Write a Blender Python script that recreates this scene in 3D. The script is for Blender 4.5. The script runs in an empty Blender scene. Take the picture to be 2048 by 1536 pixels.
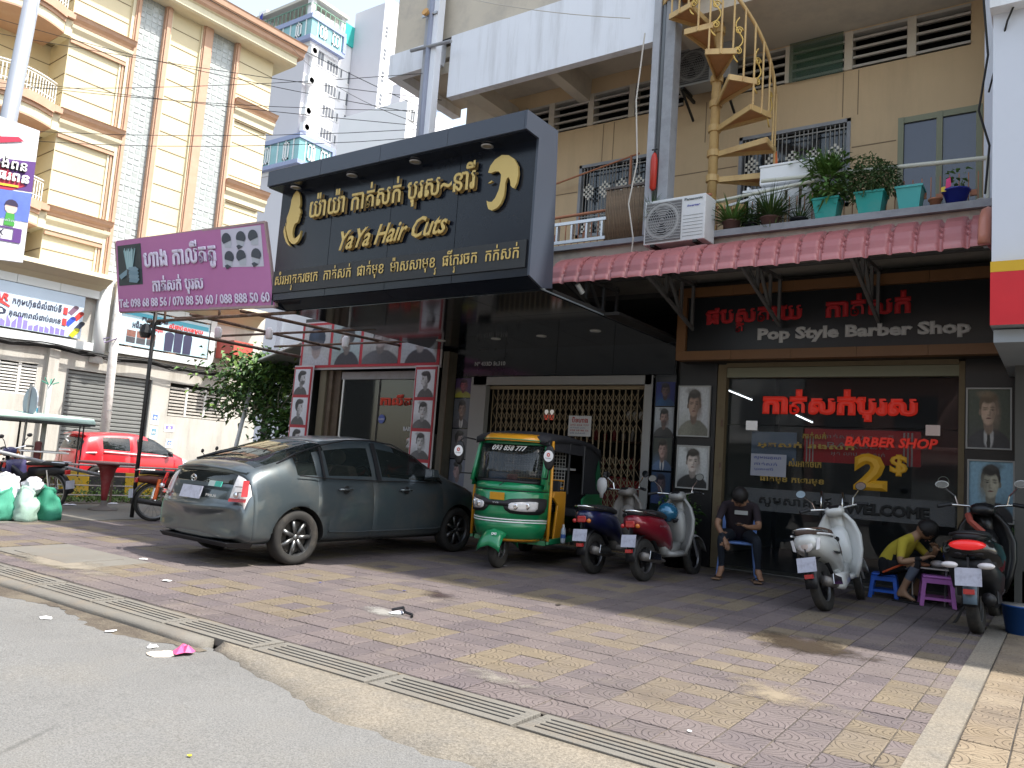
import bpy, bmesh, math, random
from mathutils import Vector, Matrix
random.seed(7)
S = bpy.context.scene
COL = S.collection
R = math.radians

# ------------------------------------------------------------ camera, sky, sun, exposure
cd = bpy.data.cameras.new('camera')
cam = bpy.data.objects.new('camera', cd)
COL.objects.link(cam)
yaw, pit, rol = R(35.236), R(6.148), R(4.12)
fw = Vector((-math.sin(yaw)*math.cos(pit), math.cos(yaw)*math.cos(pit), math.sin(pit)))
r0 = Vector((math.cos(yaw), math.sin(yaw), 0)); u0 = r0.cross(fw)
rr = r0*math.cos(rol) + u0*math.sin(rol); uu = u0*math.cos(rol) - r0*math.sin(rol)
cam.matrix_world = Matrix(((rr.x, uu.x, -fw.x, 0), (rr.y, uu.y, -fw.y, 0), (rr.z, uu.z, -fw.z, 1.28), (0, 0, 0, 1)))
cd.sensor_width = 36; cd.lens = 36*1600/2048
cd.clip_start = .05; cd.clip_end = 1500
S.camera = cam
S.render.resolution_x = 1024; S.render.resolution_y = 768

SUN_EL = R(58); SUN_AZ = math.atan2(.94, .35)      # azimuth from +Y towards +X
sd = Vector((math.cos(SUN_EL)*math.sin(SUN_AZ), math.cos(SUN_EL)*math.cos(SUN_AZ), math.sin(SUN_EL)))
w = bpy.data.worlds.new('World'); S.world = w; w.use_nodes = True
nt = w.node_tree; bg = nt.nodes['Background']
sky = nt.nodes.new('ShaderNodeTexSky'); sky.sky_type = 'NISHITA'; sky.sun_disc = False
sky.sun_elevation = SUN_EL; sky.sun_rotation = SUN_AZ
sky.air_density = 1.6; sky.dust_density = 2.2; sky.ozone_density = 1.0
# thin bright tropical overcast veil: desaturate the sky a little everywhere
hs = nt.nodes.new('ShaderNodeHueSaturation'); hs.inputs['Saturation'].default_value = .62
nt.links.new(sky.outputs[0], hs.inputs['Color']); nt.links.new(hs.outputs[0], bg.inputs[0])
bg.inputs[1].default_value = .13
sl = bpy.data.lights.new('sun', 'SUN'); sl.energy = 3.2; sl.angle = R(.9); sl.color = (1, .95, .87)
so = bpy.data.objects.new('sun', sl); COL.objects.link(so)
so.rotation_euler = sd.to_track_quat('Z', 'Y').to_euler()
S.view_settings.view_transform = 'Standard'; S.view_settings.look = 'None'
S.view_settings.gamma = 1; S.view_settings.use_curve_mapping = False
S.view_settings.exposure = 1.45
try:
    S.cycles.max_bounces = 6; S.cycles.transparent_max_bounces = 12
    S.cycles.caustics_reflective = False; S.cycles.caustics_refractive = False
except Exception: pass

# ------------------------------------------------------------ materials
MATS = {}
def L(nt, a, b): nt.links.new(a, b)
def mat(name, col, rough=.7, metal=0, var=.12, vs=3., bump=0., bs=40., dirt=None, ds=1.2, da=.5, coat=0, spec=.5,
        trans=0, ior=1.45, emit=0, ecol=None, streak=0, coord='Object'):
    """principled material with uneven colour, optional stains, vertical streaks and fine relief"""
    if name in MATS: return MATS[name]
    m = bpy.data.materials.new(name); m.use_nodes = True; n = m.node_tree; p = n.nodes['Principled BSDF']
    m.diffuse_color = (*col, 1)
    p.inputs['Roughness'].default_value = rough; p.inputs['Metallic'].default_value = metal
    p.inputs['Coat Weight'].default_value = coat; p.inputs['Coat Roughness'].default_value = .06
    p.inputs['Specular IOR Level'].default_value = spec
    p.inputs['Transmission Weight'].default_value = trans; p.inputs['IOR'].default_value = ior
    if emit:
        p.inputs['Emission Color'].default_value = (*(ecol or col), 1); p.inputs['Emission Strength'].default_value = emit
    tc = n.nodes.new('ShaderNodeTexCoord'); c = tc.outputs[coord]
    no = n.nodes.new('ShaderNodeTexNoise'); no.inputs['Scale'].default_value = vs; no.inputs['Detail'].default_value = 5
    no.inputs['Roughness'].default_value = .65
    L(n, c, no.inputs['Vector'])
    mx = n.nodes.new('ShaderNodeMix'); mx.data_type = 'RGBA'
    mx.inputs['A'].default_value = (*[x*(1-var) for x in col], 1); mx.inputs['B'].default_value = (*[min(1, x*(1+var)) for x in col], 1)
    L(n, no.outputs['Fac'], mx.inputs['Factor']); out = mx.outputs['Result']
    if dirt:
        n2 = n.nodes.new('ShaderNodeTexNoise'); n2.inputs['Scale'].default_value = ds; n2.inputs['Detail'].default_value = 8
        n2.inputs['Roughness'].default_value = .7; L(n, c, n2.inputs['Vector'])
        if streak:
            mp = n.nodes.new('ShaderNodeMapping'); mp.inputs['Scale'].default_value = (streak, streak, .25)
            L(n, c, mp.inputs['Vector']); L(n, mp.outputs[0], n2.inputs['Vector'])
        rp = n.nodes.new('ShaderNodeValToRGB'); rp.color_ramp.elements[0].position = .48; rp.color_ramp.elements[1].position = .72
        rp.color_ramp.elements[1].color = (da, da, da, 1)
        L(n, n2.outputs['Fac'], rp.inputs['Fac'])
        m2 = n.nodes.new('ShaderNodeMix'); m2.data_type = 'RGBA'; m2.inputs['B'].default_value = (*dirt, 1)
        L(n, rp.outputs['Color'], m2.inputs['Factor']); L(n, out, m2.inputs['A']); out = m2.outputs['Result']
    L(n, out, p.inputs['Base Color'])
    if bump:
        n3 = n.nodes.new('ShaderNodeTexNoise'); n3.inputs['Scale'].default_value = bs; n3.inputs['Detail'].default_value = 4
        L(n, c, n3.inputs['Vector']); b = n.nodes.new('ShaderNodeBump'); b.inputs['Strength'].default_value = bump
        b.inputs['Distance'].default_value = .01; L(n, n3.outputs['Fac'], b.inputs['Height']); L(n, b.outputs[0], p.inputs['Normal'])
    MATS[name] = m
    return m
def glass(name, col=(.05, .06, .06), rough=.02, alpha=.55):
    """tinted pane: partly see-through, reflecting"""
    if name in MATS: return MATS[name]
    m = bpy.data.materials.new(name); m.use_nodes = True; n = m.node_tree; p = n.nodes['Principled BSDF']
    p.inputs['Base Color'].default_value = (*col, 1); p.inputs['Roughness'].default_value = rough
    p.inputs['Alpha'].default_value = alpha; p.inputs['Specular IOR Level'].default_value = .8
    m.diffuse_color = (*col, 1); MATS[name] = m
    return m
WHITE = mat('white_paint', (.74, .75, .76), .55, var=.05, dirt=(.42, .41, .38), ds=1.5, da=.35, streak=3)
WHITE2 = mat('clean_white', (.8, .8, .8), .5, var=.03)
BLACK = mat('black_plastic', (.012, .012, .014), .45, var=.2)
RUB = mat('rubber', (.022, .021, .02), .85, var=.25, vs=12, dirt=(.12, .1, .08), ds=5, da=.4)
CHROME = mat('chrome', (.7, .7, .7), .15, 1, var=.05)
STEEL = mat('steel', (.42, .43, .44), .4, .9, var=.15, vs=8)
ALU = mat('aluminium', (.62, .63, .65), .38, .85, var=.1)
DARKM = mat('dark_metal', (.035, .033, .032), .55, .5, var=.3, vs=9)
RUST = mat('rusty_steel', (.13, .08, .055), .8, .2, var=.4, vs=14, dirt=(.3, .3, .29), ds=6, da=.6)
CONC = mat('concrete', (.36, .34, .31), .9, var=.18, vs=2, bump=.4, bs=30, dirt=(.17, .15, .13), ds=1.3, da=.6)
CONC2 = mat('pale_concrete', (.46, .44, .40), .9, var=.15, vs=1.5, bump=.4, bs=25, dirt=(.22, .2, .17), ds=.9, da=.6, streak=2)
GLOSSBLK = mat('glossy_black_panel', (.010, .013, .018), .10, var=.3, vs=2, spec=.5)

# ------------------------------------------------------------ mesh builder
TH = {}
SPLIT = set('lattice_bar vent_post beam score_line grille_bar baluster rail joint pilaster pilaster_face pilaster_trim inner_frame wall wall_base cladding_post door_frame window_frame window_bar brush rung leg rail_upright rail_bar mullion blue_rim pane small_window glass_bay penthouse soil vent_frame shelf_board seat_piping indicator fork_leg reflector reflectors fork mirror_arm bench ledge_dark_strip ledge_groove edge_band upper_parapet upper_slab parapet parapet_cap recess_wall side_rail frame_post white_stripe canopy_rail guide_rail room_shell casing_groove ridge brush_handle front_board cornice_return ledge_return cove_lip white_edge scroll_ornament_ painted_lit_wall counter canopy_post tendril core floor_beam back_post green_panel panel_rim window_seal frame cross_rail lamp_body bracket handle door_handle_'.split())
def crumple(b, amp, fr, seed=0):
    from mathutils import noise
    b.v = [tuple(Vector(p)+noise.noise_vector(Vector(p)*fr+Vector((seed, seed*2, 0)))*amp) for p in b.v]; return b
class MB:
    def __init__(s, M=None): s.v = []; s.f = []; s.M = M; s.pc = []
    def add(s, vs, fs):
        b = len(s.v); s.pc.append((b, len(s.f)))
        s.v += [tuple(s.M @ Vector(p)) for p in vs] if s.M else [tuple(p) for p in vs]
        s.f += [tuple(b+i for i in f) for f in fs]; return s
    def box(s, x0, x1, y0, y1, z0, z1):
        return s.hexa([(x0,y0,z0),(x1,y0,z0),(x1,y1,z0),(x0,y1,z0),(x0,y0,z1),(x1,y0,z1),(x1,y1,z1),(x0,y1,z1)])
    def hexa(s, p): return s.add(p, [(0,3,2,1),(4,5,6,7),(0,1,5,4),(1,2,6,5),(2,3,7,6),(3,0,4,7)])
    def bar(s, a, b, w, h=None, up=(0,0,1)):
        """rectangular bar from a to b"""
        a = Vector(a); b = Vector(b); h = h or w; d = (b-a).normalized(); up = Vector(up)
        if abs(d.dot(up)) > .98: up = Vector((0,1,0))
        x = d.cross(up).normalized()*w/2; y = x.cross(d).normalized()*h/2
        return s.hexa([a-x-y, a+x-y, a+x+y, a-x+y, b-x-y, b+x-y, b+x+y, b-x+y])
    def cyl(s, a, b, r, r1=None, n=10, cap=True):
        a = Vector(a); b = Vector(b); r1 = r if r1 is None else r1; d = (b-a).normalized()
        up = Vector((0,0,1)) if abs(d.z) < .95 else Vector((1,0,0))
        x = d.cross(up).normalized(); y = d.cross(x)
        vs = [a+(x*math.cos(2*math.pi*i/n)+y*math.sin(2*math.pi*i/n))*r for i in range(n)]
        vs += [b+(x*math.cos(2*math.pi*i/n)+y*math.sin(2*math.pi*i/n))*r1 for i in range(n)]
        fs = [(i, (i+1) % n, n+(i+1) % n, n+i) for i in range(n)]
        if cap: fs += [tuple(range(n-1, -1, -1)), tuple(range(n, 2*n))]
        return s.add(vs, fs)
    def tube(s, pts, r, n=6, closed=False):
        """round tube along points, r may be a list"""
        P = [Vector(p) for p in pts]; m = len(P); rs = r if isinstance(r, (list, tuple)) else [r]*m
        vs = []; px = None
        for i in range(m):
            if closed: d = P[(i+1) % m]-P[i-1]
            else: d = P[min(i+1, m-1)]-P[max(i-1, 0)]
            d.normalize()
            if px is None:
                up = Vector((0,0,1)) if abs(d.z) < .9 else Vector((1,0,0)); x = d.cross(up).normalized()
            else: x = (px-d*px.dot(d)).normalized()
            px = x; y = d.cross(x)
            vs += [P[i]+(x*math.cos(2*math.pi*k/n)+y*math.sin(2*math.pi*k/n))*rs[i] for k in range(n)]
        fs = []
        for i in range(m if closed else m-1):
            a = i*n; b = ((i+1) % m)*n
            fs += [(a+k, a+(k+1) % n, b+(k+1) % n, b+k) for k in range(n)]
        if not closed: fs += [tuple(range(n-1, -1, -1)), tuple((m-1)*n+k for k in range(n))]
        return s.add(vs, fs)
    def lathe(s, prof, c=(0,0,0), n=16, ax='z', caps=True):
        """prof: (radius, height) pairs"""
        vs = []
        for r, h in prof:
            for k in range(n):
                a = 2*math.pi*k/n; x, y = r*math.cos(a), r*math.sin(a)
                p = {'z': (x, y, h), 'x': (h, x, y), 'y': (y, h, x)}[ax]
                vs.append((c[0]+p[0], c[1]+p[1], c[2]+p[2]))
        m = len(prof); fs = [(i*n+k, i*n+(k+1) % n, (i+1)*n+(k+1) % n, (i+1)*n+k) for i in range(m-1) for k in range(n)]
        if caps and prof[0][0] > 1e-4: fs.append(tuple(range(n-1, -1, -1)))
        if caps and prof[-1][0] > 1e-4: fs.append(tuple((m-1)*n+k for k in range(n)))
        return s.add(vs, fs)
    def sph(s, c, r, n=12, m=8, sq=(1,1,1)):
        vs = [(c[0], c[1], c[2]-r*sq[2])]
        for i in range(1, m):
            t = math.pi*i/m-math.pi/2
            vs += [(c[0]+r*sq[0]*math.cos(t)*math.cos(2*math.pi*k/n), c[1]+r*sq[1]*math.cos(t)*math.sin(2*math.pi*k/n), c[2]+r*sq[2]*math.sin(t)) for k in range(n)]
        vs.append((c[0], c[1], c[2]+r*sq[2])); t = len(vs)-1
        fs = [(0, 1+(k+1) % n, 1+k) for k in range(n)]
        for i in range(m-2): fs += [(1+i*n+k, 1+i*n+(k+1) % n, 1+(i+1)*n+(k+1) % n, 1+(i+1)*n+k) for k in range(n)]
        fs += [(t, 1+(m-2)*n+k, 1+(m-2)*n+(k+1) % n) for k in range(n)]
        return s.add(vs, fs)
    def prism(s, poly, off):
        """extrude a planar polygon (3D points) by off"""
        n = len(poly); off = Vector(off); a = [Vector(p) for p in poly]
        return s.add(a+[p+off for p in a], [tuple(range(n-1, -1, -1)), tuple(range(n, 2*n))]+[(i, (i+1) % n, n+(i+1) % n, n+i) for i in range(n)])
    def quad(s, *p): return s.add(p, [tuple(range(len(p)))])
    def loft(s, rings, cap=True, closed=True):
        n = len(rings[0]); vs = [p for r in rings for p in r]; fs = []
        for i in range(len(rings)-1):
            for k in range(n if closed else n-1):
                fs.append((i*n+k, i*n+(k+1) % n, (i+1)*n+(k+1) % n, (i+1)*n+k))
        if cap and closed: fs += [tuple(range(n-1, -1, -1)), tuple((len(rings)-1)*n+k for k in range(n))]
        return s.add(vs, fs)
    def build(s, name, m, parent=None, world=False, smooth=False, bevel=0, sub=0, label=None, kind=None, fix=True):
        if name in SPLIT and len(s.pc) > 1:
            o = None; e = s.pc[1:]+[(len(s.v), len(s.f))]
            for (a, fa), (b_, fb) in zip(s.pc, e):
                q = MB(); q.v = s.v[a:b_]; q.f = [tuple(i-a for i in f) for f in s.f[fa:fb]]; q.pc = [(0, 0)]; o = q.build(name, m, parent, world, smooth, bevel, sub, label, kind, fix)
            return o
        me = bpy.data.meshes.new(name); vs = s.v
        if world and parent is not None:
            I = TH[parent.name]; vs = [tuple(I @ Vector(p)) for p in vs]
        me.from_pydata(vs, [], s.f)
        if fix:
            b = bmesh.new(); b.from_mesh(me); bmesh.ops.recalc_face_normals(b, faces=b.faces); b.to_mesh(me); b.free()
        if m: me.materials.append(m)
        if smooth:
            me.shade_smooth() if smooth is True else me.shade_auto_smooth(angle=smooth) if hasattr(me, 'shade_auto_smooth') else me.shade_smooth()
        o = bpy.data.objects.new(name, me); COL.objects.link(o)
        if parent is not None:
            o.parent = parent
            if parent.name in TH: TH[o.name] = TH[parent.name]
        if bevel:
            md = o.modifiers.new('b', 'BEVEL'); md.width = bevel; md.segments = 2; md.limit_method = 'ANGLE'; md.angle_limit = R(40)
            me.shade_smooth()
            wn = o.modifiers.new('w', 'WEIGHTED_NORMAL'); wn.keep_sharp = True
        if sub:
            md = o.modifiers.new('s', 'SUBSURF'); md.levels = sub; md.render_levels = sub
            me.shade_smooth()
        if label: o['label'] = label
        if kind: o['kind'] = kind
        return o
def T(name, label, cat, loc=(0,0,0), rz=0, group=None, tilt=None):
    """a thing: an Empty at its base that carries its parts"""
    o = bpy.data.objects.new(name, None); COL.objects.link(o); o.empty_display_size = .1
    o.location = loc; o.rotation_euler = tilt if tilt else (0, 0, rz)
    o['label'] = label; o['category'] = cat
    if group: o['group'] = group
    bpy.context.view_layer.update()
    TH[o.name] = Matrix.LocRotScale(Vector(loc), o.rotation_euler, None).inverted()
    return o
def tag(o, label, cat, group=None):
    o['label'] = label; o['category'] = cat
    if group: o['group'] = group
    return o
def struct(o): o['kind'] = 'structure'; return o
def dup(o, loc=None, rz=None, label=None, parent=None):
    c = o.copy(); COL.objects.link(c)
    if parent is not None: c.parent = parent
    if loc is not None: c.location = loc
    if rz is not None: c.rotation_euler = (0, 0, rz)
    if label: c['label'] = label
    for ch in list(o.children): dup(ch, parent=c)
    return c
def inst(o, loc, parent, rot=None, scale=None):
    """one more copy of a piece, sharing its mesh"""
    c = o.copy(); COL.objects.link(c); c.parent = parent; c.location = loc
    if rot is not None: c.rotation_euler = rot
    if scale is not None: c.scale = scale
    return c

# ------------------------------------------------------------ lettering
def _glyphs(s, shear, bold, fill, ext, res=2):
    c = bpy.data.curves.new('t', 'FONT'); c.body = s; c.size = 1; c.shear = shear; c.resolution_u = res
    c.extrude = ext; c.bevel_depth = bold; c.bevel_resolution = 0
    c.fill_mode = 'BOTH' if ext or bold else 'FRONT'
    o = bpy.data.objects.new('t', c); COL.objects.link(o)
    dg = bpy.context.evaluated_depsgraph_get()
    me = bpy.data.meshes.new_from_object(o.evaluated_get(dg))
    v = [tuple(x.co) for x in me.vertices]; f = [tuple(p.vertices) for p in me.polygons]
    bpy.data.objects.remove(o); bpy.data.meshes.remove(me); bpy.data.curves.remove(c)
    return v, f
def letters(name, s, m, parent, org, ux, uz, w, h, ext=0., bold=0., shear=0, world=True, sub=None, label=None):
    """lettering fitted into a w x h box whose lower left corner is org, along ux / uz; sub: [(char, position 0..1 of width)]"""
    v, f = _glyphs(s, shear, bold, True, 0)
    for ch, at in (sub or []):
        x0 = min(p[0] for p in v); x1 = max(p[0] for p in v)
        v2, f2 = _glyphs(ch, shear, bold, True, 0)
        cx = sum((min(p[0] for p in v2), max(p[0] for p in v2)))/2; b = len(v)
        v += [((p[0]-cx)*.62+x0+(x1-x0)*at, p[1]*.62-.46, p[2]) for p in v2]; f += [tuple(b+i for i in q) for q in f2]
    x0 = min(p[0] for p in v); x1 = max(p[0] for p in v); y0 = min(p[1] for p in v); y1 = max(p[1] for p in v)
    org = Vector(org); ux = Vector(ux).normalized(); uz = Vector(uz).normalized(); n = ux.cross(uz)
    sx = w/(x1-x0); sy = h/(y1-y0)
    vv = [org+ux*((p[0]-x0)*sx)+uz*((p[1]-y0)*sy)+n*(p[2]*min(sx, sy)) for p in v]
    mb = MB(); mb.add(vv, f)
    if ext:                                        # raised letters: a back layer and walls along open edges
        me = bpy.data.meshes.new('x'); me.from_pydata([tuple(p) for p in vv], [], f)
        b = bmesh.new(); b.from_mesh(me); bmesh.ops.remove_doubles(b, verts=b.verts, dist=1e-5)
        g = bmesh.ops.extrude_face_region(b, geom=list(b.faces))
        bmesh.ops.translate(b, vec=n*ext, verts=[e for e in g['geom'] if isinstance(e, bmesh.types.BMVert)])
        b.to_mesh(me); b.free()
        mb = MB(); mb.add([tuple(x.co) for x in me.vertices], [tuple(p.vertices) for p in me.polygons]); bpy.data.meshes.remove(me)
    if name in ('gold_letters', 'red_letters', 'white_letters', 'lilac_letters'):
        iv = sorted((min((mb.v[i]-Vector((0,0,0))).dot(ux) if isinstance(mb.v[i], Vector) else Vector(mb.v[i]).dot(ux) for i in f), max(Vector(mb.v[i]).dot(ux) for i in f), k) for k, f in enumerate(mb.f))
        gr = []; end = -1e9
        for a, c_, k in iv:
            if a > end+h*.01: gr.append([])
            gr[-1].append(k); end = max(end, c_)
        for g in gr:
            q = MB(); mp = {}
            for k in g:
                for i in mb.f[k]:
                    if i not in mp: mp[i] = len(q.v); q.v.append(mb.v[i])
                q.f.append(tuple(mp[i] for i in mb.f[k]))
            o = q.build(name[:-1], m, parent, world=world, fix=False)
        return o
    return mb.build(name, m, parent, world=world, fix=bool(ext), label=label)

def gz(y): return .02*min(max(y-3.7, 0), 7.8)       # the pavement rises gently to the shops
# ------------------------------------------------------------ ground, road, pavement
def pos_mat(name, col, rough=.9, var=.15, vs=3, dirts=(), bump=.3, bs=60, rings=0, spots=0, crack=0, grain=0):
    """ground material driven by world position; dirts: (colour, scale, lo, hi, amount)"""
    m = bpy.data.materials.new(name); m.use_nodes = True; n = m.node_tree; p = n.nodes['Principled BSDF']
    p.inputs['Roughness'].default_value = rough; p.inputs['Specular IOR Level'].default_value = .3
    g = n.nodes.new('ShaderNodeNewGeometry'); c = g.outputs['Position']
    def noise(sc, det=6, ro=.65):
        a = n.nodes.new('ShaderNodeTexNoise'); a.inputs['Scale'].default_value = sc; a.inputs['Detail'].default_value = det
        a.inputs['Roughness'].default_value = ro; L(n, c, a.inputs['Vector']); return a.outputs['Fac']
    def mix(f, a, b, blend='MIX'):
        x = n.nodes.new('ShaderNodeMix'); x.data_type = 'RGBA'; x.blend_type = blend
        for k, vv in (('Factor', f), ('A', a), ('B', b)):
            if isinstance(vv, (tuple, float, int)): x.inputs[k].default_value = (*vv, 1) if isinstance(vv, tuple) else vv
            else: L(n, vv, x.inputs[k])
        return x.outputs['Result']
    def math_(op, a, b=0.):
        x = n.nodes.new('ShaderNodeMath'); x.operation = op
        for i, vv in enumerate((a, b)):
            if isinstance(vv, (float, int)): x.inputs[i].default_value = vv
            else: L(n, vv, x.inputs[i])
        return x.outputs[0]
    def ramp(f, lo, hi, mx=1.):
        r = n.nodes.new('ShaderNodeMapRange'); r.inputs[1].default_value = lo; r.inputs[2].default_value = hi
        r.inputs[4].default_value = mx; L(n, f, r.inputs[0]); return r.outputs[0]
    out = mix(noise(vs), tuple(x*(1-var) for x in col), tuple(x*(1+var) for x in col))
    oi = n.nodes.new('ShaderNodeObjectInfo')
    out = mix(ramp(oi.outputs['Random'], 0, 1, .35), out, tuple(x*.72 for x in col))
    hgt = noise(bs, 3)
    if rings:                                    # pressed fan pattern of the cement tiles
        uv = n.nodes.new('ShaderNodeUVMap'); sp = n.nodes.new('ShaderNodeSeparateXYZ'); L(n, uv.outputs[0], sp.inputs[0])
        wob = math_('MULTIPLY', noise(9, 2), .10)
        def rad(cx, cy, k):
            dx = math_('SUBTRACT', sp.outputs[0], cx); dy = math_('MULTIPLY', math_('SUBTRACT', sp.outputs[1], cy), 1.15)
            d = math_('SQRT', math_('ADD', math_('MULTIPLY', dx, dx), math_('MULTIPLY', dy, dy)))
            return math_('SINE', math_('MULTIPLY', math_('ADD', d, wob), k))
        a = rad(-.05, .5, 42.); b = rad(1.05, .45, 42.); c3 = rad(.5, -.1, 36.)
        sel = math_('GREATER_THAN', sp.outputs[0], .52)
        mx = math_('ADD', math_('MULTIPLY', b, sel), math_('MULTIPLY', a, math_('SUBTRACT', 1., sel)))
        sel2 = math_('LESS_THAN', sp.outputs[1], .36)
        mx = math_('ADD', math_('MULTIPLY', c3, sel2), math_('MULTIPLY', mx, math_('SUBTRACT', 1., sel2)))
        line = ramp(mx, .55, .95, 1.)
        wear = ramp(noise(2.3), .35, .62)
        out = mix(math_('MULTIPLY', line, math_('MULTIPLY', wear, .8)), out, tuple(x*.33 for x in col))
        hgt = math_('SUBTRACT', hgt, math_('MULTIPLY', line, 1.2))
    for (dc, sc, lo, hi, am) in dirts:
        out = mix(ramp(noise(sc, 9, .7), lo, hi, am), out, dc)
    if grain:
        out = mix(ramp(noise(grain, 2, .8), .35, .65, .8), mix(.5, out, tuple(x*.55 for x in col)), mix(.45, out, tuple(min(1, x*1.9) for x in col)))
    if spots:
        vo = n.nodes.new('ShaderNodeTexVoronoi'); vo.inputs['Scale'].default_value = spots; L(n, c, vo.inputs['Vector'])
        out = mix(ramp(vo.outputs['Distance'], .16, .05, .55), out, tuple(x*.35 for x in col))
    if crack:
        vo = n.nodes.new('ShaderNodeTexVoronoi'); vo.feature = 'DISTANCE_TO_EDGE'; vo.inputs['Scale'].default_value = crack
        L(n, c, vo.inputs['Vector'])
        out = mix(math_('MULTIPLY', ramp(vo.outputs['Distance'], .012, .0, .6), ramp(noise(.8), .52, .62)), out, tuple(x*.3 for x in col))
    L(n, out, p.inputs['Base Color'])
    b = n.nodes.new('ShaderNodeBump'); b.inputs['Strength'].default_value = bump; b.inputs['Distance'].default_value = .006
    L(n, hgt, b.inputs['Height']); L(n, b.outputs[0], p.inputs['Normal'])
    MATS[name] = m
    return m
DUST = (.26, .215, .155)
ASPH = pos_mat('asphalt', (.158, .157, .153), .92, .22, 1.2, [((.20, .18, .145), .9, .48, .72, .6), ((.09, .088, .085), .5, .52, .66, .5), ((.075, .07, .068), 3.1, .60, .72, .55)], 1., 110, spots=55, crack=.5, grain=95)
SIDE = pos_mat('side_asphalt', (.115, .11, .108), .92, .2, 1.2, [((.28, .24, .19), .6, .5, .7, .5)], .6, 120, spots=30)
KERB = pos_mat('kerb_concrete', (.165, .155, .137), .9, .2, 2.5, [((.14, .12, .10), 2.2, .5, .68, .7), (DUST, 1.1, .52, .7, .5)], .7, 80, spots=40)
RAMP = pos_mat('dusty_cement', (.19, .170, .140), .95, .18, 1.8, [((.13, .125, .118), 2.1, .48, .6, .75), (DUST, .9, .45, .65, .6)], .9, 90, spots=26, grain=60)
GROUT = pos_mat('grout', (.07, .062, .055), .95, .2, 4, [(DUST, 1.6, .5, .65, .6)])
dts = [((.22,.185,.14), 1.1, .54, .74, .6), ((.135, .115, .107), .6, .44, .66, .6), ((.075, .06, .055), .8, .56, .7, .6), ((.20, .18, .16), 7., .62, .72, .5)]
PURP = [pos_mat('purple_tile', (.145, .119, .118), .8, .2, 5, dts, .7, 60, rings=1),
        pos_mat('grey_purple_tile', (.118, .098, .102), .8, .2, 5, dts, .7, 60, rings=1)]
YELL = [pos_mat('ochre_tile', (.172, .139, .097), .8, .2, 5, dts, .7, 60, rings=1)]
PINK = [pos_mat('terracotta_tile', (.215, .168, .115), .85, .22, 6, dts[1:] + [((.30, .25, .18), 1.5, .45, .7, .6)], .7, 60, rings=1)]

def sheet(name, pts, m, z=None):
    return struct(MB().quad(*pts).build(name, m))
sheet('ground', [(-420,-200,-.16),(300,-200,-.16),(300,420,-.16),(-420,420,-.16)], SIDE)
# main road, gently crowned
b = MB(); ys = [-14, -6, -1, 1.5, 2.6, 3.2, 3.46]; zs = [-.02, 0, -.01, -.03, -.04, -.05, -.055]
for i in range(len(ys)-1):
    b.quad((-70, ys[i], zs[i]), (30, ys[i], zs[i]), (30, ys[i+1], zs[i+1]), (-70, ys[i+1], zs[i+1]))
struct(b.build('road', ASPH, smooth=True))
# side street running away from the camera past the yellow building
b = MB(); b.quad((-25.2, 3.45, -.098), (-15.1, 3.45, -.098), (-15.1, 6, .05), (-25.2, 6, .05))
b.quad((-25.2, 6, .05), (-15.1, 6, .05), (-15.1, 90, .08), (-25.2, 90, .08)); struct(b.build('side_street', SIDE))
# pavement bed under the tiles, with the kerb
pv = MB(); pv.quad((-15.1, 3.8, gz(3.8)-.006), (3.5, 3.8, -.004), (3.5, 11.5, gz(11.5)-.006), (-15.1, 11.5, gz(11.5)-.006))
pv.quad((-15.1, 11.5, gz(11.5)-.006), (3.5, 11.5, gz(11.5)-.006), (3.5, 16, gz(11.5)-.006), (-15.1, 16, gz(11.5)-.006))
pv.quad((-15.1, 3.45, -.2), (-15.1, 16, -.2), (-15.1, 16, .15), (-15.1, 3.45, 0))
pave = struct(pv.build('pavement', GROUT))
# concrete strip left of the tiles (street corner) and the strip between the two pavings
def gslab(name, x0, x1, y0, y1, m, up=.004, parent=None, **k):
    b = MB(); b.hexa([(x0,y0,gz(y0)-.05),(x1,y0,gz(y0)-.05),(x1,y1,gz(y1)-.05),(x0,y1,gz(y1)-.05),
                      (x0,y0,gz(y0)+up),(x1,y0,gz(y0)+up),(x1,y1,gz(y1)+up),(x0,y1,gz(y1)+up)])
    return b.build(name, m, parent, **k)
struct(gslab('corner_concrete', -15.1, -12.35, 3.9, 11.4, KERB, .003))
struct(gslab('dividing_strip', -.67, -.505, 3.85, 10.9, RAMP, .008))
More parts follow.
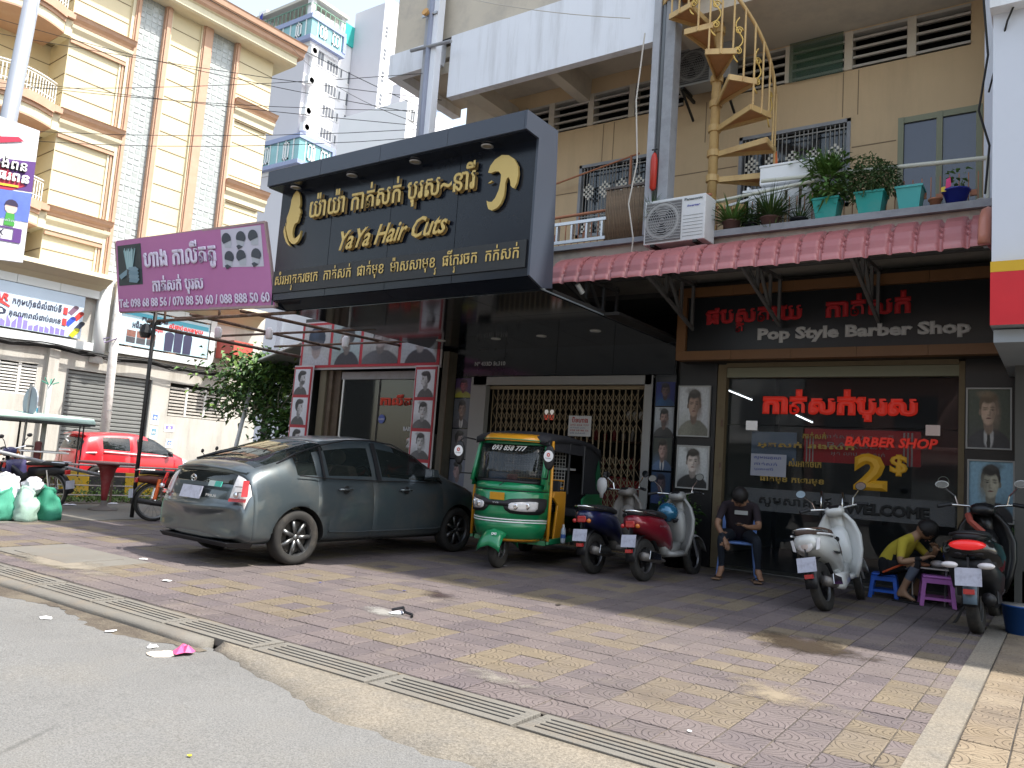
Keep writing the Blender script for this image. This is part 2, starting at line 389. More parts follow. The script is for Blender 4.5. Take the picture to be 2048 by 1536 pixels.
# tiles
TP = .235; TX0, TY0 = -3.37, 4.3
def tile_mesh(nm, m, cor=None, s=.1135):
    vs = [(-s,-s,-.03),(s,-s,-.03),(s,s,-.03),(-s,s,-.03),(-s,-s,-.003),(s,-s,-.003),(s,s,-.003),(-s,s,-.003)]
    q = s-.004; vs += [(-q,-q,0),(q,-q,0),(q,q,0),(-q,q,0)]
    fs = [(0,1,5,4),(1,2,6,5),(2,3,7,6),(3,0,4,7),(4,5,9,8),(5,6,10,9),(6,7,11,10),(7,4,8,11)]
    if cor is None: fs.append((8,9,10,11))
    else:                                            # ochre tile with a purple quarter disc in its +x +y corner
        r = .1; arc = [(q-r*math.cos(a), q-r*math.sin(a), 0) for a in [math.pi/2*i/5 for i in range(6)]]
        b0 = len(vs); vs += arc
        fs += [(8, 9, b0+5, b0+4, b0+3, b0+2, b0+1, b0, 11), (10,)+tuple(b0+i for i in range(6))]
    me = bpy.data.meshes.new(nm); me.from_pydata(vs, [], fs); me.materials.append(m)
    if cor: me.materials.append(cor); me.polygons[-1].material_index = 1
    uv = me.uv_layers.new(name='UVMap')
    for l in me.loops:
        v = me.vertices[l.vertex_index].co; uv.data[l.index].uv = ((v.x+s)/(2*s), (v.y+s)/(2*s))
    bm = bmesh.new(); bm.from_mesh(me); bmesh.ops.recalc_face_normals(bm, faces=bm.faces); bm.to_mesh(me); bm.free()
    return me
tm = {'p0': tile_mesh('tile', PURP[0]), 'p1': tile_mesh('tile', PURP[1]), 'y': tile_mesh('tile', YELL[0]), 'k': tile_mesh('tile', PINK[0])}
rt = random.Random(3); tiles = []
for j in range(-3, 28):
    for i in range(-39, 12):
        x = TX0+(i+.5)*TP; y = TY0+(j+.5)*TP
        if y-TP/2 < 3.8 or y > 10.75 or x < -12.3 or x+TP/2 > -.54: continue
        if -9.85 < x < -8.05 and 4.15 < y < 5.0: continue
        a, c = i % 5, j % 5
        if a < 3 and c < 3 and (a, c) != (1, 1) and rt.random() > .03: kd = 'y'; rot = rt.randrange(4)
        else: kd = 'p0' if rt.random() < .6 else 'p1'; rot = rt.choice((0, 2)) if rt.random() < .7 else rt.choice((1, 3))
        tiles.append((x, y, kd, rot))
for j in range(0, 30):
    for i in range(0, 10): tiles.append((-.5+(i+.5)*TP, 3.9+(j+.5)*TP, 'k', rt.randrange(4)))
def inview(x, y):
    d = Vector((x, y, gz(y)))-cam.location; c = d.dot(fw)
    if c < .3: return False
    return abs(d.dot(rr)/c) < .66 and abs(d.dot(uu)/c) < .5
tiles.sort(key=lambda t: (0 if inview(t[0], t[1]) else 1, (t[0]**2+t[1]**2)))
rest = {k: ([], [], []) for k in tm}
for n_, (x, y, kd, rot) in enumerate(tiles):
    dz = rt.uniform(-.0015, .0025); tx = R(1.146)+rt.uniform(-.006, .006); ty = rt.uniform(-.006, .006)
    M_ = Matrix.Translation((x, y, gz(y)+dz)) @ Matrix.Rotation(tx, 4, 'X') @ Matrix.Rotation(ty, 4, 'Y') @ Matrix.Rotation(rot*math.pi/2, 4, 'Z')
    if n_ < 298:
        o = bpy.data.objects.new('tile', tm[kd]); COL.objects.link(o); o.parent = pave; o.matrix_local = M_
    else:
        V, F_, U = rest[kd]; b0 = len(V); me = tm[kd]
        V += [tuple(M_ @ v.co) for v in me.vertices]
        for p in me.polygons:
            F_.append((tuple(b0+i for i in p.vertices), p.material_index))
            U += [tuple(me.uv_layers[0].data[l].uv) for l in p.loop_indices]
bigv, bigf, bigu = [], [], []; slots = []
for kd, (V, F_, U) in rest.items():
    b0 = len(bigv); bigv += V
    for f, mi in F_:
        mt = tm[kd].materials[mi]
        if mt not in slots: slots.append(mt)
        bigf.append((tuple(b0+i for i in f), slots.index(mt)))
    bigu += U
me = bpy.data.meshes.new('farther_tiles'); me.from_pydata(bigv, [], [f for f, _ in bigf])
for mt in slots: me.materials.append(mt)
for p, (_, mi) in zip(me.polygons, bigf): p.material_index = mi
uv = me.uv_layers.new(name='UVMap')
for l, q in zip(uv.data, bigu): l.uv = q
o = bpy.data.objects.new('farther_tiles', me); COL.objects.link(o); o.parent = pave; o['kind'] = 'stuff'

# kerb: rounded lip on the left, cement ramp on the right
def kz(x):                                           # top of the kerb lip
    return -.005
b = MB(); rings = []
for i in range(90):
    x = -40+i*.4; wob = .006*math.sin(i*1.7)+.006*math.sin(i*.61); t = 0
    yo = 3.38+wob; pr = [(3.50, -.004), (3.44, -.006), (3.40, -.014), (yo, -.032), (yo-.006, -.16), (3.5, -.16)]
    rg = [(3.50, -.004), (3.44, -.010), (3.3, -.025), (3.08+wob*3, -.046), (3.0, -.16), (3.5, -.16)]
    if x > -4.7: break
    rings.append([(x, p[0]*(1-t)+q[0]*t, p[1]*(1-t)+q[1]*t) for p, q in zip(pr, rg)])
struct(b.loft(rings).build('kerb', KERB, smooth=R(40)))
b = MB(); rings = []
for i in range(100):
    x = -4.70+i*.09; g_ = .12+.88*min(1, i/18); w1 = .02*math.sin(i*1.9)+.03*math.sin(i*.7); w2 = .01*math.sin(i*2.3)
    jt = rt.uniform(-.022, .022); q = lambda y: 3.505-(3.505-y)*g_
    rings.append([(x, 3.505, -.005), (x, q(3.42), -.012), (x, q(3.25+w2), -.027), (x, q(3.0+w1)+jt, -.0475), (x, q(2.92+w1)+jt, -.16), (x, 3.505, -.16)])
struct(b.loft(rings).build('cement_ramp', RAMP, smooth=True))
b = MB(); rings = []
for i in range(160):
    x = -14+i*.0585; rings.append([(x, 3.385, -.0465), (x, 3.33+rt.uniform(-.03,.02), -.0475), (x, 3.24+.07*math.sin(i*.21)+rt.uniform(-.03,.03), -.0495)])
struct(b.loft(rings, cap=False, closed=False).build('gutter_dirt', pos_mat('gutter_dirt', (.085,.07,.055), .95, .3, 9, [((.19,.165,.125), 2.5, .45, .6, .9)], 1, 90, grain=60)))
# slotted drain covers between kerb and tiles
cov = MB(); s4 = [(-.105, -.083), (-.052, -.03), (.0, .022), (.052, .074), (.105, .127)]
def cover(n_slots):
    m = MB(); ys_ = [-.145]+[v for a in range(n_slots) for v in (-.085+a*.052, -.085+a*.052+.02)]+[.145]
    for k in range(0, len(ys_), 2): m.box(-.50, .50, ys_[k], ys_[k+1], -.06, 0)
    for k in range(1, len(ys_)-1, 2):
        m.box(-.50, -.44, ys_[k], ys_[k+1], -.06, 0); m.box(.44, .50, ys_[k], ys_[k+1], -.06, 0)
        m.box(-.44, .44, ys_[k], ys_[k+1], -.06, -.045)
    return m
xs = [-10.55, -9.5, -8.45, -7.4, -6.45, -5.42, -4.42, -3.36, -2.32, -1.27, -.22]
base = None
for k, x in enumerate(xs[:-1]):
    ln = xs[k+1]-x-.035; nm = ['leftmost', 'second', 'third', 'fourth'][k] if k < 4 else ''
    lab = {0: 'worn slotted drain slab at the far left of the kerb line', 1: 'slotted drain slab with soft edges left of the square manhole slab',
           2: 'slotted drain slab nearest the square manhole slab', 3: 'slotted drain slab with broken corner where the kerb is cracked', 4: 'drain slab with shallow half filled slots left of the pink bag',
           5: 'drain slab beside the gutter hole and pink plastic bag', 6: 'clean drain slab just right of the pink plastic bag', 7: 'long slotted drain slab at bottom centre beside dusty cement',
           8: 'slotted drain slab at the bottom edge of the picture', 9: 'rightmost slotted drain slab below the bottom edge corner'}[k]
    if base is None: base = cover(4); me = base.build('drain_cover', KERB, bevel=.004); o = me
    else: o = me.copy(); COL.objects.link(o)
    o.location = (x+ln/2+.017, 3.655, .004 if k > 4 else .0); o.scale = (ln, 1.0, 1); o.rotation_euler = (R(rt.uniform(-.6, .6)), 0, R(rt.uniform(-.5, .5)))
    tag(o, lab, 'drain cover', 'slotted concrete drain covers along the kerb')
struct(MB().quad((-11, 3.5, -.045), (3, 3.5, -.045), (3, 3.81, -.045), (-11, 3.81, -.045)).build('drain_channel', MATS['rubber']))
# manhole slab on the left
t_ = T('manhole_cover', 'square grey concrete manhole slab set in the tiles at left', 'manhole cover', (-8.95, 4.57, gz(4.57)))
gslab('slab_frame', -9.85, -8.05, 4.15, 5.0, KERB, .002, world=True, parent=t_)
gslab('slab', -9.55, -8.4, 4.27, 4.88, KERB, .009, world=True, parent=t_, bevel=.004)
# ------------------------------------------------------------ the shop row (building along the pavement)
BEIGE = mat('beige_render', (.57, .42, .255), .85, var=.08, vs=2, bump=.15, bs=50, dirt=(.34, .26, .17), ds=.8, da=.45, streak=2)
BEIGE2 = mat('faded_cream_render', (.56, .50, .41), .9, var=.12, vs=1.5, dirt=(.30, .28, .26), ds=1.6, da=.5)
BLUEWH = mat('bluish_white_paint', (.76, .78, .83), .7, var=.05, vs=1.5, dirt=(.46, .46, .47), ds=1.4, da=.6, streak=3)
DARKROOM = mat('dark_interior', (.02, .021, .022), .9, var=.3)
LOUV = mat('louvre_blade', (.45, .42, .38), .85, var=.15, dirt=(.2, .18, .15), ds=3, da=.6)
GREY = mat('grey_cement', (.30, .31, .33), .9, var=.15, vs=3, bump=.3, dirt=(.14, .14, .15), ds=2, da=.6)
shop = T('shop_house', 'beige two storey shophouse with balconies above the barber shops', 'building', (-4.75, 11.2, .15))
YW = 11.2
w = MB()                                            # upper wall with openings, built from blocks
w.box(-9.03, -6.83, YW, YW+.2, 4.3, 7.16); w.box(-5.20, -4.07, YW, YW+.2, 4.3, 7.16); w.box(-2.50, -1.90, YW, YW+.2, 4.3, 7.16)
w.box(-6.83, -5.20, YW, YW+.2, 6.48, 7.16); w.box(-6.83, -5.20, YW, YW+.2, 4.3, 5.22)
w.box(-4.07, -2.50, YW, YW+.2, 6.46, 7.16); w.box(-4.07, -2.50, YW, YW+.2, 4.3, 5.2)
w.box(-1.90, -.93, YW, YW+.2, 6.33, 7.16); w.box(-.93, -.5, YW, YW+.2, 4.3, 7.16)
w.box(-9.03, -.5, YW, YW+.2, 7.72, 8.9)
w.box(-9.03, -8.3, YW, YW+.2, 7.16, 7.72); w.box(-1.06, -.5, YW, YW+.2, 7.16, 7.72); w.box(-5.0, -4.25, YW, YW+.2, 7.16, 7.72)
w.box(-9.03, -8.86, YW+.2, 15, 3.3, 9.7)            # gable wall towards the corner
w.build('wall', BEIGE, shop, world=True)
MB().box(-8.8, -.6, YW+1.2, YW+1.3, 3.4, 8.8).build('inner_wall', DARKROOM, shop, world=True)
g = MB()                                            # scored lines on the render
for z in (6.02,): g.box(-9.0, -6.85, YW-.004, YW-.001, z, z+.015); g.box(-5.18, -4.09, YW-.004, YW-.001, z, z+.015); g.box(-2.48, -1.92, YW-.004, YW-.001, z, z+.015)
for x in (-6.42, -6.22, -4.62, -2.62, -2.42): g.box(x, x+.012, YW-.004, YW-.001, 6.49, 7.14)
g.build('score_line', mat('scored_joint', (.22, .16, .10), .9), shop, world=True)
# ventilation rows: posts and louvre blades
def vent(x0, x1, y, z0, z1, nb, parent, m=LOUV, dirn=None):
    f = MB(); wd = .075
    f.box(x0, x1, y-.02, y+.14, z1-.035, z1); 
    f.build('vent_frame', m, parent, world=True)
    for k in range(nb):
        z = z0+(k+.5)*(z1-z0-.03)/nb
        bl = MB(); bl.hexa([(x0, y-.03, z-.055), (x1, y-.03, z-.055), (x1, y-.03, z-.02), (x0, y-.03, z-.02), (x0, y+.12, z+.005), (x1, y+.12, z+.005), (x1, y+.12, z+.04), (x0, y+.12, z+.04)][0:4]+[(x0, y+.12, z+.005), (x1, y+.12, z+.005), (x1, y+.12, z+.04), (x0, y+.12, z+.04)])
        bl.build('louvre_blade', m, parent, world=True)
for (a, c_) in ((-8.3, -7.52), (-7.4, -6.72), (-6.62, -5.95), (-5.85, -5.0), (-4.25, -3.42), (-3.32, -2.60), (-2.50, -1.80), (-1.70, -1.06)):
    vent(a, c_, YW, 7.16, 7.72, 4, shop)
po = MB()
for x in (-7.46, -6.67, -5.90, -3.37, -2.55, -1.75): po.box(x-.055, x+.055, YW-.03, YW+.16, 7.16, 7.72)
po.build('vent_post', BEIGE2, shop, world=True)
# a tinted screen over one vent
MB().box(-3.36, -2.62, YW-.05, YW-.045, 7.14, 7.74).build('vent_screen', glass('green_screen', (.05, .12, .07), .3, .35), shop, world=True)
# grilled windows
GRL = mat('grille_paint', (.30, .29, .27), .6, var=.1)
DIAM = mat('white_diamond', (.66, .63, .55), .6)
def grille(x0, x1, z0, z1, doors=1):
    fr = MB(); 
    for a, c_ in (((x0, z0), (x0+.05, z1)), ((x1-.05, z0), (x1, z1)), ((x0, z1-.05), (x1, z1)), ((x0, z0), (x1, z0+.05))):
        fr.box(a[0], c_[0], YW-.01, YW+.08, a[1], c_[1])
    fr.build('window_frame', GREY, shop, world=True)
    pn = MB().box(x0+.05, x1-.05, YW+.12, YW+.13, z0+.05, z1-.05).build('window_pane', glass('dark_pane', (.02, .025, .03), .08, .9), shop, world=True)
    n = int((x1-x0)/.062)
    bars = MB()
    for k in range(n+1):
        x = x0+.03+k*(x1-x0-.06)/n
        if k % 7 in (5,): continue
        bars.box(x-.006, x+.006, YW+.01, YW+.022, z0, z1)
    for z in (z0+.35, z1-.12): bars.box(x0, x1, YW+.006, YW+.02, z-.008, z+.008)
    bars.build('grille_bar', GRL, shop, world=True)
    for r_, zc in enumerate((z0+.78, z0+.02+.12)):
        for q in range(5):
            xc = x0+.2+q*(x1-x0-.4)/4
            d = MB()
            for (dx, dz) in [(0, .12), (-.04, .08), (.04, .08), (-.08, .04), (.08, .04), (0, .04), (-.04, 0), (.04, 0), (-.08, -.04), (.08, -.04), (0, -.04), (-.04, -.08), (.04, -.08), (0, -.12)]:
                d.box(xc+dx-.016, xc+dx+.016, YW-.005, YW+.006, zc+dz-.022, zc+dz+.022)
            d.build('diamond_ornament', DIAM, shop, world=True)
grille(-6.83, -5.20, 5.22, 6.48); grille(-4.07, -2.50, 5.2, 6.46)
# balcony door of the right bay
GRN = mat('olive_frame', (.24, .25, .17), .6, var=.1)
d = MB()
for x in (-1.90, -1.44, -.99): d.box(x, x+.07, YW-.01, YW+.08, 4.5, 6.33)
d.box(-1.83, -.99, YW, YW+.07, 6.25, 6.33); d.build('door_frame', GRN, shop, world=True)
for x in (-1.83, -1.37): MB().box(x, x+.39, YW+.03, YW+.04, 4.5, 6.25).build('door_pane', mat('mirror_pane', (.05, .06, .10), .06, 0, var=.1, spec=.9), shop, world=True)
# balcony slab, its lip, parapet blocks and rails
sl_ = MB(); sl_.box(-9.03, -.55, 9.85, YW, 4.18, 4.42); sl_.build('balcony_slab', CONC, shop, world=True)
MB().box(-9.03, -4.6, 9.75, 9.86, 4.25, 4.53).box(-4.6, -.55, 9.75, 9.86, 4.12, 4.47).build('parapet', mat('stained_parapet', (.42, .36, .30), .9, var=.15, dirt=(.18, .16, .14), ds=2.2, da=.75, bump=.3), shop, world=True)
MB().box(-9.03, -4.78, 9.68, 9.95, 4.53, 4.60).box(-4.55, -.55, 9.68, 9.95, 4.475, 4.56).build('parapet_cap', GREY, shop, world=True)
ORNG = mat('orange_rail', (.42, .17, .09), .6, var=.15); PALE = mat('pale_rail', (.55, .55, .47), .6)
r_ = MB(); r_.cyl((-9.0, 9.88, 5.08), (-5.45, 9.88, 5.12), .022); r_.cyl((-4.4, 9.9, 5.14), (-3.95, 9.9, 5.14), .02); r_.cyl((-8.0, 11.0, 6.0), (-5.62, 11.0, 6.42), .015); r_.cyl((-5.75, 10.98, 4.6), (-5.75, 10.98, 6.4), .02)
r_.build('rail', ORNG, shop, world=True)
bal = MB()
for k in range(46):
    x = -8.95+k*.11
    if -5.45 < x < -4.4 or x > -3.95: continue
    bal.box(x-.006, x+.006, 9.875, 9.887, 4.6, 5.0 if k % 3 else 5.08)
for k in range(7): bal.box(-8.9+k*.5, -8.9+k*.5+.07, 9.87, 9.89, 4.74, 4.84)
bal.build('baluster', ORNG, shop, world=True)
r_ = MB(); r_.cyl((-4.05, 9.86, 5.0), (-2.6, 9.84, 5.1), .022); r_.cyl((-3.3, 9.95, 5.24), (-.76, 9.9, 5.10), .026); r_.cyl((-.76, 9.9, 4.5), (-.76, 9.9, 5.1), .02)
r_.build('rail', PALE, shop, world=True)
bal = MB()
for k in range(34):
    x = -3.9+k*.095; bal.box(x-.005, x+.005, 10.0, 10.01, 4.5, 5.0)
for k in range(6): bal.box(-1.62+k*.17, -1.55+k*.17, 9.99, 10.015, 4.72+.03*(k % 2), 4.79+.03*(k % 2))
bal.build('baluster', ORNG, shop, world=True)
# third storey: slab with its painted edge band, beige parapet above, underside
MB().box(-4.70, -.5, 9.86, YW, 7.75, 8.1).build('upper_slab', BEIGE2, shop, world=True)
MB().box(-9.0, -4.82, 9.88, YW, 8.0, 8.2).build('upper_slab', BEIGE2, shop, world=True)
MB().box(-8.66, -4.84, 9.74, 9.88, 7.46, 8.56).build('edge_band', BLUEWH, shop, world=True)
MB().hexa([(-10.1,9.74,8.13),(-8.9,9.74,8.13),(-8.9,9.9,8.13),(-10.1,9.9,8.13),(-10.1,9.74,8.57),(-8.9,9.74,8.57),(-8.9,9.9,8.57),(-10.1,9.9,8.57)]).box(-10.1, -9.9, 9.9, 11.6, 8.13, 8.57).build('edge_band', BLUEWH, shop, world=True)
MB().box(-10.1, -8.8, 9.9, 11.6, 8.3, 8.5).build('underside', BEIGE2, shop, world=True)
MB().box(-10.05, -4.8, 9.80, 10.0, 8.57, 9.72).box(-10.05, -9.9, 10.0, 15, 8.57, 9.72).build('upper_parapet', BEIGE2, shop, world=True)
MB().box(-4.72, -.5, 9.8, 9.95, 8.3, 9.72).box(-4.72, -.5, 9.75, 9.9, 8.02, 8.1).box(-4.72, -.5, 9.72, 9.9, 8.14, 8.22).build('upper_parapet', BEIGE2, shop, world=True)
MB().box(-8.8, 6, 9.95, 18, 9.1, 15.0).build('upper_floors', BEIGE2, shop, world=True); MB().box(-10, 6, 9.95, 15, 9.0, 9.1).build('roof', CONC, shop, world=True)
MB().box(-8.5, -8.2, 9.88, YW, 7.55, 7.8).box(-6.9, -6.7, 9.88, YW, 7.6, 8.0).build('beam', BEIGE2, shop, world=True)
MB().box(-9.4, -8.6, YW-.02, YW+.3, 7.55, 8.3).build('corner_beam', BEIGE2, shop, world=True)
cr = MB(); rz_ = random.Random(4)
cr.tube([(-10.04+i*.13, 9.785, 8.565+rz_.uniform(-.012, .012)) for i in range(40)], .014, 4); cr.build('crack', mat('dark_crack', (.07, .07, .08), .95), shop, world=True)
# concrete posts between the bays with a pipe in the gap
def post(x0, x1, y0, y1, z0, z1, lab, m=CONC):
    t = T('concrete_post', lab, 'post', ((x0+x1)/2, (y0+y1)/2, z0))
    MB().box(x0, x1, y0, y1, z0, z1).build('shaft', m, t, world=True, bevel=.012)
    return t
post(-4.83, -4.72, 9.66, 9.85, 4.6, 9.8, 'left one of the two slim concrete posts beside the spiral stair', mat('pale_post', (.40, .41, .44), .85, var=.15, dirt=(.2, .2, .2), ds=2, da=.5))
post(-4.62, -4.47, 9.62, 9.85, 4.4, 9.8, 'right one of the two slim concrete posts beside the spiral stair', GREY)
tag(MB().cyl((-4.67, 9.72, 4.7), (-4.67, 9.72, 9.8), .045, n=12).build('drain_pipe', mat('grey_pvc', (.16, .17, .18), .5), smooth=True), 'dark grey drain pipe running between two concrete posts', 'pipe')
post(-9.12, -8.97, 9.55, 9.72, 3.6, 9.9, 'round cornered concrete post above the left end of the black sign', mat('pale_post', (.4, .41, .44)))
post(-8.90, -8.78, 9.5, 9.66, 3.6, 9.9, 'bluish concrete post right beside the drainpipe at building corner', BLUEWH)
tag(MB().cyl((-8.94, 9.5, 3.6), (-8.94, 9.5, 9.9), .05, n=12).build('drain_pipe', mat('blue_grey_pvc', (.23, .25, .32), .5), smooth=True), 'blue grey pipe at the building corner over the black sign', 'pipe')
t = T('bracket_lamp', 'small orange lamp bracket high on the corner posts', 'lamp', (-9.0, 9.45, 8.9))
MB().cyl((0,0,0), (0,-.06,.02), .05, .07).build('lamp_head', mat('orange_paint', (.55, .3, .1)), t); MB().box(-.14,.2,.02,.05,-.02,.02).build('bracket', STEEL, t)
tag(MB().cyl((-9.35, 9.5, 8.35+.0), (-8.4, 9.44, 8.25), .03).build('cross_arm', GREY), 'short grey cross arm clamped over the corner posts', 'bracket')
# ground floor side walls, ceilings and dark rooms
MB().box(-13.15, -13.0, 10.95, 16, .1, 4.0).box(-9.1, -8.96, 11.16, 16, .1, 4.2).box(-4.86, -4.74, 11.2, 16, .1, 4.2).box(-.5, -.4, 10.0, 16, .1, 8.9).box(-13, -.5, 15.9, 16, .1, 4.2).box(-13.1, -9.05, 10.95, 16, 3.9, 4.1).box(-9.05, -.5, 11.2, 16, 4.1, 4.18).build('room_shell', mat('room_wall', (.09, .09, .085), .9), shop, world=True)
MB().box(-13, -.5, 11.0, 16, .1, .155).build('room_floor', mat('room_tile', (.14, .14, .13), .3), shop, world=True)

# ============================================================ middle shop: the big black sign
GOLD = mat('gold_acrylic', (.55, .39, .13), .32, .35, var=.06)
GOLDS = mat('gold_side', (.20, .12, .03), .5, .3)
SIGNB = mat('sign_black_panel', (.007, .010, .018), .22, var=.35, vs=1.5, spec=.4, dirt=(.014, .018, .024), ds=.9, da=.5)
GREYB = mat('sign_slate_panel', (.050, .060, .082), .30, var=.12, vs=1.2, spec=.5)
JNT = mat('pale_joint', (.22, .25, .27), .6)
sg = T('shop_sign', 'huge black shop sign with gold letters, haircut emblems and four spotlights', 'sign', (-6.9, 7.3, 3.36))
SX0, SX1, SY = -9.46, -4.98, 7.24
sg_m = lambda name, m=SIGNB, **k: None
def pan(x0, x1, y0, y1, z0, z1, nm, m): return MB().box(x0, x1, y0, y1, z0, z1).build(nm, m, sg, world=True)
for i in range(4):                                  # main face: four tall panels with thin pale joints
    a = SX0+i*(SX1-SX0-.02)/4+.004; c_ = SX0+(i+1)*(SX1-SX0-.02)/4-.004
    pan(a, c_, SY, SY+.04, 3.46, 5.12, 'face_panel', SIGNB)
    pan(a, c_, 6.96, 6.99, 5.07, 5.29, 'lip_panel', GREYB)
    pan(a, c_, 6.99, SY, 5.055, 5.07, 'lip_underside', SIGNB)
    pan(a, c_, 6.99, SY+.4, 5.275, 5.29, 'lip_top', GREYB)
pan(SX0, SX1-.02, SY+.02, SY+.035, 3.48, 5.2, 'joint_strip', JNT); pan(SX0, SX1-.02, 6.966, 6.986, 5.074, 5.27, 'joint_strip', JNT); 
pan(SX0+.02, SX1-.06, SY-.022, SY+.002, 3.56, 3.88, 'slate_band', mat('slate_band', (.022, .024, .026), .45, var=.15))
# right cheek, tapering
MB().prism([(SX1-.02,6.96,5.29),(SX1-.02,6.96,5.07),(SX1-.02,SY-.02,5.06),(SX1-.02,SY-.02,3.46),(SX1-.02,SY+.26,3.375),(SX1-.02,SY+.47,3.42),(SX1-.02,SY+.37,5.30)], (.03,0,0)).build('right_cheek', GREYB, sg, world=True)
# bottom return: slopes back slightly under the face
for i in range(4):
    a = SX0+i*(SX1-SX0-.02)/4+.003; c_ = SX0+(i+1)*(SX1-SX0-.02)/4-.003
    MB().hexa([(a,SY+.25,3.365),(c_,SY+.25,3.365),(c_,SY+.27,3.385),(a,SY+.27,3.385),(a,SY-.0,3.45),(c_,SY-.0,3.45),(c_,SY+.03,3.46),(a,SY+.03,3.46)]).build('bottom_lip', SIGNB, sg, world=True)
    for j in range(3):                              # soffit reaching back to the wall
        y0 = SY+.27+j*1.19; pan(a, c_, y0+.004, y0+1.184, 3.35, 3.37, 'soffit_panel', GLOSSBLK)
pan(SX0, SX1, SY+.28, 11.05, 3.365, 3.375, 'joint_strip', JNT)
pan(SX0, SX1, SY+.5, 11.05, 3.38, 3.42, 'soffit_board', DARKM)
pan(SX0, SX0+.03, SY, 10.8, 3.36, 3.6, 'side_return', GREYB)
pan(-4.98, -4.76, 9.0, 11.05, 3.36, 3.40, 'soffit_end', DARKM)
# downlights: four in the lip, four in the soffit
DISC = mat('light_disc', (.55, .56, .52), .5)
for k in range(4):
    x = -9.02+k*1.13
    q = MB().lathe([(.055, 0), (.075, 0), (.075, .012), (.055, .016)], (x, 7.12, 5.036), 16, caps=False).build('spotlight', ALU, sg, world=True, smooth=R(40))
    MB().lathe([(.0, .001), (.052, .001), (.052, .01)], (x, 7.12, 5.04), 16).build('bulb', mat('bulb_dark', (.25, .22, .17), .4), q, world=True)
for (x, y) in ((-8.65, 10.1), (-7.55, 10.15), (-6.65, 10.1), (-5.6, 9.9)):
    MB().lathe([(0, 0), (.075, 0), (.085, .012)], (x, y, 3.34), 18).build('downlight', DISC, sg, world=True)
# emblems: woman's flowing hair (left), man's quiff and beard (right); outlines in a unit box
def emblem(nm, outs, x0, z0, w_, h_, y, parent, m, ext=.035):
    for o_ in outs:
        P_ = [(x0+u*w_, y, z0+v*h_) for u, v in o_]
        MB().prism(P_, (0, ext, 0)).build(nm, m, parent, world=True)
hair = [(.50,1.0),(.62,.97),(.72,.90),(.78,.80),(.80,.72),(.76,.66),(.84,.62),(.88,.55),(.82,.54),(.84,.49),(.80,.47),(.80,.43),(.74,.38),(.60,.37),(.52,.30),(.50,.20),(.56,.12),(.68,.08),(.84,.12),(.95,.16),(1.0,.22),(.98,.10),(.88,.02),(.70,-.02),(.52,.0),(.36,.06),(.22,.16),(.08,.30),(.02,.42),(.10,.36),(.06,.50),(.16,.62),(.22,.72),(.24,.84),(.34,.94)]
swirl = [(-.02,.36),(-.06,.26),(.02,.16),(.16,.05),(.30,-.01),(.46,-.05),(.30,.04),(.16,.14),(.06,.26)]
emblem('woman_emblem', [hair, swirl], -9.26, 4.25, .36, .78, SY-.055, sg, GOLD)
mh = [(0,.72),(.06,.84),(.20,.94),(.42,1.0),(.64,.97),(.84,.88),(.97,.74),(1.0,.58),(.97,.44),(.90,.34),(.84,.36),(.78,.40),(.75,.50),(.70,.56),(.64,.55),(.60,.46),(.60,.34),(.58,.22),(.50,.10),(.38,.03),(.22,.0),(.10,.04),(.05,.12),(.02,.20),(.10,.17),(.20,.16),(.30,.22),(.40,.36),(.44,.52),(.44,.64),(.36,.70),(.24,.72),(.10,.70)]
mous = [(.0,.24),(.06,.27),(.14,.26),(.2,.21),(.12,.22),(.04,.20)]
eye = [(.02,.52),(.14,.56),(.18,.54),(.10,.52)]
emblem('man_emblem', [mh, eye], -5.64, 4.27, .44, .66, SY-.055, sg, GOLD)
def gold(nm, s_, x, z, w_, h_, bold=.05, shear=0, sub=None, y=SY-.05):
    letters('gold_letters', s_, GOLDS, sg, (x+.006, y+.03, z-.012), (1,0,0), (0,0,1), w_, h_, bold=bold*.6, shear=shear, sub=sub)
    letters('gold_letters', s_, GOLD, sg, (x, y-.02, z), (1,0,0), (0,0,1), w_, h_, bold=bold*.6, shear=shear, sub=sub)
gold('a', 'យ៉ាយ៉ា កាត់សក់ បុរស~នារី', -8.74, 4.48, 2.92, .45, bold=.035)
letters('gold_letters', 'YaYa Hair Cuts', GOLDS, sg, (-8.07, SY-.02, 4.03), (1,0,.02), (0,0,1), 1.88, .27, bold=.022, shear=.42)
letters('gold_letters', 'YaYa Hair Cuts', GOLD, sg, (-8.08, SY-.06, 4.04), (1,0,.02), (0,0,1), 1.88, .27, bold=.022, shear=.42)
letters('gold_letters', 'សំរអាតត្រចេក  កាត់សក់  ផាត់មុខ  ម៉ាសសាមុខ  ធេីក្រចក  កក់សក់'.replace('\u17d2', ''), GOLD, sg, (-9.38, SY-.032, 3.575), (1,0,0), (0,0,1), 4.25, .29, bold=.014, sub=[('រ', .085), ('រ', .78), ('វ', .71)])

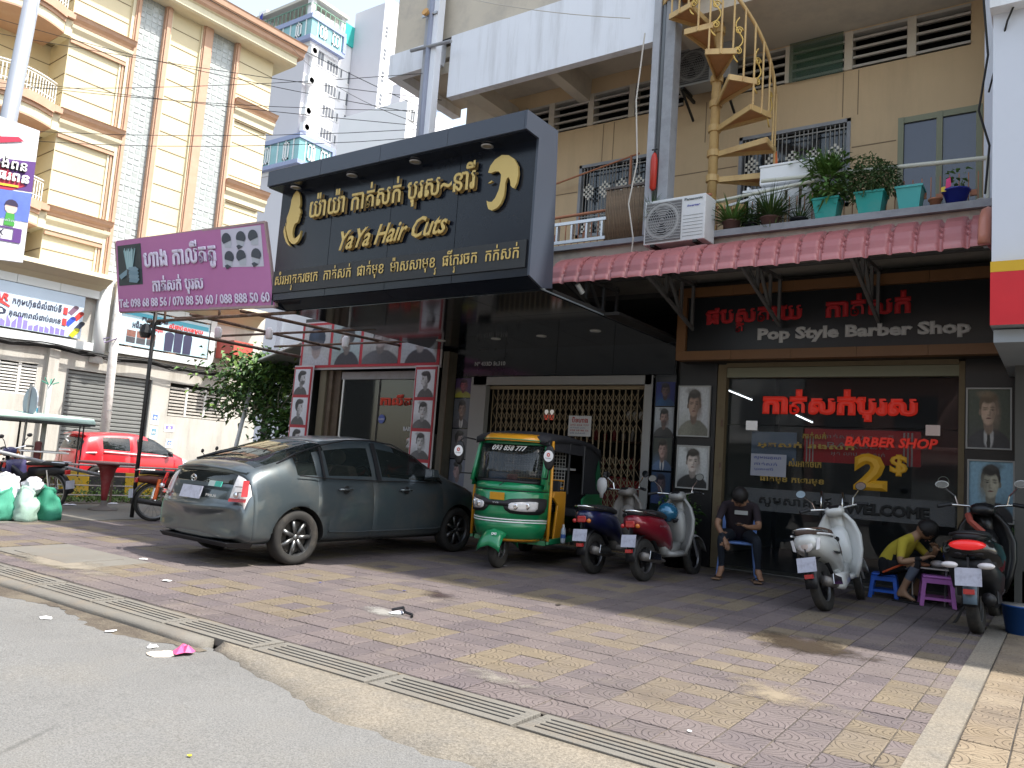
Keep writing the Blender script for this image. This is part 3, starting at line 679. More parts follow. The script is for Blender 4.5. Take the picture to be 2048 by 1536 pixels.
# storefront of the middle shop
mid = T('middle_storefront', 'black tiled storefront behind a beige folding gate', 'storefront', (-6.9, 11.1, .15))
def mp(x0, x1, y0, y1, z0, z1, nm, m, p=None, **k): return MB().box(x0, x1, y0, y1, z0, z1).build(nm, m, p or mid, world=True, **k)
xs_ = [-9.05, -8.0, -6.95, -5.9, -4.86]
for i in range(4): mp(xs_[i]+.004, xs_[i+1]-.004, 11.06, 11.09, 2.88, 3.35, 'fascia_panel', GLOSSBLK)
mp(-9.05, -4.86, 11.085, 11.12, 2.88, 3.36, 'joint_strip', JNT)
for (a, c_) in ((-9.05, -8.66), (-5.16, -4.83)):
    for z in (.15, 1.5): mp(a, c_, 11.06, 11.12, z, z+1.345 if z < 1 else 2.875, 'side_panel', GLOSSBLK)
letters('house_number', 'Nº 433D St.310', mat('silver_letter', (.42, .43, .44), .5), mid, (-8.64, 11.055, 3.06), (1,0,0), (0,0,1), .66, .075, bold=.03)
FRM = mat('moulded_grey_frame', (.29, .285, .28), .5, var=.06)
for (a, c_, z0, z1) in ((-8.66, -8.33, .15, 2.86), (-5.32, -5.16, .15, 2.86), (-8.66, -5.16, 2.72, 2.86)):
    for q, o_ in enumerate((0, .045, .09)):
        if z1-z0 > 1: mp(a+o_ if a < -8 else a+o_*.4, c_-.02*q if a < -8 else c_-.03, 11.02+q*.02, 11.14, z0, z1-o_*.7, 'gate_frame', FRM)
        else: mp(a+.05+o_, c_-.05-o_, 11.02+q*.02, 11.14, z0, z1-o_*.7, 'gate_frame', FRM)
# folding lattice gate
gt = T('folding_gate', 'beige folding lattice gate across the middle shop entrance', 'gate', (-6.8, 11.15, .15))
GT = mat('gate_beige', (.27, .21, .13), .6, .1, var=.12)
x = -8.28; k = 0; ups = []
while x < -5.33:
    MB().box(x-.009, x+.009, 11.17, 11.185, .16, 2.66).build('upright', GT, gt, world=True); ups.append(x); x += .107; k += 1
lat = MB()
for i in range(len(ups)-2):
    x0, x2 = ups[i], ups[i+2]
    for (z0, z1) in ((2.62, 2.30), (2.30, 1.98), (1.62, 1.30), (1.30, .98), (.98, .66)):
        s_ = 1 if i % 2 == 0 else 1
        lat.bar((x0, 11.165, z0), (x2, 11.165, z1), .006, .02, up=(0,1,0)); lat.bar((x0, 11.19, z1), (x2, 11.19, z0), .006, .02, up=(0,1,0))
lat.build('lattice_bar', GT, gt, world=True)
MB().box(-8.33, -5.32, 11.14, 11.2, 2.66, 2.72).build('top_rail', GT, gt, world=True); MB().box(-8.33, -5.32, 11.14, 11.2, .15, .17).build('bottom_rail', GT, gt, world=True)
PAPER = mat('paper', (.60, .60, .60), .8, var=.04)
INKR = mat('red_ink', (.45, .05, .05), .7); INKB = mat('blue_ink', (.04, .06, .25), .7); INKK = mat('black_ink', (.02, .02, .02), .7)
nb = T('paper_notice', 'white paper notice with red heading tied to the folding gate', 'notice', (-6.7, 11.13, 1.9))
MB().box(0, .42, .02, .023, 0, .33).build('sheet', PAPER, nb)
letters('heading', 'បិទហាង', INKR, nb, (.06, .015, .22), (1,0,0), (0,0,1), .3, .09, world=False, bold=.02)
for q in range(4): letters('line_of_text', ['093 858 777', 'កាត់សក់ បុរស', '098 68 88 56', 'នារី កក់សក់'][q], INKB if q % 2 else INKR, nb, (.04, .015, .165-q*.042), (1,0,0), (0,0,1), .34-.06*(q % 2), .026, world=False)
# things glimpsed through the gate: shelf with bottles, red chairs, lit signs
def shelfset():
    t = T('bottle_shelf', 'shelf of red and white bottles inside behind the folding gate', 'shelf', (-6.9, 13.2, .15))
    MB().box(-.9, 1.3, 0, .3, 1.28, 1.31).box(-.9, 1.3, 0, .3, 1.78, 1.81).box(-.9, 1.3, 0, .3, .5, .53).box(-.92,-.9,0,.3,.1,2.1).box(1.3,1.32,0,.3,.1,2.1).build('shelf_board', mat('shelf_wood', (.10, .06, .04)), t)
    rb = random.Random(5)
    cols = [mat('bottle_red', (.32, .05, .05), .3), mat('bottle_white', (.5, .48, .44), .35), mat('bottle_tan', (.35, .25, .16), .4)]
    for q in range(34):
        r_ = .03+rb.random()*.012; h_ = .16+rb.random()*.08; zz = (1.31, 1.81, .53)[q % 3]
        MB().lathe([(r_, 0), (r_, h_*.7), (r_*.4, h_*.85), (r_*.4, h_)], (-.85+(q//3)*.19, .12, zz), 10).build('bottle', cols[rb.randrange(3)], t, smooth=R(50))
shelfset()
t = T('barber_chair', 'dark red barber chairs row seen dimly through the gate', 'chair', (-6.6, 12.4, .155))
RD = mat('red_vinyl', (.20, .02, .02), .35)
MB().box(-.3, .3, -.25, .3, .45, .6).build('seat', RD, t, bevel=.04); MB().box(-.28, .28, .25, .38, .6, 1.15).build('backrest', RD, t, bevel=.04); MB().cyl((0,0,0), (0,0,.45), .06).lathe([(.28,0),(.25,.04)]).build('pedestal', CHROME, t)
for q in range(2): dup(t, (-7.6+q*1.9, 12.5, .155), R(20-q*30), 'dark red barber chair at %s side behind the folding gate' % ('left', 'right')[q])
tag(MB().box(-6.2, -5.35, 12.0, 12.05, .16, 1.25).build('red_board', mat('board_red', (.30, .02, .02), .5)), 'red board leaning inside the folding gate at right', 'board')
for q, (x, z, lb) in enumerate(((-7.62, 2.22, 'small glowing red and white light box left inside gate'), (-5.48, 2.2, 'small glowing red and white light box right inside gate'))):
    t = T('light_box', lb, 'light box', (x, 12.0, z))
    MB().box(-.1, .1, 0, .03, 0, .09).build('lower_half', mat('lit_red', (.7, .08, .06), emit=.12, ecol=(.8, .12, .08)), t); MB().box(-.1, .1, 0, .03, .094, .18).build('upper_half', mat('lit_white', (.8, .75, .7), emit=.15), t)
t = T('box_row', 'row of pale round lamps hanging inside the gate at right', 'lamps', (-5.9, 11.7, 2.3))
for q in range(4): MB().sph((q*.11, 0, 0), .045, 10, 8, (1, 1, 1.6)).build('globe', mat('globe_white', (.5, .48, .45), .4), t, smooth=True)
# ------------------------------------------------------------ portraits (flat printed pictures, generic faces)
def pic_mat(n, c): return mat('print_'+n, c, .45, var=.10, vs=9)
def portrait(nm, lab, x0, z0, w_, h_, y, bg, skin, hair_, shirt, kind='front', frame=None, group=None, flip=1, beard=0, tie=None, backlab='picture', extra=None, blur=0):
    t = T(nm, lab, backlab, (x0+w_/2, y, z0), group=group)
    MB().box(-w_/2, w_/2, -.001, .012, 0, h_).build('print', portrait_mat(bg, skin, hair_, shirt, kind, flip, beard, tie), t)
    if frame:
        q = .018
        for (a, c_, z0_, z1_) in ((-w_/2-q, w_/2+q, -q, 0), (-w_/2-q, w_/2+q, h_, h_+q), (-w_/2-q, -w_/2, 0, h_), (w_/2, w_/2+q, 0, h_)): MB().box(a, c_, -.02, .014, z0_, z1_).build('frame_strip', frame, t)
    return t
def portrait_mat(bg, skin, hair_, shirt, kind, flip, beard, tie):
    """soft printed photograph of an invented head: overlapping blurred ovals, slightly warped by noise"""
    m = bpy.data.materials.new('printed_portrait'); m.use_nodes = True; n = m.node_tree; p = n.nodes['Principled BSDF']; p.inputs['Roughness'].default_value = .4
    tc = n.nodes.new('ShaderNodeTexCoord'); no = n.nodes.new('ShaderNodeTexNoise'); no.inputs['Scale'].default_value = 7; no.inputs['Detail'].default_value = 3; L(n, tc.outputs['Generated'], no.inputs['Vector'])
    va = n.nodes.new('ShaderNodeVectorMath'); va.operation = 'MULTIPLY_ADD'; va.inputs[1].default_value = (.05,.05,.05); L(n, no.outputs['Color'], va.inputs[0]); L(n, tc.outputs['Generated'], va.inputs[2])
    gr = n.nodes.new('ShaderNodeTexNoise'); gr.inputs['Scale'].default_value = 16; gr.inputs['Detail'].default_value = 6; L(n, tc.outputs['Generated'], gr.inputs['Vector'])
    cur = [None]
    def lay(cx, cy, rx, ry, c, soft=.16, f=1.):
        if flip < 0: cx = 1-cx
        mp = n.nodes.new('ShaderNodeMapping'); mp.vector_type = 'POINT'; mp.inputs['Scale'].default_value = (1/rx, 0, 1/ry); mp.inputs['Location'].default_value = (-(cx+.025)/rx, 0, -(cy+.025)/ry); L(n, va.outputs[0], mp.inputs[0])
        ln = n.nodes.new('ShaderNodeVectorMath'); ln.operation = 'LENGTH'; L(n, mp.outputs[0], ln.inputs[0])
        mr = n.nodes.new('ShaderNodeMapRange'); mr.interpolation_type = 'SMOOTHSTEP'; mr.inputs[1].default_value = 1+soft; mr.inputs[2].default_value = 1-soft; mr.inputs[4].default_value = f; L(n, ln.outputs['Value'], mr.inputs[0])
        mx = n.nodes.new('ShaderNodeMix'); mx.data_type = 'RGBA'; mx.inputs['B'].default_value = (*c, 1); L(n, mr.outputs[0], mx.inputs['Factor'])
        if cur[0]: L(n, cur[0], mx.inputs['A'])
        else: mx.inputs['A'].default_value = (*bg, 1)
        cur[0] = mx.outputs['Result']
    bg, skin, shirt = [tuple(min(1, c*1.35) for c in q) for q in (bg, skin, shirt)]; dk = tuple(c*.42 for c in skin); h2 = tuple(c*1.8+.02 for c in hair_)
    lay(.2, .8, .7, .6, tuple(c*1.25 for c in bg), .8)
    if kind == 'front':
        lay(.5, -.04, .54, .37, shirt, .06); lay(.2, .1, .25, .3, tuple(c*2 for c in shirt), .8, .5)
        if tie: lay(.5, .19, .12, .20, (.5,.5,.5), .2); lay(.5, .08, .04, .22, tie, .2)
        lay(.5, .38, .115, .15, dk, .2); lay(.5, .71, .225, .245, hair_, .08); lay(.29, .61, .03, .05, dk, .3); lay(.71, .61, .03, .05, dk, .3); lay(.495, .615, .175, .225, skin, .12); lay(.66, .58, .10, .24, dk, .8, .8); lay(.5, .845, .20, .085, hair_, .35); lay(.42, .92, .2, .06, h2, .5, .6)
        if beard: lay(.5, .47, .15, .10, hair_, .5, .75)
        for e in (.415, .585): lay(e, .655, .055, .022, dk, .7, .9); lay(e, .65, .025, .010, hair_, .5); lay(e, .69, .06, .009, hair_, .6, .8)
        lay(.53, .58, .022, .05, dk, .8, .7); lay(.5, .555, .035, .012, dk, .6, .6); lay(.5, .50, .06, .013, (.16,.06,.055), .5); lay(.43, .60, .05, .05, tuple(min(1, c*1.25) for c in skin), .9, .6)
    elif kind == 'side':
        lay(.44, -.04, .44, .36, shirt, .06); lay(.47, .40, .12, .17, dk, .2); lay(.44, .71, .24, .235, hair_, .10); lay(.55, .61, .155, .215, skin, .12); lay(.705, .59, .045, .035, skin, .4); lay(.66, .50, .05, .04, skin, .4); lay(.43, .52, .09, .14, dk, .8, .8); lay(.54, .845, .20, .085, hair_, .3); lay(.5, .9, .16, .05, h2, .6, .6)
        if beard: lay(.56, .47, .13, .085, hair_, .4, .85); lay(.66, .535, .04, .012, hair_, .5)
        lay(.63, .655, .04, .014, hair_, .6); lay(.62, .695, .05, .010, hair_, .6); lay(.42, .59, .035, .06, skin, .3); lay(.42, .59, .02, .035, dk, .5); lay(.69, .505, .03, .008, (.14,.06,.06), .5)
    else:
        lay(.5, -.06, .55, .34, shirt, .06); lay(.5, .36, .17, .2, skin, .15); lay(.18, .58, .045, .07, skin, .2); lay(.5, .68, .32, .29, hair_, .06); lay(.5, .47, .24, .12, tuple((a+b)/2 for a, b in zip(skin, hair_)), .7, .8); lay(.4, .78, .15, .13, h2, .9, .7)
    mg = n.nodes.new('ShaderNodeMix'); mg.data_type = 'RGBA'; mg.blend_type = 'OVERLAY'; mg.inputs['Factor'].default_value = .35; L(n, cur[0], mg.inputs['A']); L(n, gr.outputs['Fac'], mg.inputs['B']); L(n, mg.outputs['Result'], p.inputs['Base Color'])
    return m
GS = [(.36,.36,.37), (.03,.03,.035), (.06,.06,.065)]  # greys used by the black and white pictures
# ============================================================ poster shop on the corner
ps = T('corner_storefront', 'narrow corner barber shop with brown door frame and glass door', 'storefront', (-11.2, 10.95, .15))
def pp(x0, x1, y0, y1, z0, z1, nm, m, **k): return MB().box(x0, x1, y0, y1, z0, z1).build(nm, m, ps, world=True, **k)
BRN = mat('brown_timber', (.085, .06, .038), .65, var=.3, vs=6, dirt=(.16,.13,.09), ds=4, da=.4)
pp(-12.50, -12.32, 10.95, 11.1, .15, 3.02, 'jamb', mat('olive_jamb', (.16,.14,.09), .7)); pp(-12.32, -11.95, 11.0, 11.1, .15, 3.02, 'side_board', BRN); pp(-12.20, -12.12, 10.94, 11.0, .15, 3.0, 'batten', BRN)
pp(-9.2, -9.06, 10.85, 11.15, .15, 3.3, 'stained_column', mat('stained_column', (.12,.105,.08), .9, var=.3, vs=4, dirt=(.05,.045,.035), ds=3, da=.7, streak=2)); pp(-9.08, -9.055, 10.84, 10.86, .15, 3.3, 'column_edge', BRN)
pp(-11.90, -9.72, 10.98, 11.06, 2.83, 2.98, 'lintel', mat('grey_lintel', (.26,.25,.24), .7, dirt=(.12,.1,.08), ds=3, da=.5))
pp(-11.86, -11.82, 10.98, 11.04, .15, 2.83, 'door_post', ALU); pp(-9.86, -9.80, 10.98, 11.04, .15, 2.83, 'door_post', ALU); pp(-10.86, -10.83, 10.99, 11.03, .15, 2.83, 'door_post', DARKM)
pp(-11.82, -10.86, 11.0, 11.012, .15, 2.82, 'glass_door', glass('shop_glass', (.02,.025,.025), .03, .55)); pp(-10.83, -9.86, 11.0, 11.012, .15, 2.82, 'glass_door', MATS['shop_glass'])
REDL = mat('red_letter_film', (.55, .045, .02), .5); WHL = mat('white_letter_film', (.55, .55, .55), .5); YEL = mat('yellow_film', (.62, .33, .02), .5)
letters('window_lettering', 'កាលីតតូ', REDL, ps, (-10.80, 10.99, 2.28), (1,0,0), (0,0,1), 1.0, .26, bold=.06)
letters('window_lettering', 'BARBER', WHL, ps, (-10.15, 10.99, 1.86), (1,0,0), (0,0,1), .34, .08, bold=.05)
letters('window_lettering', '2$', WHL, ps, (-10.05, 10.992, 1.52), (1,0,0), (0,0,1), .24, .22, bold=.1); letters('window_lettering', '2$', REDL, ps, (-10.045, 10.985, 1.525), (1,0,0), (0,0,1), .23, .21, bold=.02)
sw = MB(); 
sw.prism([(-10.45+u*.42, 10.985, 1.10+v*.2) for u, v in [(0,.5),(.02,.25),(.15,.05),(.35,.1),(1,.72),(.4,.36),(.2,.34),(.12,.5),(.14,.75)]], (0,.004,0)).build('red_tick_emblem', REDL, ps, world=True)
MB().lathe([(0,0),(.085,0),(.085,.004)], (-10.72, 10.985, 2.07), 20, 'y').build('oval_sticker', mat('blue_sticker', (.06,.09,.3), .5), ps, world=True); letters('sticker_text', 'BARBER', WHL, ps, (-10.79, 10.98, 2.05), (1,0,0), (0,0,1), .14, .035)
# reflections of street side clutter are real: things standing inside
for q in range(4): pp(-11.7+q*.45, -11.35+q*.45, 12.6, 12.7, 1.2, 1.9, 'mirror', mat('room_mirror', (.25,.26,.27), .1, .8))
FR = mat('poster_red', (.42, .035, .05), .5, var=.05); FRW = mat('poster_white_edge', (.55,.53,.53), .5)
bd = T('picture_board', 'wide red board with four large haircut photographs over the corner shop', 'board', (-11.2, 10.85, 3.05))
def bb_(x0, x1, z0, z1, y0, nm, m): return MB().box(x0, x1, y0, y0+.02, z0, z1).build(nm, m, bd, world=True)
bb_(-13.05, -9.31, 3.06, 3.98, 10.86, 'board_panel', FR); bb_(-13.09, -9.27, 3.02, 4.01, 10.882, 'board_edge', FRW)
for k, (a, c_) in enumerate(((-12.98, -12.20), (-12.12, -11.34), (-11.26, -10.32), (-10.24, -9.37))):
    pass
HP = [((.27,.27,.27), (.22,.18,.17), (.015,.03,.06), (.30,.30,.32), 'back', 1), ((.20,.24,.24), (.26,.22,.20), (.03,.03,.035), (.03,.03,.04), 'side', -1),
      ((.22,.22,.21), (.21,.18,.17), (.03,.03,.035), (.05,.05,.055), 'front', 1), ((.24,.25,.26), (.42,.38,.36), (.10,.09,.09), (.03,.03,.035), 'side', -1)]
for k, (a, c_) in enumerate(((-12.98, -12.20), (-12.12, -11.34), (-11.26, -10.32), (-10.24, -9.37))):
    bg_, sk_, hr_, sh_, kd, fl = HP[k]
    portrait('haircut_photo', ['first large photo, round dark hair seen from behind, on the red board', 'second large photo, faded undercut seen from the side, on the red board', 'third large photo, man looking down with slick hair, on the red board', 'fourth large photo, pale shaved side of a head, on the red board'][k],
             a, 3.11, c_-a, .82, 10.855, bg_, sk_, hr_, sh_, kd, flip=fl, group='photographs on the red board')
def strip(nm, lab, x0, x1, zs, y, imgs, grp):
    t = T(nm, lab, 'poster', ((x0+x1)/2, y, zs[-1]))
    MB().box(x0, x1, y, y+.03, zs[-1]-.02, zs[0]+.02).build('red_panel', FR, t, world=True); MB().box(x0-.03, x1+.03, y+.02, y+.035, zs[-1]-.04, zs[0]+.05).build('white_edge', FRW, t, world=True)
    for k in range(len(zs)-1):
        kd, fl, be = imgs[k]
        portrait('haircut_photo', lab.split(',')[0]+' photo '+['at top', 'second from top', 'third from top', 'at bottom'][k], x0+.035, zs[k+1]+.03, x1-x0-.07, zs[k]-zs[k+1]-.06, y-.004, *((.40,.41,.44), GS[0], GS[1], GS[2]), kd, flip=fl, beard=be, group=grp)
strip('poster_strip', 'left poster column, three grey haircut portraits in red frames', -13.09, -12.57, [3.05, 2.47, 1.86, 1.25], 10.78, [('side', 1, 1), ('side', 1, 0), ('side', 1, 0)], 'portraits of the left poster column')
strip('poster_strip', 'right poster column, four grey haircut pictures in red frames', -9.77, -9.27, [3.0, 2.44, 1.88, 1.33, .75], 10.78, [('side', -1, 0), ('front', 1, 0), ('front', 1, 0), ('side', 1, 0)], 'portraits of the right poster column')
# posters on the black pillars of the middle shop
DK = (.02,.02,.022)
portrait('pillar_portrait', 'blurred colourful portrait at the top of the left black pillar', -9.03, 2.50, .36, .34, 11.05, (.05,.03,.08), (.22,.06,.08), (.04,.02,.03), (.20,.20,.03), group='left pillar portraits')
portrait('pillar_portrait', 'man in suit with white collar on the left black pillar', -9.03, 1.96, .36, .52, 11.05, (.07,.08,.10), (.20,.14,.12), (.03,.03,.03), (.05,.05,.06), tie=(.3,.3,.3), group='left pillar portraits')
portrait('pillar_portrait', 'close grey face looking right on the left black pillar', -9.03, 1.42, .36, .52, 11.05, (.08,.08,.09), (.24,.19,.19), (.03,.03,.03), (.05,.05,.06), kind='side', group='left pillar portraits')
portrait('pillar_portrait', 'pinkish head with ear visible lowest on left black pillar', -9.03, .88, .36, .52, 11.05, (.09,.10,.13), (.26,.18,.18), (.03,.03,.03), (.10,.11,.15), kind='side', flip=-1, group='left pillar portraits')
portrait('pillar_portrait', 'dark blue portrait at the top of the right black pillar', -5.14, 2.40, .30, .36, 11.05, (.01,.015,.09), (.08,.05,.05), (.01,.01,.015), (.01,.04,.10), group='right pillar portraits')
portrait('pillar_portrait', 'short haired bearded man in black shirt on the right pillar', -5.14, 1.94, .30, .44, 11.05, (.22,.24,.26), (.24,.16,.14), (.03,.03,.03), (.03,.03,.03), beard=1, group='right pillar portraits')
portrait('pillar_portrait', 'smiling man in sweater with white collar on the right pillar', -5.14, 1.44, .30, .48, 11.05, (.03,.035,.03), (.30,.20,.17), (.03,.025,.02), (.05,.08,.14), tie=(.05,.08,.14), group='right pillar portraits')
portrait('pillar_portrait', 'dim bluish portrait lowest on the right black pillar', -5.14, .95, .30, .46, 11.05, (.02,.04,.08), (.10,.07,.08), (.01,.01,.02), (.02,.03,.08), group='right pillar portraits')
# ============================================================ barber shop with the glass front
bs = T('barber_storefront', 'dark glass fronted barber shop with red khmer lettering', 'storefront', (-2.6, 10.95, .15))
def bp(x0, x1, y0, y1, z0, z1, nm, m, **k): return MB().box(x0, x1, y0, y1, z0, z1).build(nm, m, bs, world=True, **k)
PILK = mat('black_pillar', (.014,.014,.015), .3, var=.2)
bp(-4.70, -4.14, 10.9, 11.1, .15, 3.0, 'pillar', PILK); bp(-1.05, -.53, 10.88, 11.1, .15, 3.0, 'pillar', PILK)
TIM = mat('yellowed_timber', (.15,.115,.065), .75, var=.25, vs=5, dirt=(.07,.05,.03), ds=5, da=.6)
bp(-4.12, -4.0, 10.88, 11.0, .15, 2.98, 'door_jamb', TIM); bp(-1.12, -1.055, 10.9, 11.0, .15, 2.98, 'door_jamb', TIM); bp(-4.0, -1.12, 10.88, 11.0, 2.94, 3.0, 'door_head', TIM)
for z in (.9, 1.5, 2.1): bp(-4.05, -4.02, 10.87, 10.885, z, z+.1, 'hinge', RUST)
bp(-4.0, -1.12, 10.9, 11.02, 2.80, 2.935, 'shutter_box', mat('shutter_green', (.19,.19,.13), .6, var=.1))
GB = glass('barber_glass', (.015,.018,.02), .015, .28)
bp(-4.0, -1.12, 11.0, 11.012, 2.15, 2.80, 'fanlight_pane', GB); bp(-4.0, -2.55, 10.985, 10.997, .2, 2.14, 'glass_pane', GB); bp(-2.545, -1.12, 10.985, 10.997, .2, 2.14, 'glass_pane', GB)
for x in (-3.72, -1.48): bp(x, x+.16, 10.965, 10.982, 2.07, 2.2, 'patch_fitting', mat('bright_fitting', (.6,.6,.6), .2, .9))
for x in (-2.68, -2.42): 
    MB().cyl((x, 10.94, .95), (x, 10.94, 1.30), .014, n=8).cyl((x, 10.94, 1.0), (x, 10.985, 1.0), .008).cyl((x, 10.94, 1.25), (x, 10.985, 1.25), .008).build('door_handle', CHROME, bs, world=True, smooth=R(40))
yl = 10.97
letters('window_lettering', 'កាត់សក់បុរស', mat('glowing_red_film', (.68,.035,.02), .5, emit=.06), bs, (-3.50, yl, 2.22), (1,0,0), (0,0,1), 1.93, .42, bold=.075)  # faint emission makes the red letter film glow
letters('window_lettering', '2', YEL, bs, (-2.30, yl, 1.35), (1,0,0), (0,0,1), .40, .47, bold=.07); letters('window_lettering', '$', YEL, bs, (-1.88, yl, 1.55), (1,0,0), (0,0,1), .21, .27, bold=.05)
letters('window_lettering', 'BARBER SHOP', MATS['glowing_red_film'], bs, (-2.42, yl, 1.90), (1,0,0), (0,0,1), 1.08, .13, bold=.045, shear=.2)
YE2 = mat('dull_yellow_film', (.30,.20,.04), .5)
for (s_, x, z, w_, h_) in (('កាត់សក់', -2.95, 1.98, .30, .09), ('អុតសក់ រាងសក់', -3.55, 1.83, 1.25, .10), ('សំរអាតចេក', -3.12, 1.60, .42, .11), ('ផាត់មុខ កោរមុខ', -3.50, 1.36, .84, .12)):
    letters('window_lettering', s_, YE2, bs, (x, yl, z), (1,0,0), (0,0,1), w_, h_, bold=.03)
bp(-3.72, -1.15, 10.975, 10.979, .98, 1.28, 'frosted_band', glass('frosted_band', (.10,.105,.11), .6, .5))
letters('window_lettering', 'WELCOME', mat('dark_film', (.012,.012,.012), .6), bs, (-2.40, 10.968, 1.04), (1,0,0), (0,0,1), .98, .15, bold=.06); letters('window_lettering', 'សូមសាគមន៍', MATS['dark_film'], bs, (-3.5, 10.968, 1.04), (1,0,0), (0,0,1), .95, .18, bold=.02)
MB().lathe([(.055,0),(.062,.004),(.055,.01)], (-1.28, 10.972, 1.52), 22, 'y', False).build('round_sticker', mat('sticker_ring', (.25,.24,.20), .5), bs, world=True)
t = T('paper_notice', 'handwritten pale paper notice taped inside the barber glass', 'notice', (-3.4, 10.96, 1.45))
MB().box(-.23, .25, 0, .004, 0, .30).build('sheet', mat('grey_paper', (.30,.31,.36), .7), t)
for q in range(3): letters('line_of_text', ['សូមអរគុណ', 'កាត់សក់', 'បុរសនារី'][q], INKB, t, (-.18, -.006, .22-q*.075), (1,0,0), (0,0,1), .36-.05*q, .045, world=False)
t = T('price_banner', 'red price banner hanging inside the barber glass front', 'banner', (-2.4, 11.05, 1.72))
MB().box(-.55, .86, 0, .01, -.04, .40).build('cloth', mat('banner_red', (.62,.03,.04), .7), t)
for q in range(3): MB().box(.66+q*.045, .68+q*.045, -.004, 0, -.04, .38).build('white_stripe', WHL, t); MB().box(-.52+q*.04, -.505+q*.04, -.004, 0, -.04, .3).build('white_stripe', WHL, t)
for q in range(3): letters('line_of_text', ['កាត់សក់ បុរស នារី', 'BARBER', 'អុត លាប កក់ សក់'][q], mat('dim_white', (.45,.42,.42), .7), t, (-.3+.05*q, -.008, .27-q*.11), (1,0,0), (0,0,1), .85-.1*q, .07, world=False)
tag(MB().box(-3.66, -3.05, 11.05, 11.06, 1.62, 2.06).build('blue_banner', mat('dim_blue_cloth', (.16,.24,.36), .8)), 'pale blue banner behind the barber glass at left', 'banner')
# inside: strip lamps that are lit, a warm bulb, mirrors and a grilled window reflected
TUBE = mat('lit_tube', (.9,.95,1), .4, emit=2.2, ecol=(.85,.95,1))
for q, (x0, y0, z0, x1, y1, z1, lb) in enumerate(((-4.58, 12.6, 2.82, -4.16, 12.5, 2.66, 'lit fluorescent tube upper left behind the barber glass'), (-3.58, 12.9, 2.47, -3.3, 12.8, 2.35, 'second lit fluorescent tube lower inside the barber shop'))):
    t = T('strip_lamp', lb, 'lamp', (x0, y0, z0)); MB().cyl((0,0,0), (x1-x0, y1-y0, z1-z0), .010, n=8).build('tube', TUBE, t); MB().bar((0,0,.03), (x1-x0, y1-y0, z1-z0+.03), .05, .02).build('housing', WHITE2, t)
tag(MB().sph((-3.34, 11.7, 2.03), .02, 10, 8, (1,1,1.6)).build('bulb', mat('warm_bulb', (1,.75,.4), emit=9, ecol=(1,.7,.35)), smooth=True), 'small warm glowing bulb inside the barber shop', 'bulb')
tag(MB().box(-4.72, -4.7, 11.3, 15.5, .2, 3.9).build('side_wall_panel', mat('pale_green_wall', (.22,.25,.23), .8)), 'pale green inner side wall seen through barber glass', 'wall panel')
for q in range(2):
    t = T('barber_mirror', ('left', 'right')[q]+' wall mirror with counter inside the glass fronted barber shop', 'mirror', (-3.3+q*1.5, 15.5, .9)); MB().box(-.5,.5,0,.03,.0,1.3).build('mirror_glass', mat('room_mirror', (.25,.26,.27), .1, .8), t); MB().box(-.6,.6,-.35,.03,-.1,-.03).build('counter', BRN, t)
for (x0, z0, w_, h_, args, lab) in ((-4.68, 1.96, .45, .70, ((.30,.31,.32), (.25,.17,.13), (.05,.045,.04), (.10,.10,.08)), 'framed portrait of a man with slick hair, upper on the left black pillar'),
        (-4.66, 1.22, .45, .58, ((.32,.33,.33), (.42,.36,.32), (.03,.025,.02), (.015,.015,.015)), 'framed portrait with tousled dark hair, lower on the left black pillar'),
        (-1.02, 1.94, .43, .69, ((.04,.05,.035), (.42,.30,.22), (.13,.09,.05), (.025,.025,.028)), 'framed portrait of a blond man in suit and tie'),
        (-1.00, 1.09, .44, .69, ((.16,.28,.36), (.36,.34,.26), (.02,.018,.016), (.015,.015,.017)), 'framed portrait of a dark haired man on light blue')):
    portrait('framed_portrait', lab, x0, z0, w_, h_, 10.875, *args, tie=(.02,.02,.02) if 'tie' in lab else None, frame=mat('silver_frame', (.36,.36,.35), .4), group='framed portraits beside the barber glass', flip=-1 if 'blue' in lab else 1, beard=0)
# the wooden framed black sign above
sg2 = T('barber_sign', 'black barber shop sign in brown wooden frame under the red awning', 'sign', (-2.6, 10.5, 3.0))
def s2(x0, x1, y0, y1, z0, z1, nm, m): return MB().box(x0, x1, y0, y1, z0, z1).build(nm, m, sg2, world=True)
WD = mat('sign_wood', (.15,.07,.025), .5, var=.2, vs=3)
s2(-4.46, -.72, 10.52, 10.6, 3.12, 3.88, 'sign_panel', mat('sign_black', (.010,.012,.014), .3))
n_ = 5
for i in range(n_):
    a = -4.60+i*.80; s2(a+.002, min(a+.798, -.60), 10.47, 10.62, 2.99, 3.115, 'frame_board', WD); s2(a+.002, min(a+.798, -.60), 10.47, 10.62, 3.885, 4.02, 'frame_board', WD)
s2(-4.60, -4.465, 10.468, 10.618, 3.117, 3.883, 'frame_board', WD); s2(-.715, -.60, 10.468, 10.618, 3.117, 3.883, 'frame_board', WD); s2(-4.6, -.6, 10.62, 11.15, 3.0, 4.1, 'box_back', DARKM)
letters('red_letters', 'ផបសតាយ   កាត់សក់', mat('sign_red', (.38,.015,.02), .5), sg2, (-4.20, 10.51, 3.36), (1,0,.012), (0,0,1), 2.60, .42, bold=.06, sub=[('ត', .19)])
letters('white_letters', 'Pop Style Barber Shop', mat('sign_white', (.42,.42,.42), .5), sg2, (-3.46, 10.51, 3.20), (1,0,.0), (0,0,1), 2.50, .21, bold=.055)
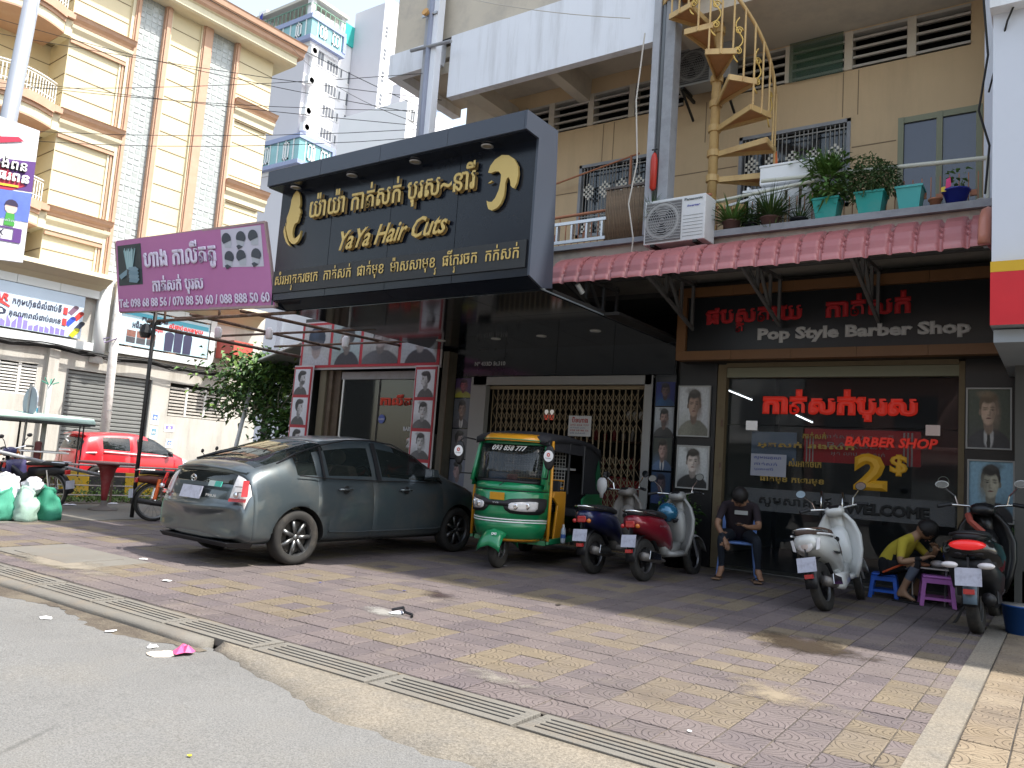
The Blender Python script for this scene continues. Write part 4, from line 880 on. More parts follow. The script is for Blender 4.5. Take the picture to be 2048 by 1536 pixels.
# ============================================================ red metal-tile awning with steel brackets
AWN = mat('red_tile_sheet', (.40,.14,.14), .28, var=.10, vs=4, dirt=(.42,.24,.22), ds=2.5, da=.45, spec=.6)
aw = T('awning', 'curved dusty red metal tile awning over the barber shop', 'awning', (-3.2, 9.0, 3.8))
prof = [(9.76, 4.27), (9.4, 4.255), (9.2, 4.23), (9.06, 4.18), (8.95, 4.11), (8.88, 4.03), (8.84, 3.95), (8.82, 3.87), (8.81, 3.79)]
def strip_mesh():
    b = MB(); n = 9; rings = []
    pts = []
    for i in range(len(prof)-1):                     # little steps across each tile strip
        (y0, z0), (y1, z1) = prof[i], prof[i+1]; k = 2 if i < 7 else 1
        for j in range(k):
            t = j/k; y = y0+(y1-y0)*t; z = z0+(z1-z0)*t; nn = Vector((0, (z1-z0), -(y1-y0))).normalized()*.0
            pts.append((y, z, 0)); 
            if i < 7: pts.append((y+(y1-y0)*.88/k, z+(z1-z0)*.88/k, .02))
    pts.append((*prof[-1], 0))
    nr = []
    for i, (y, z, h) in enumerate(pts):
        a = pts[max(i-1, 0)]; c_ = pts[min(i+1, len(pts)-1)]; d_ = Vector((0, c_[0]-a[0], c_[1]-a[1])).normalized(); nr.append(Vector((0, d_.z, -d_.y)))
    xs = [(-.118, 0.002), (-.075, .0), (.03, -.004), (.06, .002), (.070, .028), (.092, .045), (.110, .028), (.12, .004)]
    for i, (y, z, h) in enumerate(pts):
        rings.append([(x, y-nr[i].y*(e+h*(x < .07)), z-nr[i].z*(e+h*(x < .07))) for x, e in xs])
    b.loft(rings, cap=False, closed=False)
    return b
sm = None
for k in range(22):
    x = -5.63+k*.2345
    if sm is None: sm = strip_mesh().build('roof_tile_strip', AWN, aw, smooth=R(50), fix=False); sm.location = (x+3.2, -9.0, -3.8+.008*(k % 3)-.0)
    else: inst(sm, (x+3.2, -9.0, -3.8+.006*math.sin(k*1.9)), aw)
CAP = mat('awning_cap', (.50,.20,.14), .35, var=.1)
MB().tube([(-.70, y, z+.02) for y, z in prof], [.06]*9, 8).build('ridge_cap', CAP, aw, world=True, smooth=True)
b = MB(); b.loft([[(-.68, y, z) for y, z in prof], [(-.60, y+.1, z-.10) for y, z in prof], [(-.56, y+.25 if y < 9.5 else y, z-.42) for y, z in prof]], cap=False, closed=False); b.build('side_sheet', AWN, aw, world=True, smooth=R(40), fix=False)
MB().box(-5.75, -.62, 9.12, 9.75, 4.12, 4.14).build('inner_sheet', DARKM, aw, world=True)
for k, x in enumerate((-5.55, -4.35, -3.15, -1.95)):
    t = T('steel_bracket', ['first', 'second', 'third', 'fourth'][k]+' grey steel bracket from the left under the red awning', 'bracket', (x, 9.6, 3.9), group='steel brackets under the awning')
    for nm, a, c_ in (('bottom_chord', (x, 8.88, 3.84), (x, 10.44, 3.42)), ('top_chord', (x, 8.92, 3.94), (x, 10.44, 4.05)), ('web', (x, 9.5, 3.67), (x, 9.5, 3.98)), ('web', (x, 10.0, 3.54), (x, 10.0, 4.02)), ('web', (x, 9.0, 3.93), (x, 9.5, 3.69)), ('web', (x, 9.5, 4.05), (x, 10.0, 3.56)), ('web', (x, 10.4, 3.45), (x, 10.4, 4.1))):
        MB().bar(a, c_, .035, .045).build(nm, mat('bracket_grey', (.10,.10,.10), .7, var=.3, vs=8), t, world=True)
for y in (8.9, 9.4, 10.0): tag(MB().box(-5.7, -.65, y, y+.035, 3.93 if y < 9 else 4.08, 3.965 if y < 9 else 4.115).build('purlin', MATS['bracket_grey']), {8.9: 'front', 9.4: 'middle', 10.0: 'rear'}[y]+' steel purlin running under the red awning', 'purlin')
t = T('flood_lamp', 'two small pale lamps fixed under the left end of the awning', 'lamp', (-5.35, 8.9, 3.78)); MB().cyl((0,0,0), (.03,.1,-.1), .035).cyl((-.5,-.1,.02), (-.52,0,-.06), .03).build('lamp_body', WHITE2, t)
# ============================================================ things on the balcony
# spiral stair
YST = mat('cream_yellow_paint', (.56,.38,.16), .5, var=.08, dirt=(.30,.14,.05), ds=4, da=.5); WTR = mat('varnished_tread', (.42,.21,.09), .5, var=.25, vs=9)
GOR = mat('gold_ornament', (.62,.42,.12), .35, .4)
st = T('spiral_stair', 'cream yellow steel spiral staircase with gold scroll railing', 'staircase', (-4.07, 10.2, 4.4))
MB().cyl((0,0,0), (0,0,5.4), .065, n=16).build('centre_pole', YST, st, smooth=R(40))
def tp(k, r, dz=0): a = R(66-22*k); return Vector((r*math.cos(a), r*math.sin(a), .35+.36*k+dz))
for k in range(13):
    a = R(66-22*k); h_ = R(13.5); r1, r2 = .07, .82; z = .35+.36*k
    c0 = [(r1*math.cos(a-h_*.8), r1*math.sin(a-h_*.8)), (r2*math.cos(a-h_), r2*math.sin(a-h_)), (r2*math.cos(a+h_), r2*math.sin(a+h_)), (r1*math.cos(a+h_*.8), r1*math.sin(a+h_*.8))]
    MB().prism([(x, y, z) for x, y in c0], (0,0,.02)).build('tread', WTR, st)
    e = MB()
    for i in range(3): p, q = c0[i], c0[i+1]; e.bar((p[0], p[1], z-.012), (q[0], q[1], z-.012), .02, .075)
    e.build('tread_edge', YST, st)
    MB().lathe([(.09, -.04), (.09, .05)], (0,0,z), 12).build('collar', YST, st)
for k in range(26):
    kk = k*.5; 
    if kk < 2.2: continue
    p = tp(kk, .81); fl = .35+.36*round(kk)
    MB().cyl((p.x, p.y, fl-.05), (p.x, p.y, p.z+.95), .014, n=8).build('baluster', YST, st)
MB().tube([tp(2+i*.25, .79, .97) for i in range(44)], .024, 8).build('handrail', YST, st, smooth=True)
for kk in range(3, 13):
    p0 = tp(kk+.25, .79, .12); tang = (tp(kk+.5, .79)-tp(kk, .79)); tang.z = 0; tang.normalize()
    pts = []
    for i in range(30):
        u = i/29; ang = u*2*math.pi*1.0; pts.append(p0+tang*(.065*math.sin(ang*1.5)*(1-.3*u))+Vector((0,0,u*.62)))
    b = MB(); b.tube(pts, .011, 6)
    for c_, sgn in ((.16, 1), (.44, -1)):
        sp = [p0+tang*(sgn*(.055-.0018*i)*math.cos(i*.42))+Vector((0,0,c_+(.055-.0018*i)*math.sin(i*.42))) for i in range(26)]; b.tube(sp, .010, 5)
    b.build('scroll_ornament', GOR, st, smooth=True)
# air conditioners
def aircon(lab, loc, rz, w_=.86, h_=.60, d_=.32, dim=1):
    t = T('air_conditioner', lab, 'air conditioner', loc, rz)
    m = mat('ac_white%.1f' % dim, tuple(dim*x for x in (.66,.67,.67)), .5, var=.03, dirt=(.4,.38,.33), ds=3, da=.3)
    MB().box(-w_/2, w_/2, -d_/2, d_/2, 0, h_).build('casing', m, t, bevel=.012)
    gm = mat('ac_grille%.1f' % dim, tuple(dim*x for x in (.42,.42,.41)), .6)
    MB().box(-w_/2+.03, w_*.12, -d_/2-.012, -d_/2+.002, .03, h_-.04).build('grille_plate', mat('ac_dark%.1f' % dim, tuple(dim*x for x in (.17,.17,.17)), .7), t)
    cx = -w_*.19; g = MB(); 
    for q in range(9): g.lathe([(.03+q*.028, -.018), (.036+q*.028, -.018)], (cx, -d_/2, h_/2), 28, 'y', False)
    for q in range(14): g.box(-w_/2+.03, w_*.12, -d_/2-.018, -d_/2-.014, .05+q*(h_-.1)/13-.003, .05+q*(h_-.1)/13+.003)
    g.build('fan_grille', gm, t)
    MB().lathe([(.21, 0), (.24, .004), (.24, .014)], (cx, -d_/2-.016, h_/2), 28, 'y', False).build('fan_ring', gm, t); f = MB(); 
    for q in range(3): a = q*2.1; f.prism([(cx+.03*math.cos(a), -d_/2-.013, h_/2+.03*math.sin(a)), (cx+.2*math.cos(a+.1), -d_/2-.013, h_/2+.2*math.sin(a+.1)), (cx+.2*math.cos(a+.9), -d_/2-.013, h_/2+.2*math.sin(a+.9)), (cx+.05*math.cos(a+1.2), -d_/2-.013, h_/2+.05*math.sin(a+1.2))], (0,-.002,0))
    f.build('fan_blade', BLACK, t)
    for x in (-w_*.35, w_*.35): MB().box(x-.03, x+.03, -d_/2, d_/2, -.03, 0).build('foot', DARKM, t)
    return t
t = aircon('white outdoor air conditioner on the balcony edge above the awning', (-4.24, 9.55, 4.37), R(-2))
letters('badge', 'Panasonic', mat('badge_grey', (.08,.10,.10), .5), t, (.14, -.166, .53), (1,0,0), (0,0,1), .25, .035, world=False, bold=.03); letters('badge', 'Inverter', mat('badge_blue', (.04,.05,.35), .5), t, (.18, -.166, .445), (1,0,0), (0,0,1), .18, .03, world=False, bold=.02, shear=.3)
for q in range(7): MB().box(.13, .40, -.1635, -.161, .06+q*.045, .063+q*.045).build('casing_groove', MATS['badge_grey'], t)
t = aircon('old grimy air conditioner hanging on the wall behind the posts', (-4.5, 10.85, 7.2), 0, dim=.5)
for x in (-.3, .35): MB().bar((x, -.2, -.05), (x, .3, -.05), .04).bar((x, -.2, -.05), (x, .3, -.35), .03).build('bracket', DARKM, t)
# bamboo screen
t = T('bamboo_screen', 'weathered bamboo slat screen standing on the balcony edge', 'screen', (-5.0, 9.72, 4.6))
BAM = mat('weathered_bamboo', (.20,.14,.09), .9, var=.4, vs=14, dirt=(.07,.055,.045), ds=5, da=.6); rb = random.Random(9); s0 = None
for q in range(36):
    x = -.44+q*.0253; hh = .74+rb.uniform(-.02, .015)
    if s0 is None: s0 = MB().cyl((0,0,0), (0,0,.75), .0125, n=7).build('bamboo_slat', BAM, t, smooth=R(50)); s0.location = (x, 0, 0)
    else: inst(s0, (x, rb.uniform(-.004,.004), 0), t, scale=(1,1,hh/.75))
for z in (.12, .40, .70): MB().box(-.46, .47, .01, .04, z-.02, z+.02).build('cross_rail', mat('weathered_wood', (.13,.11,.10), .9, var=.3), t)
MB().box(-.46, .47, -.02, .03, .75, .78).build('top_rail', MATS['weathered_wood'], t)
# ladder lying on its side, extinguisher-like red tube
t = T('ladder', 'aluminium ladder lying on its side along the balcony edge', 'ladder', (-6.0, 9.7, 4.62))
for z in (.03, .31): MB().box(-.9, .58, -.02, .01, z-.022, z+.022).build('side_rail', ALU, t)
for q in range(6): MB().box(-.75+q*.25, -.72+q*.25, -.01, .06, .05, .29).build('rung', ALU, t)
t = T('fire_extinguisher', 'narrow red cylinder with valve fixed between the concrete posts', 'extinguisher', (-4.675, 9.60, 5.2))
MB().lathe([(.02,0),(.045,.03),(.05,.42),(.035,.50),(.015,.53)], n=12).build('cylinder', mat('red_paint_gloss', (.45,.03,.015), .35), t, smooth=R(50)); MB().cyl((0,0,.53), (0,0,.57), .012).box(-.04,.04,-.01,.01,.57,.585).build('valve', DARKM, t)
# white panels and tank leaning on the balcony
t = T('white_crate', 'white styrofoam box behind the flower pots on the balcony', 'box', (-3.05, 10.35, 5.28)); MB().box(-.36,.36,-.15,.15,0,.24).build('box_body', WHITE2, t, bevel=.01); MB().box(-.37,.37,-.16,.16,.24,.27).build('lid', WHITE2, t, bevel=.006)
t = T('bench_table', 'white slatted table under the styrofoam box on the balcony', 'table', (-3.05, 10.3, 4.45))
MB().box(-.55,.4,-.2,.2,.72,.75).build('table_top', WHITE, t)
for q in range(5): MB().box(-.5+q*.18, -.36+q*.18, -.18, -.16, .1, .7).build('front_board', WHITE, t)
for x in (-.5,.36): MB().box(x, x+.03, -.18, .18, 0, .8).build('leg', WHITE, t)
tag(MB().bar((-3.78, 10.0, 4.98), (-2.55, 9.95, 5.16), .03).build('white_pole', WHITE2), 'thin white pole lying across the balcony plants', 'pole')
tag(MB().cyl((-3.30, 10.5, 5.55), (-3.30, 10.5, 5.85), .045, .012).build('orange_cone', mat('cone_orange', (.75,.18,.05), .5), smooth=R(40)), 'small orange traffic cone on the white box by the staircase', 'cone')
# pots and plants
LG = [mat('leaf_green', (.075,.155,.03), .55, var=.4, vs=6), mat('leaf_dark', (.04,.09,.025), .55, var=.4, vs=6), mat('leaf_pale', (.15,.23,.07), .55, var=.3, vs=6)]
def leaf_mb(b, p, d, ln, wd, rnd, droop=.3):
    d = Vector(d).normalized(); side = d.cross(Vector((rnd.uniform(-.3,.3), rnd.uniform(-.3,.3), 1))).normalized()*wd/2
    p = Vector(p); m_ = p+d*ln*.5+Vector((0,0,ln*.06)); e = p+d*ln-Vector((0,0,ln*droop))
    b.add([p, m_+side, e, m_-side], [(0,1,2,3)])
def blades(t, n, ln, wd, r, seed, m, z=0, spread=1., name='blade'):
    rnd = random.Random(seed); b = MB()
    for i in range(n):
        a = rnd.uniform(0, 2*math.pi); el = rnd.uniform(.25, 1.4)*1; l_ = ln*rnd.uniform(.6, 1.1); p = Vector((r*.4*math.cos(a), r*.4*math.sin(a), z)); prev = None; w_ = wd
        d = Vector((math.cos(a)*math.cos(el)*spread, math.sin(a)*math.cos(el)*spread, math.sin(el))).normalized()
        sd_ = d.cross(Vector((0,0,1))).normalized(); pts = []
        for j in range(5):
            pts.append((p.copy(), w_*(1-j/4.2))); p = p+d*l_/4; d = (d-Vector((0,0,.22))).normalized()
        for j in range(4):
            (p0, w0), (p1, w1) = pts[j], pts[j+1]; b.add([p0-sd_*w0/2, p0+sd_*w0/2, p1+sd_*w1/2, p1-sd_*w1/2], [(0,1,2,3)])
    return b.build(name, m, t, fix=False)
def bush(t, n, c, rad, ln, wd, seed, m, name='foliage'):
    rnd = random.Random(seed); b = MB()
    for i in range(n):
        v = Vector((rnd.gauss(0,1), rnd.gauss(0,1), rnd.gauss(0,1))).normalized(); rr_ = rnd.random()**.45
        p = Vector(c)+Vector((v.x*rad[0], v.y*rad[1], v.z*rad[2]))*rr_*(1+.18*math.sin(5*v.x+3*v.z+seed))
        leaf_mb(b, p, (v.x+rnd.uniform(-.8,.8), v.y+rnd.uniform(-.8,.8), v.z*.5+rnd.uniform(-.4,.6)), ln*rnd.uniform(.6,1.2), wd, rnd)
    return b.build(name, m, t, fix=False)
def stems(t, n, h_, r, seed, m=None):
    rnd = random.Random(seed); b = MB()
    for i in range(n):
        a = rnd.uniform(0, 6.28); b.tube([(0,0,0), (r*.4*math.cos(a), r*.4*math.sin(a), h_*.5), (r*math.cos(a), r*math.sin(a), h_*rnd.uniform(.8,1.1))], .006, 4)
    return b.build('stem', m or mat('stem_green', (.08,.12,.04), .7), t)
def square_pot(t, w0, w1, h_, m):
    o_ = w1/2; i_ = w0/2
    rings = [[(s*i_, q*i_, 0) for s, q in ((-1,-1),(1,-1),(1,1),(-1,1))], [(s*o_, q*o_, h_) for s, q in ((-1,-1),(1,-1),(1,1),(-1,1))], [(s*(o_+.012), q*(o_+.012), h_) for s, q in ((-1,-1),(1,-1),(1,1),(-1,1))], [(s*(o_+.012), q*(o_+.012), h_+.025) for s, q in ((-1,-1),(1,-1),(1,1),(-1,1))], [(s*(o_-.01), q*(o_-.01), h_+.025) for s, q in ((-1,-1),(1,-1),(1,1),(-1,1))], [(s*(o_-.02), q*(o_-.02), h_-.03) for s, q in ((-1,-1),(1,-1),(1,1),(-1,1))]]
    MB().loft(rings).build('pot', m, t); MB().box(-o_+.02, o_-.02, -o_+.02, o_-.02, h_-.05, h_-.03).build('soil', mat('soil', (.03,.02,.015), .95), t)
def round_pot(t, r0, r1, h_, m):
    MB().lathe([(0,0),(r0,0),(r1,h_),(r1+.012,h_),(r1+.012,h_+.02),(r1-.012,h_+.02),(r1-.02,h_-.02),(0,h_-.02)], n=18).build('pot', m, t, smooth=R(50))
TEAL = mat('teal_pot', (.02,.34,.30), .4, var=.06, dirt=(.2,.3,.27), ds=4, da=.3); TEAL2 = mat('light_teal_pot', (.07,.42,.40), .4, var=.05)
zb = 4.565
t = T('potted_plant', 'tall leafy plant in the leftmost teal square pot', 'potted plant', (-2.45, 9.9, zb)); square_pot(t, .22, .30, .25, TEAL); stems(t, 6, .5, .12, 1); bush(t, 330, (0,0,.50), (.30,.27,.32), .16, .05, 2, LG[0]); blades(t, 150, .36, .035, .12, 3, LG[0], .60); bush(t, 90, (.02,0,.34), (.20,.18,.10), .11, .07, 4, LG[2])
t = T('potted_plant', 'fine bushy herb in the middle teal square pot', 'potted plant', (-1.95, 9.88, zb)); square_pot(t, .23, .31, .25, TEAL); stems(t, 12, .4, .2, 5); bush(t, 2600, (0,0,.46), (.36,.30,.26), .06, .02, 6, mat('herb_green', (.07,.13,.045), .6, var=.3))
t = T('plant_pot', 'empty light teal square pot on the balcony edge', 'pot', (-1.53, 9.88, zb)); square_pot(t, .20, .27, .26, TEAL2)
t = T('potted_plant', 'small terracotta pot with cactus on the balcony edge', 'potted plant', (-1.27, 9.86, zb)); round_pot(t, .045, .062, .10, mat('terracotta', (.36,.15,.08), .8)); blades(t, 12, .08, .012, .03, 8, LG[1], .1)
t = T('potted_plant', 'round dark blue pot with small plant and pink pinwheel', 'potted plant', (-1.06, 9.86, zb)); round_pot(t, .085, .135, .17, mat('blue_glaze', (.012,.02,.22), .2)); stems(t, 4, .3, .08, 9); bush(t, 22, (0,0,.36), (.12,.1,.1), .09, .05, 10, LG[0]); MB().prism([(-.10,-.1,.17),(-.04,-.1,.22),(-.05,-.1,.32),(-.09,-.1,.30)], (0,.004,0)).build('pinwheel', mat('hot_pink', (.7,.05,.2), .5), t); MB().prism([(-.14,-.1,.16),(-.09,-.1,.16),(-.10,-.1,.22),(-.14,-.1,.21)], (0,.004,0)).build('pinwheel', mat('yellow_toy', (.75,.55,.05), .5), t)
tag(MB().sph((-.82, 9.86, zb+.03), .055, 8, 6, (1.2,.9,.7)).build('stone', CONC), 'small stone lying at the right end of balcony cap', 'stone')
t = T('potted_plant', 'spiky aloe like plant in a brown pot beside the air conditioner', 'potted plant', (-3.62, 9.8, 4.5)); round_pot(t, .08, .115, .17, mat('brown_pot', (.12,.07,.06), .7)); blades(t, 130, .42, .04, .1, 12, LG[0], .15)
t = T('potted_plant', 'dense dark grassy plant drooping over the balcony edge', 'potted plant', (-3.12, 9.8, 4.5)); round_pot(t, .09, .12, .16, mat('brown_pot', (.12,.07,.06))); blades(t, 220, .46, .022, .16, 13, LG[1], .16); blades(t, 90, .40, .02, .2, 14, LG[0], .2); blades(t, 30, .25, .014, .2, 15, LG[2], .0)
t = T('potted_plant', 'low dark leafy plant between the two spiky balcony plants', 'potted plant', (-3.38, 9.85, 4.5)); round_pot(t, .07, .1, .12, BLACK); bush(t, 160, (0,0,.22), (.16,.14,.14), .09, .03, 16, LG[1])
t = T('potted_plant', 'dried tangle of dark vines right of the grassy plant', 'potted plant', (-2.78, 9.85, 4.5)); round_pot(t, .07, .1, .12, BLACK); blades(t, 50, .38, .018, .1, 17, LG[1], .1)
t = T('potted_plant', 'wispy plant hanging in front of the bamboo screen', 'potted plant', (-4.62, 9.5, 4.62)); blades(t, 60, .22, .012, .2, 18, LG[1], .3); blades(t, 40, .2, .01, .2, 19, LG[2], .12); MB().cyl((0,0,0),(0,0,.3),.01).build('stem', DARKM, t)
t = T('potted_plant', 'leafy shoots growing above the white styrofoam box', 'potted plant', (-2.75, 10.2, 5.35)); stems(t, 8, .2, .16, 20); bush(t, 60, (0,0,.2), (.26,.12,.12), .1, .04, 21, LG[0])
# ============================================================ white building at the right edge
wb = T('white_building', 'white corner building with red and yellow shop fascia at right', 'building', (0, 10, .1))
def wp(x0, x1, y0, y1, z0, z1, nm, m): return MB().box(x0, x1, y0, y1, z0, z1).build(nm, m, wb, world=True)
wp(-.62, 4.5, 8.55, 16, 3.42, 6.02, 'wall', mat('cool_white_wall', (.62,.65,.72), .8, var=.04, vs=1, dirt=(.5,.52,.56), ds=1, da=.3)); wp(-.64, 4.5, 8.4, 16, 6.02, 6.22, 'ledge', WHITE); wp(-.5, 4.5, 9.1, 16, 6.22, 9.2, 'upper_wall', BEIGE2); wp(-.80, -.70, 9.9, 10.1, 4.1, 9.5, 'corner_pilaster', mat('cool_white_wall', (.6,.6,.6)))
wp(-.62, 4.5, 8.42, 8.54, 3.42, 3.52, 'yellow_stripe', mat('fascia_yellow', (.62,.38,.02), .5)); wp(-.62, 4.5, 8.42, 8.54, 2.92, 3.418, 'red_fascia', mat('fascia_red', (.60,.02,.03), .4)); wp(-.60, 4.5, 8.55, 11, 2.78, 2.90, 'canopy_slab', mat('grey_soffit', (.30,.33,.36), .8))
letters('lettering', 'បុ', WHL, wb, (-.30, 8.41, 3.0), (1,0,0), (0,0,1), .16, .16, bold=.03)
wp(-.50, -.42, 10.9, 11.1, .1, 2.8, 'door_jamb', WHITE); wp(-.42, 4, 11.2, 11.3, .1, 2.8, 'shop_wall', mat('teal_shutter', (.05,.20,.22), .5))
MB().hexa([(-.62,8.55,2.92),(4,8.55,2.92),(4,8.42,2.92),(-.62,8.42,2.92),(-.50,10.9,2.75),(4,10.9,2.75),(4,10.9,2.9),(-.5,10.9,2.9)]).build('sloping_soffit', MATS['grey_soffit'], wb, world=True)
# ------------------------------------------------------------ yellow building across the side street
CRM = mat('cream_yellow_render', (.66,.575,.39), .8, var=.05, vs=1, bump=.1, bs=40, dirt=(.5,.42,.26), ds=.5, da=.4)
CRM2 = mat('pale_cream', (.66,.60,.44), .8, var=.05, vs=1, dirt=(.45,.4,.3), ds=.8, da=.35, streak=2)
TER = mat('terracotta_moulding', (.48,.30,.21), .75, var=.12, vs=3, dirt=(.55,.40,.30), ds=2, da=.5)
GRV = mat('groove', (.20,.155,.10), .9)
dL = Vector((.05234, .99863, 0)); nL = Vector((.99863, -.05234, 0))
LBM = Matrix(((dL.x, nL.x, 0, -26), (dL.y, nL.y, 0, 0), (0, 0, 1, 0), (0, 0, 0, 1)))
def lp(s_, o_, z): return tuple(LBM @ Vector((s_, o_, z)))
yb = T('yellow_building', 'cream yellow building with terracotta mouldings, balconies and glass block strips', 'building', lp(13, 0, .1))
def LBX(nm, m, *bx, parent=None, **k):
    b = MB(LBM)
    for q in bx: b.box(*q)
    return b.build(nm, m, parent or yb, world=True, **k)
LBX('wall', CRM, (10.97, 12.85, -.3, 0, 6.4, 16.3), (14.02, 15.18, -.3, 0, 6.4, 16.3), (16.62, 18.15, -.3, 0, 6.4, 16.3))
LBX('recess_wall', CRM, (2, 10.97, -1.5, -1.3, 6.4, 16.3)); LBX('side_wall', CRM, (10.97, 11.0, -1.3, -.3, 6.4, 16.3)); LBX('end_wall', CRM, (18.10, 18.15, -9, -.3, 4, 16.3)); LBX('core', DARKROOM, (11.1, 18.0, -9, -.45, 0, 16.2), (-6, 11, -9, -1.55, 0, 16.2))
LBX('pier', CRM, (8.05, 8.5, -1.3, .05, 6.4, 16.3))
# scored joints every 62 cm, on faces and on the recess sides
for k in range(16):
    z = 6.9+k*.615
    if z > 16.1: break
    LBX('joint', GRV, (11.0, 12.66, .001, .012, z, z+.022), (14.06, 15.10, .001, .012, z, z+.022), (16.72, 18.15, .001, .012, z, z+.022))
    LBX('joint', GRV, (2, 10.95, -1.302, -1.29, z, z+.022), (10.955, 10.97, -1.3, .01, z, z+.022), (8.04, 8.5, .05, .06, z, z+.022))
# glass block strips, blocks as one laid mass
GBM = mat('glass_block', (.36,.39,.39), .18, var=.22, vs=7, spec=.7)
for (a, c_) in ((12.97, 13.80), (15.56, 16.48)):
    LBX('glass_block_bed', mat('block_joint', (.40,.43,.43), .8), (a, c_, -.2, -.038, 4.2, 16.25))
    b = MB(LBM); n = int((c_-a)/.19); s_ = (c_-a)/n; rn = random.Random(2)
    for i in range(n):
        z = 6.5
        while z < 16.1:
            d = rn.uniform(-.006, .01); b.hexa([(a+i*s_+.012, -.06, z), (a+(i+1)*s_-.012, -.06, z), (a+(i+1)*s_-.012, -.06, z+.17), (a+i*s_+.012, -.06, z+.17)]+[(a+i*s_+.03, -.03+d, z+.02), (a+(i+1)*s_-.03, -.03+d, z+.02), (a+(i+1)*s_-.03, -.03-d, z+.15), (a+i*s_+.03, -.03-d, z+.15)]); z += .193
    b.build('glass_blocks', GBM, yb, world=True, kind='stuff')
for (a, c_) in ((12.80, 12.97), (13.80, 14.02), (15.18, 15.56), (16.48, 16.66)):
    LBX('pilaster', TER, (a, c_, -.2, .12, 4.2, 16.25)); LBX('pilaster_face', TER, (a+.05, c_-.05, .12, .17, 4.2, 16.25))
LBX('pilaster_trim', CRM2, (15.14, 15.2, 0, .08, 6.4, 16.25), (12.70, 12.80, 0, .08, 6.4, 16.25), (14.02, 14.07, 0, .08, 6.4, 16.25))
# cornice
def moulding(s0, s1, z0, prof, m, nm='cornice', ret=True):
    """prof: (out, z) ; run from s0 to s1"""
    b = MB(LBM); pr = prof+[(-.02, prof[-1][1]), (-.02, prof[0][1])]
    b.loft([[(s0, o, z0+z) for o, z in pr], [(s1, o, z0+z) for o, z in pr]]); return b.build(nm, m, yb, world=True)
moulding(2, 18.75, 16.1, [(.55, 0), (.62, .05), (.62, .28), (.7, .32)], CRM2, 'cornice_soffit')
moulding(2, 18.95, 16.4, [(.7, .02), (.78, .10), (.80, .22), (.92, .30), (.95, .46), (.98, .5)], TER)
LBX('cornice_return', TER, (18.15, 18.95, -3, -.02, 16.42, 16.9)); LBX('cornice_return', CRM2, (18.15, 18.75, -3, -.02, 16.1, 16.42)); LBX('roof', CONC, (2, 18.2, -9, 0, 16.3, 16.5))
LED = [(.02, 0), (.10, .04), (.12, .10), (.22, .18), (.26, .27), (.30, .30)]; LED2 = [(.02, -.42), (.07, -.40), (.07, -.22), (.16, -.10), (.18, 0)]
for z in (14.0, 10.95, 7.9):
    moulding(10.9, 12.9, z+.02, LED, TER, 'ledge'); moulding(10.94, 12.86, z, LED2, CRM2, 'ledge_base'); LBX('ledge_groove', TER, (10.98, 12.7, .03, .10, z-.55, z-.46)); LBX('ledge_dark_strip', GRV, (11.02, 12.66, .03, .06, z-.46, z-.43))  # plus a darker strip under each ledge base
    LBX('ledge_return', TER, (10.62, 10.97, -.9, .27, z+.12, z+.32)); LBX('ledge_return', CRM2, (10.75, 10.97, -.9, .12, z-.4, z+.1))
    if z > 8: moulding(16.66, 18.45, z-.25, LED, TER, 'ledge'); moulding(16.68, 18.40, z-.27, LED2, CRM2, 'ledge_base'); LBX('ledge_dark_strip', GRV, (16.75, 18.1, .03, .06, z-.75, z-.71)); LBX('inner_frame', CRM2, (16.70, 16.76, 0, .06, 6.4, z-.7))
    LBX('panel_frame', TER, (12.60, 12.66, .0, .06, z-3.0 if z > 8 else 6.4, z-.5)); LBX('panel_frame', CRM2, (12.52, 12.58, .0, .04, z-3.0 if z > 8 else 6.4, z-.5))
    # bulging balcony slab and its rail
    def arc(k, n=12, r=.0): s_ = 8.5+(10.72-8.5)*k/n; return s_, .18+.42*math.sin(math.pi*k/n*.98+.02)+r
    for nm, m, o0, z0, z1 in (('slab_edge', TER, .10, z+.05, z+.32), ('slab_edge', TER, .02, z-.06, z+.05), ('slab_band', CRM2, -.04, z-.36, z-.06), ('slab_base', TER, .0, z-.42, z-.36), ('slab_top', CRM2, -.02, z+.32, z+.36)):
        b = MB(LBM); pts = [arc(k, r=o0) for k in range(13)]; poly = [(8.5, -1.3)]+pts+[(10.72, -1.3)]
        b.prism([(s_, o_, z0) for s_, o_ in poly], (0, 0, z1-z0)); b.build(nm, m, yb, world=True)
    RW = mat('white_railing', (.66,.66,.64), .45); 
    for zz, rr_ in ((z+.98, .028), (z+.90, .016), (z+.46, .018)):
        MB(LBM).tube([(*arc(k), zz) for k in range(13)], rr_, 6).build('railing_bar', RW, yb, world=True, smooth=True)
    for k in range(25):
        if 10 <= k <= 13: continue
        s_, o_ = arc(k/2); MB(LBM).bar((s_, o_, z+.34), (s_, o_, z+.90), .028).build('baluster', RW, yb, world=True)
    s_, o_ = arc(5.75); b = MB(LBM); ring = lambda rad, cx, cz, a0=0, a1=360, n=20: [(s_+cx+rad*math.cos(R(a0+(a1-a0)*i/n)), o_+.01, z+.67+cz+rad*math.sin(R(a0+(a1-a0)*i/n))) for i in range(n+1)]
    b.tube(ring(.20, 0, 0), .013, 5)
    for q in range(4): cx, cz = .2*math.cos(R(45+90*q))*1.0, .2*math.sin(R(45+90*q))*1.0; b.tube(ring(.2, cx, cz, 180+45+90*q-45, 180+45+90*q+45, 8), .011, 5)
    b.tube([(s_+dx, o_+.01, z+.67+dz) for dx, dz in ((-.05,0),(0,.05),(.05,0),(0,-.05),(-.05,0))], .012, 5)
    b.build('medallion', RW, yb, world=True)
    LBX('balcony_door', glass('dark_pane'), (2.5, 7.7, -1.28, -1.25, z+.35, z+2.2)) if z < 12 else None
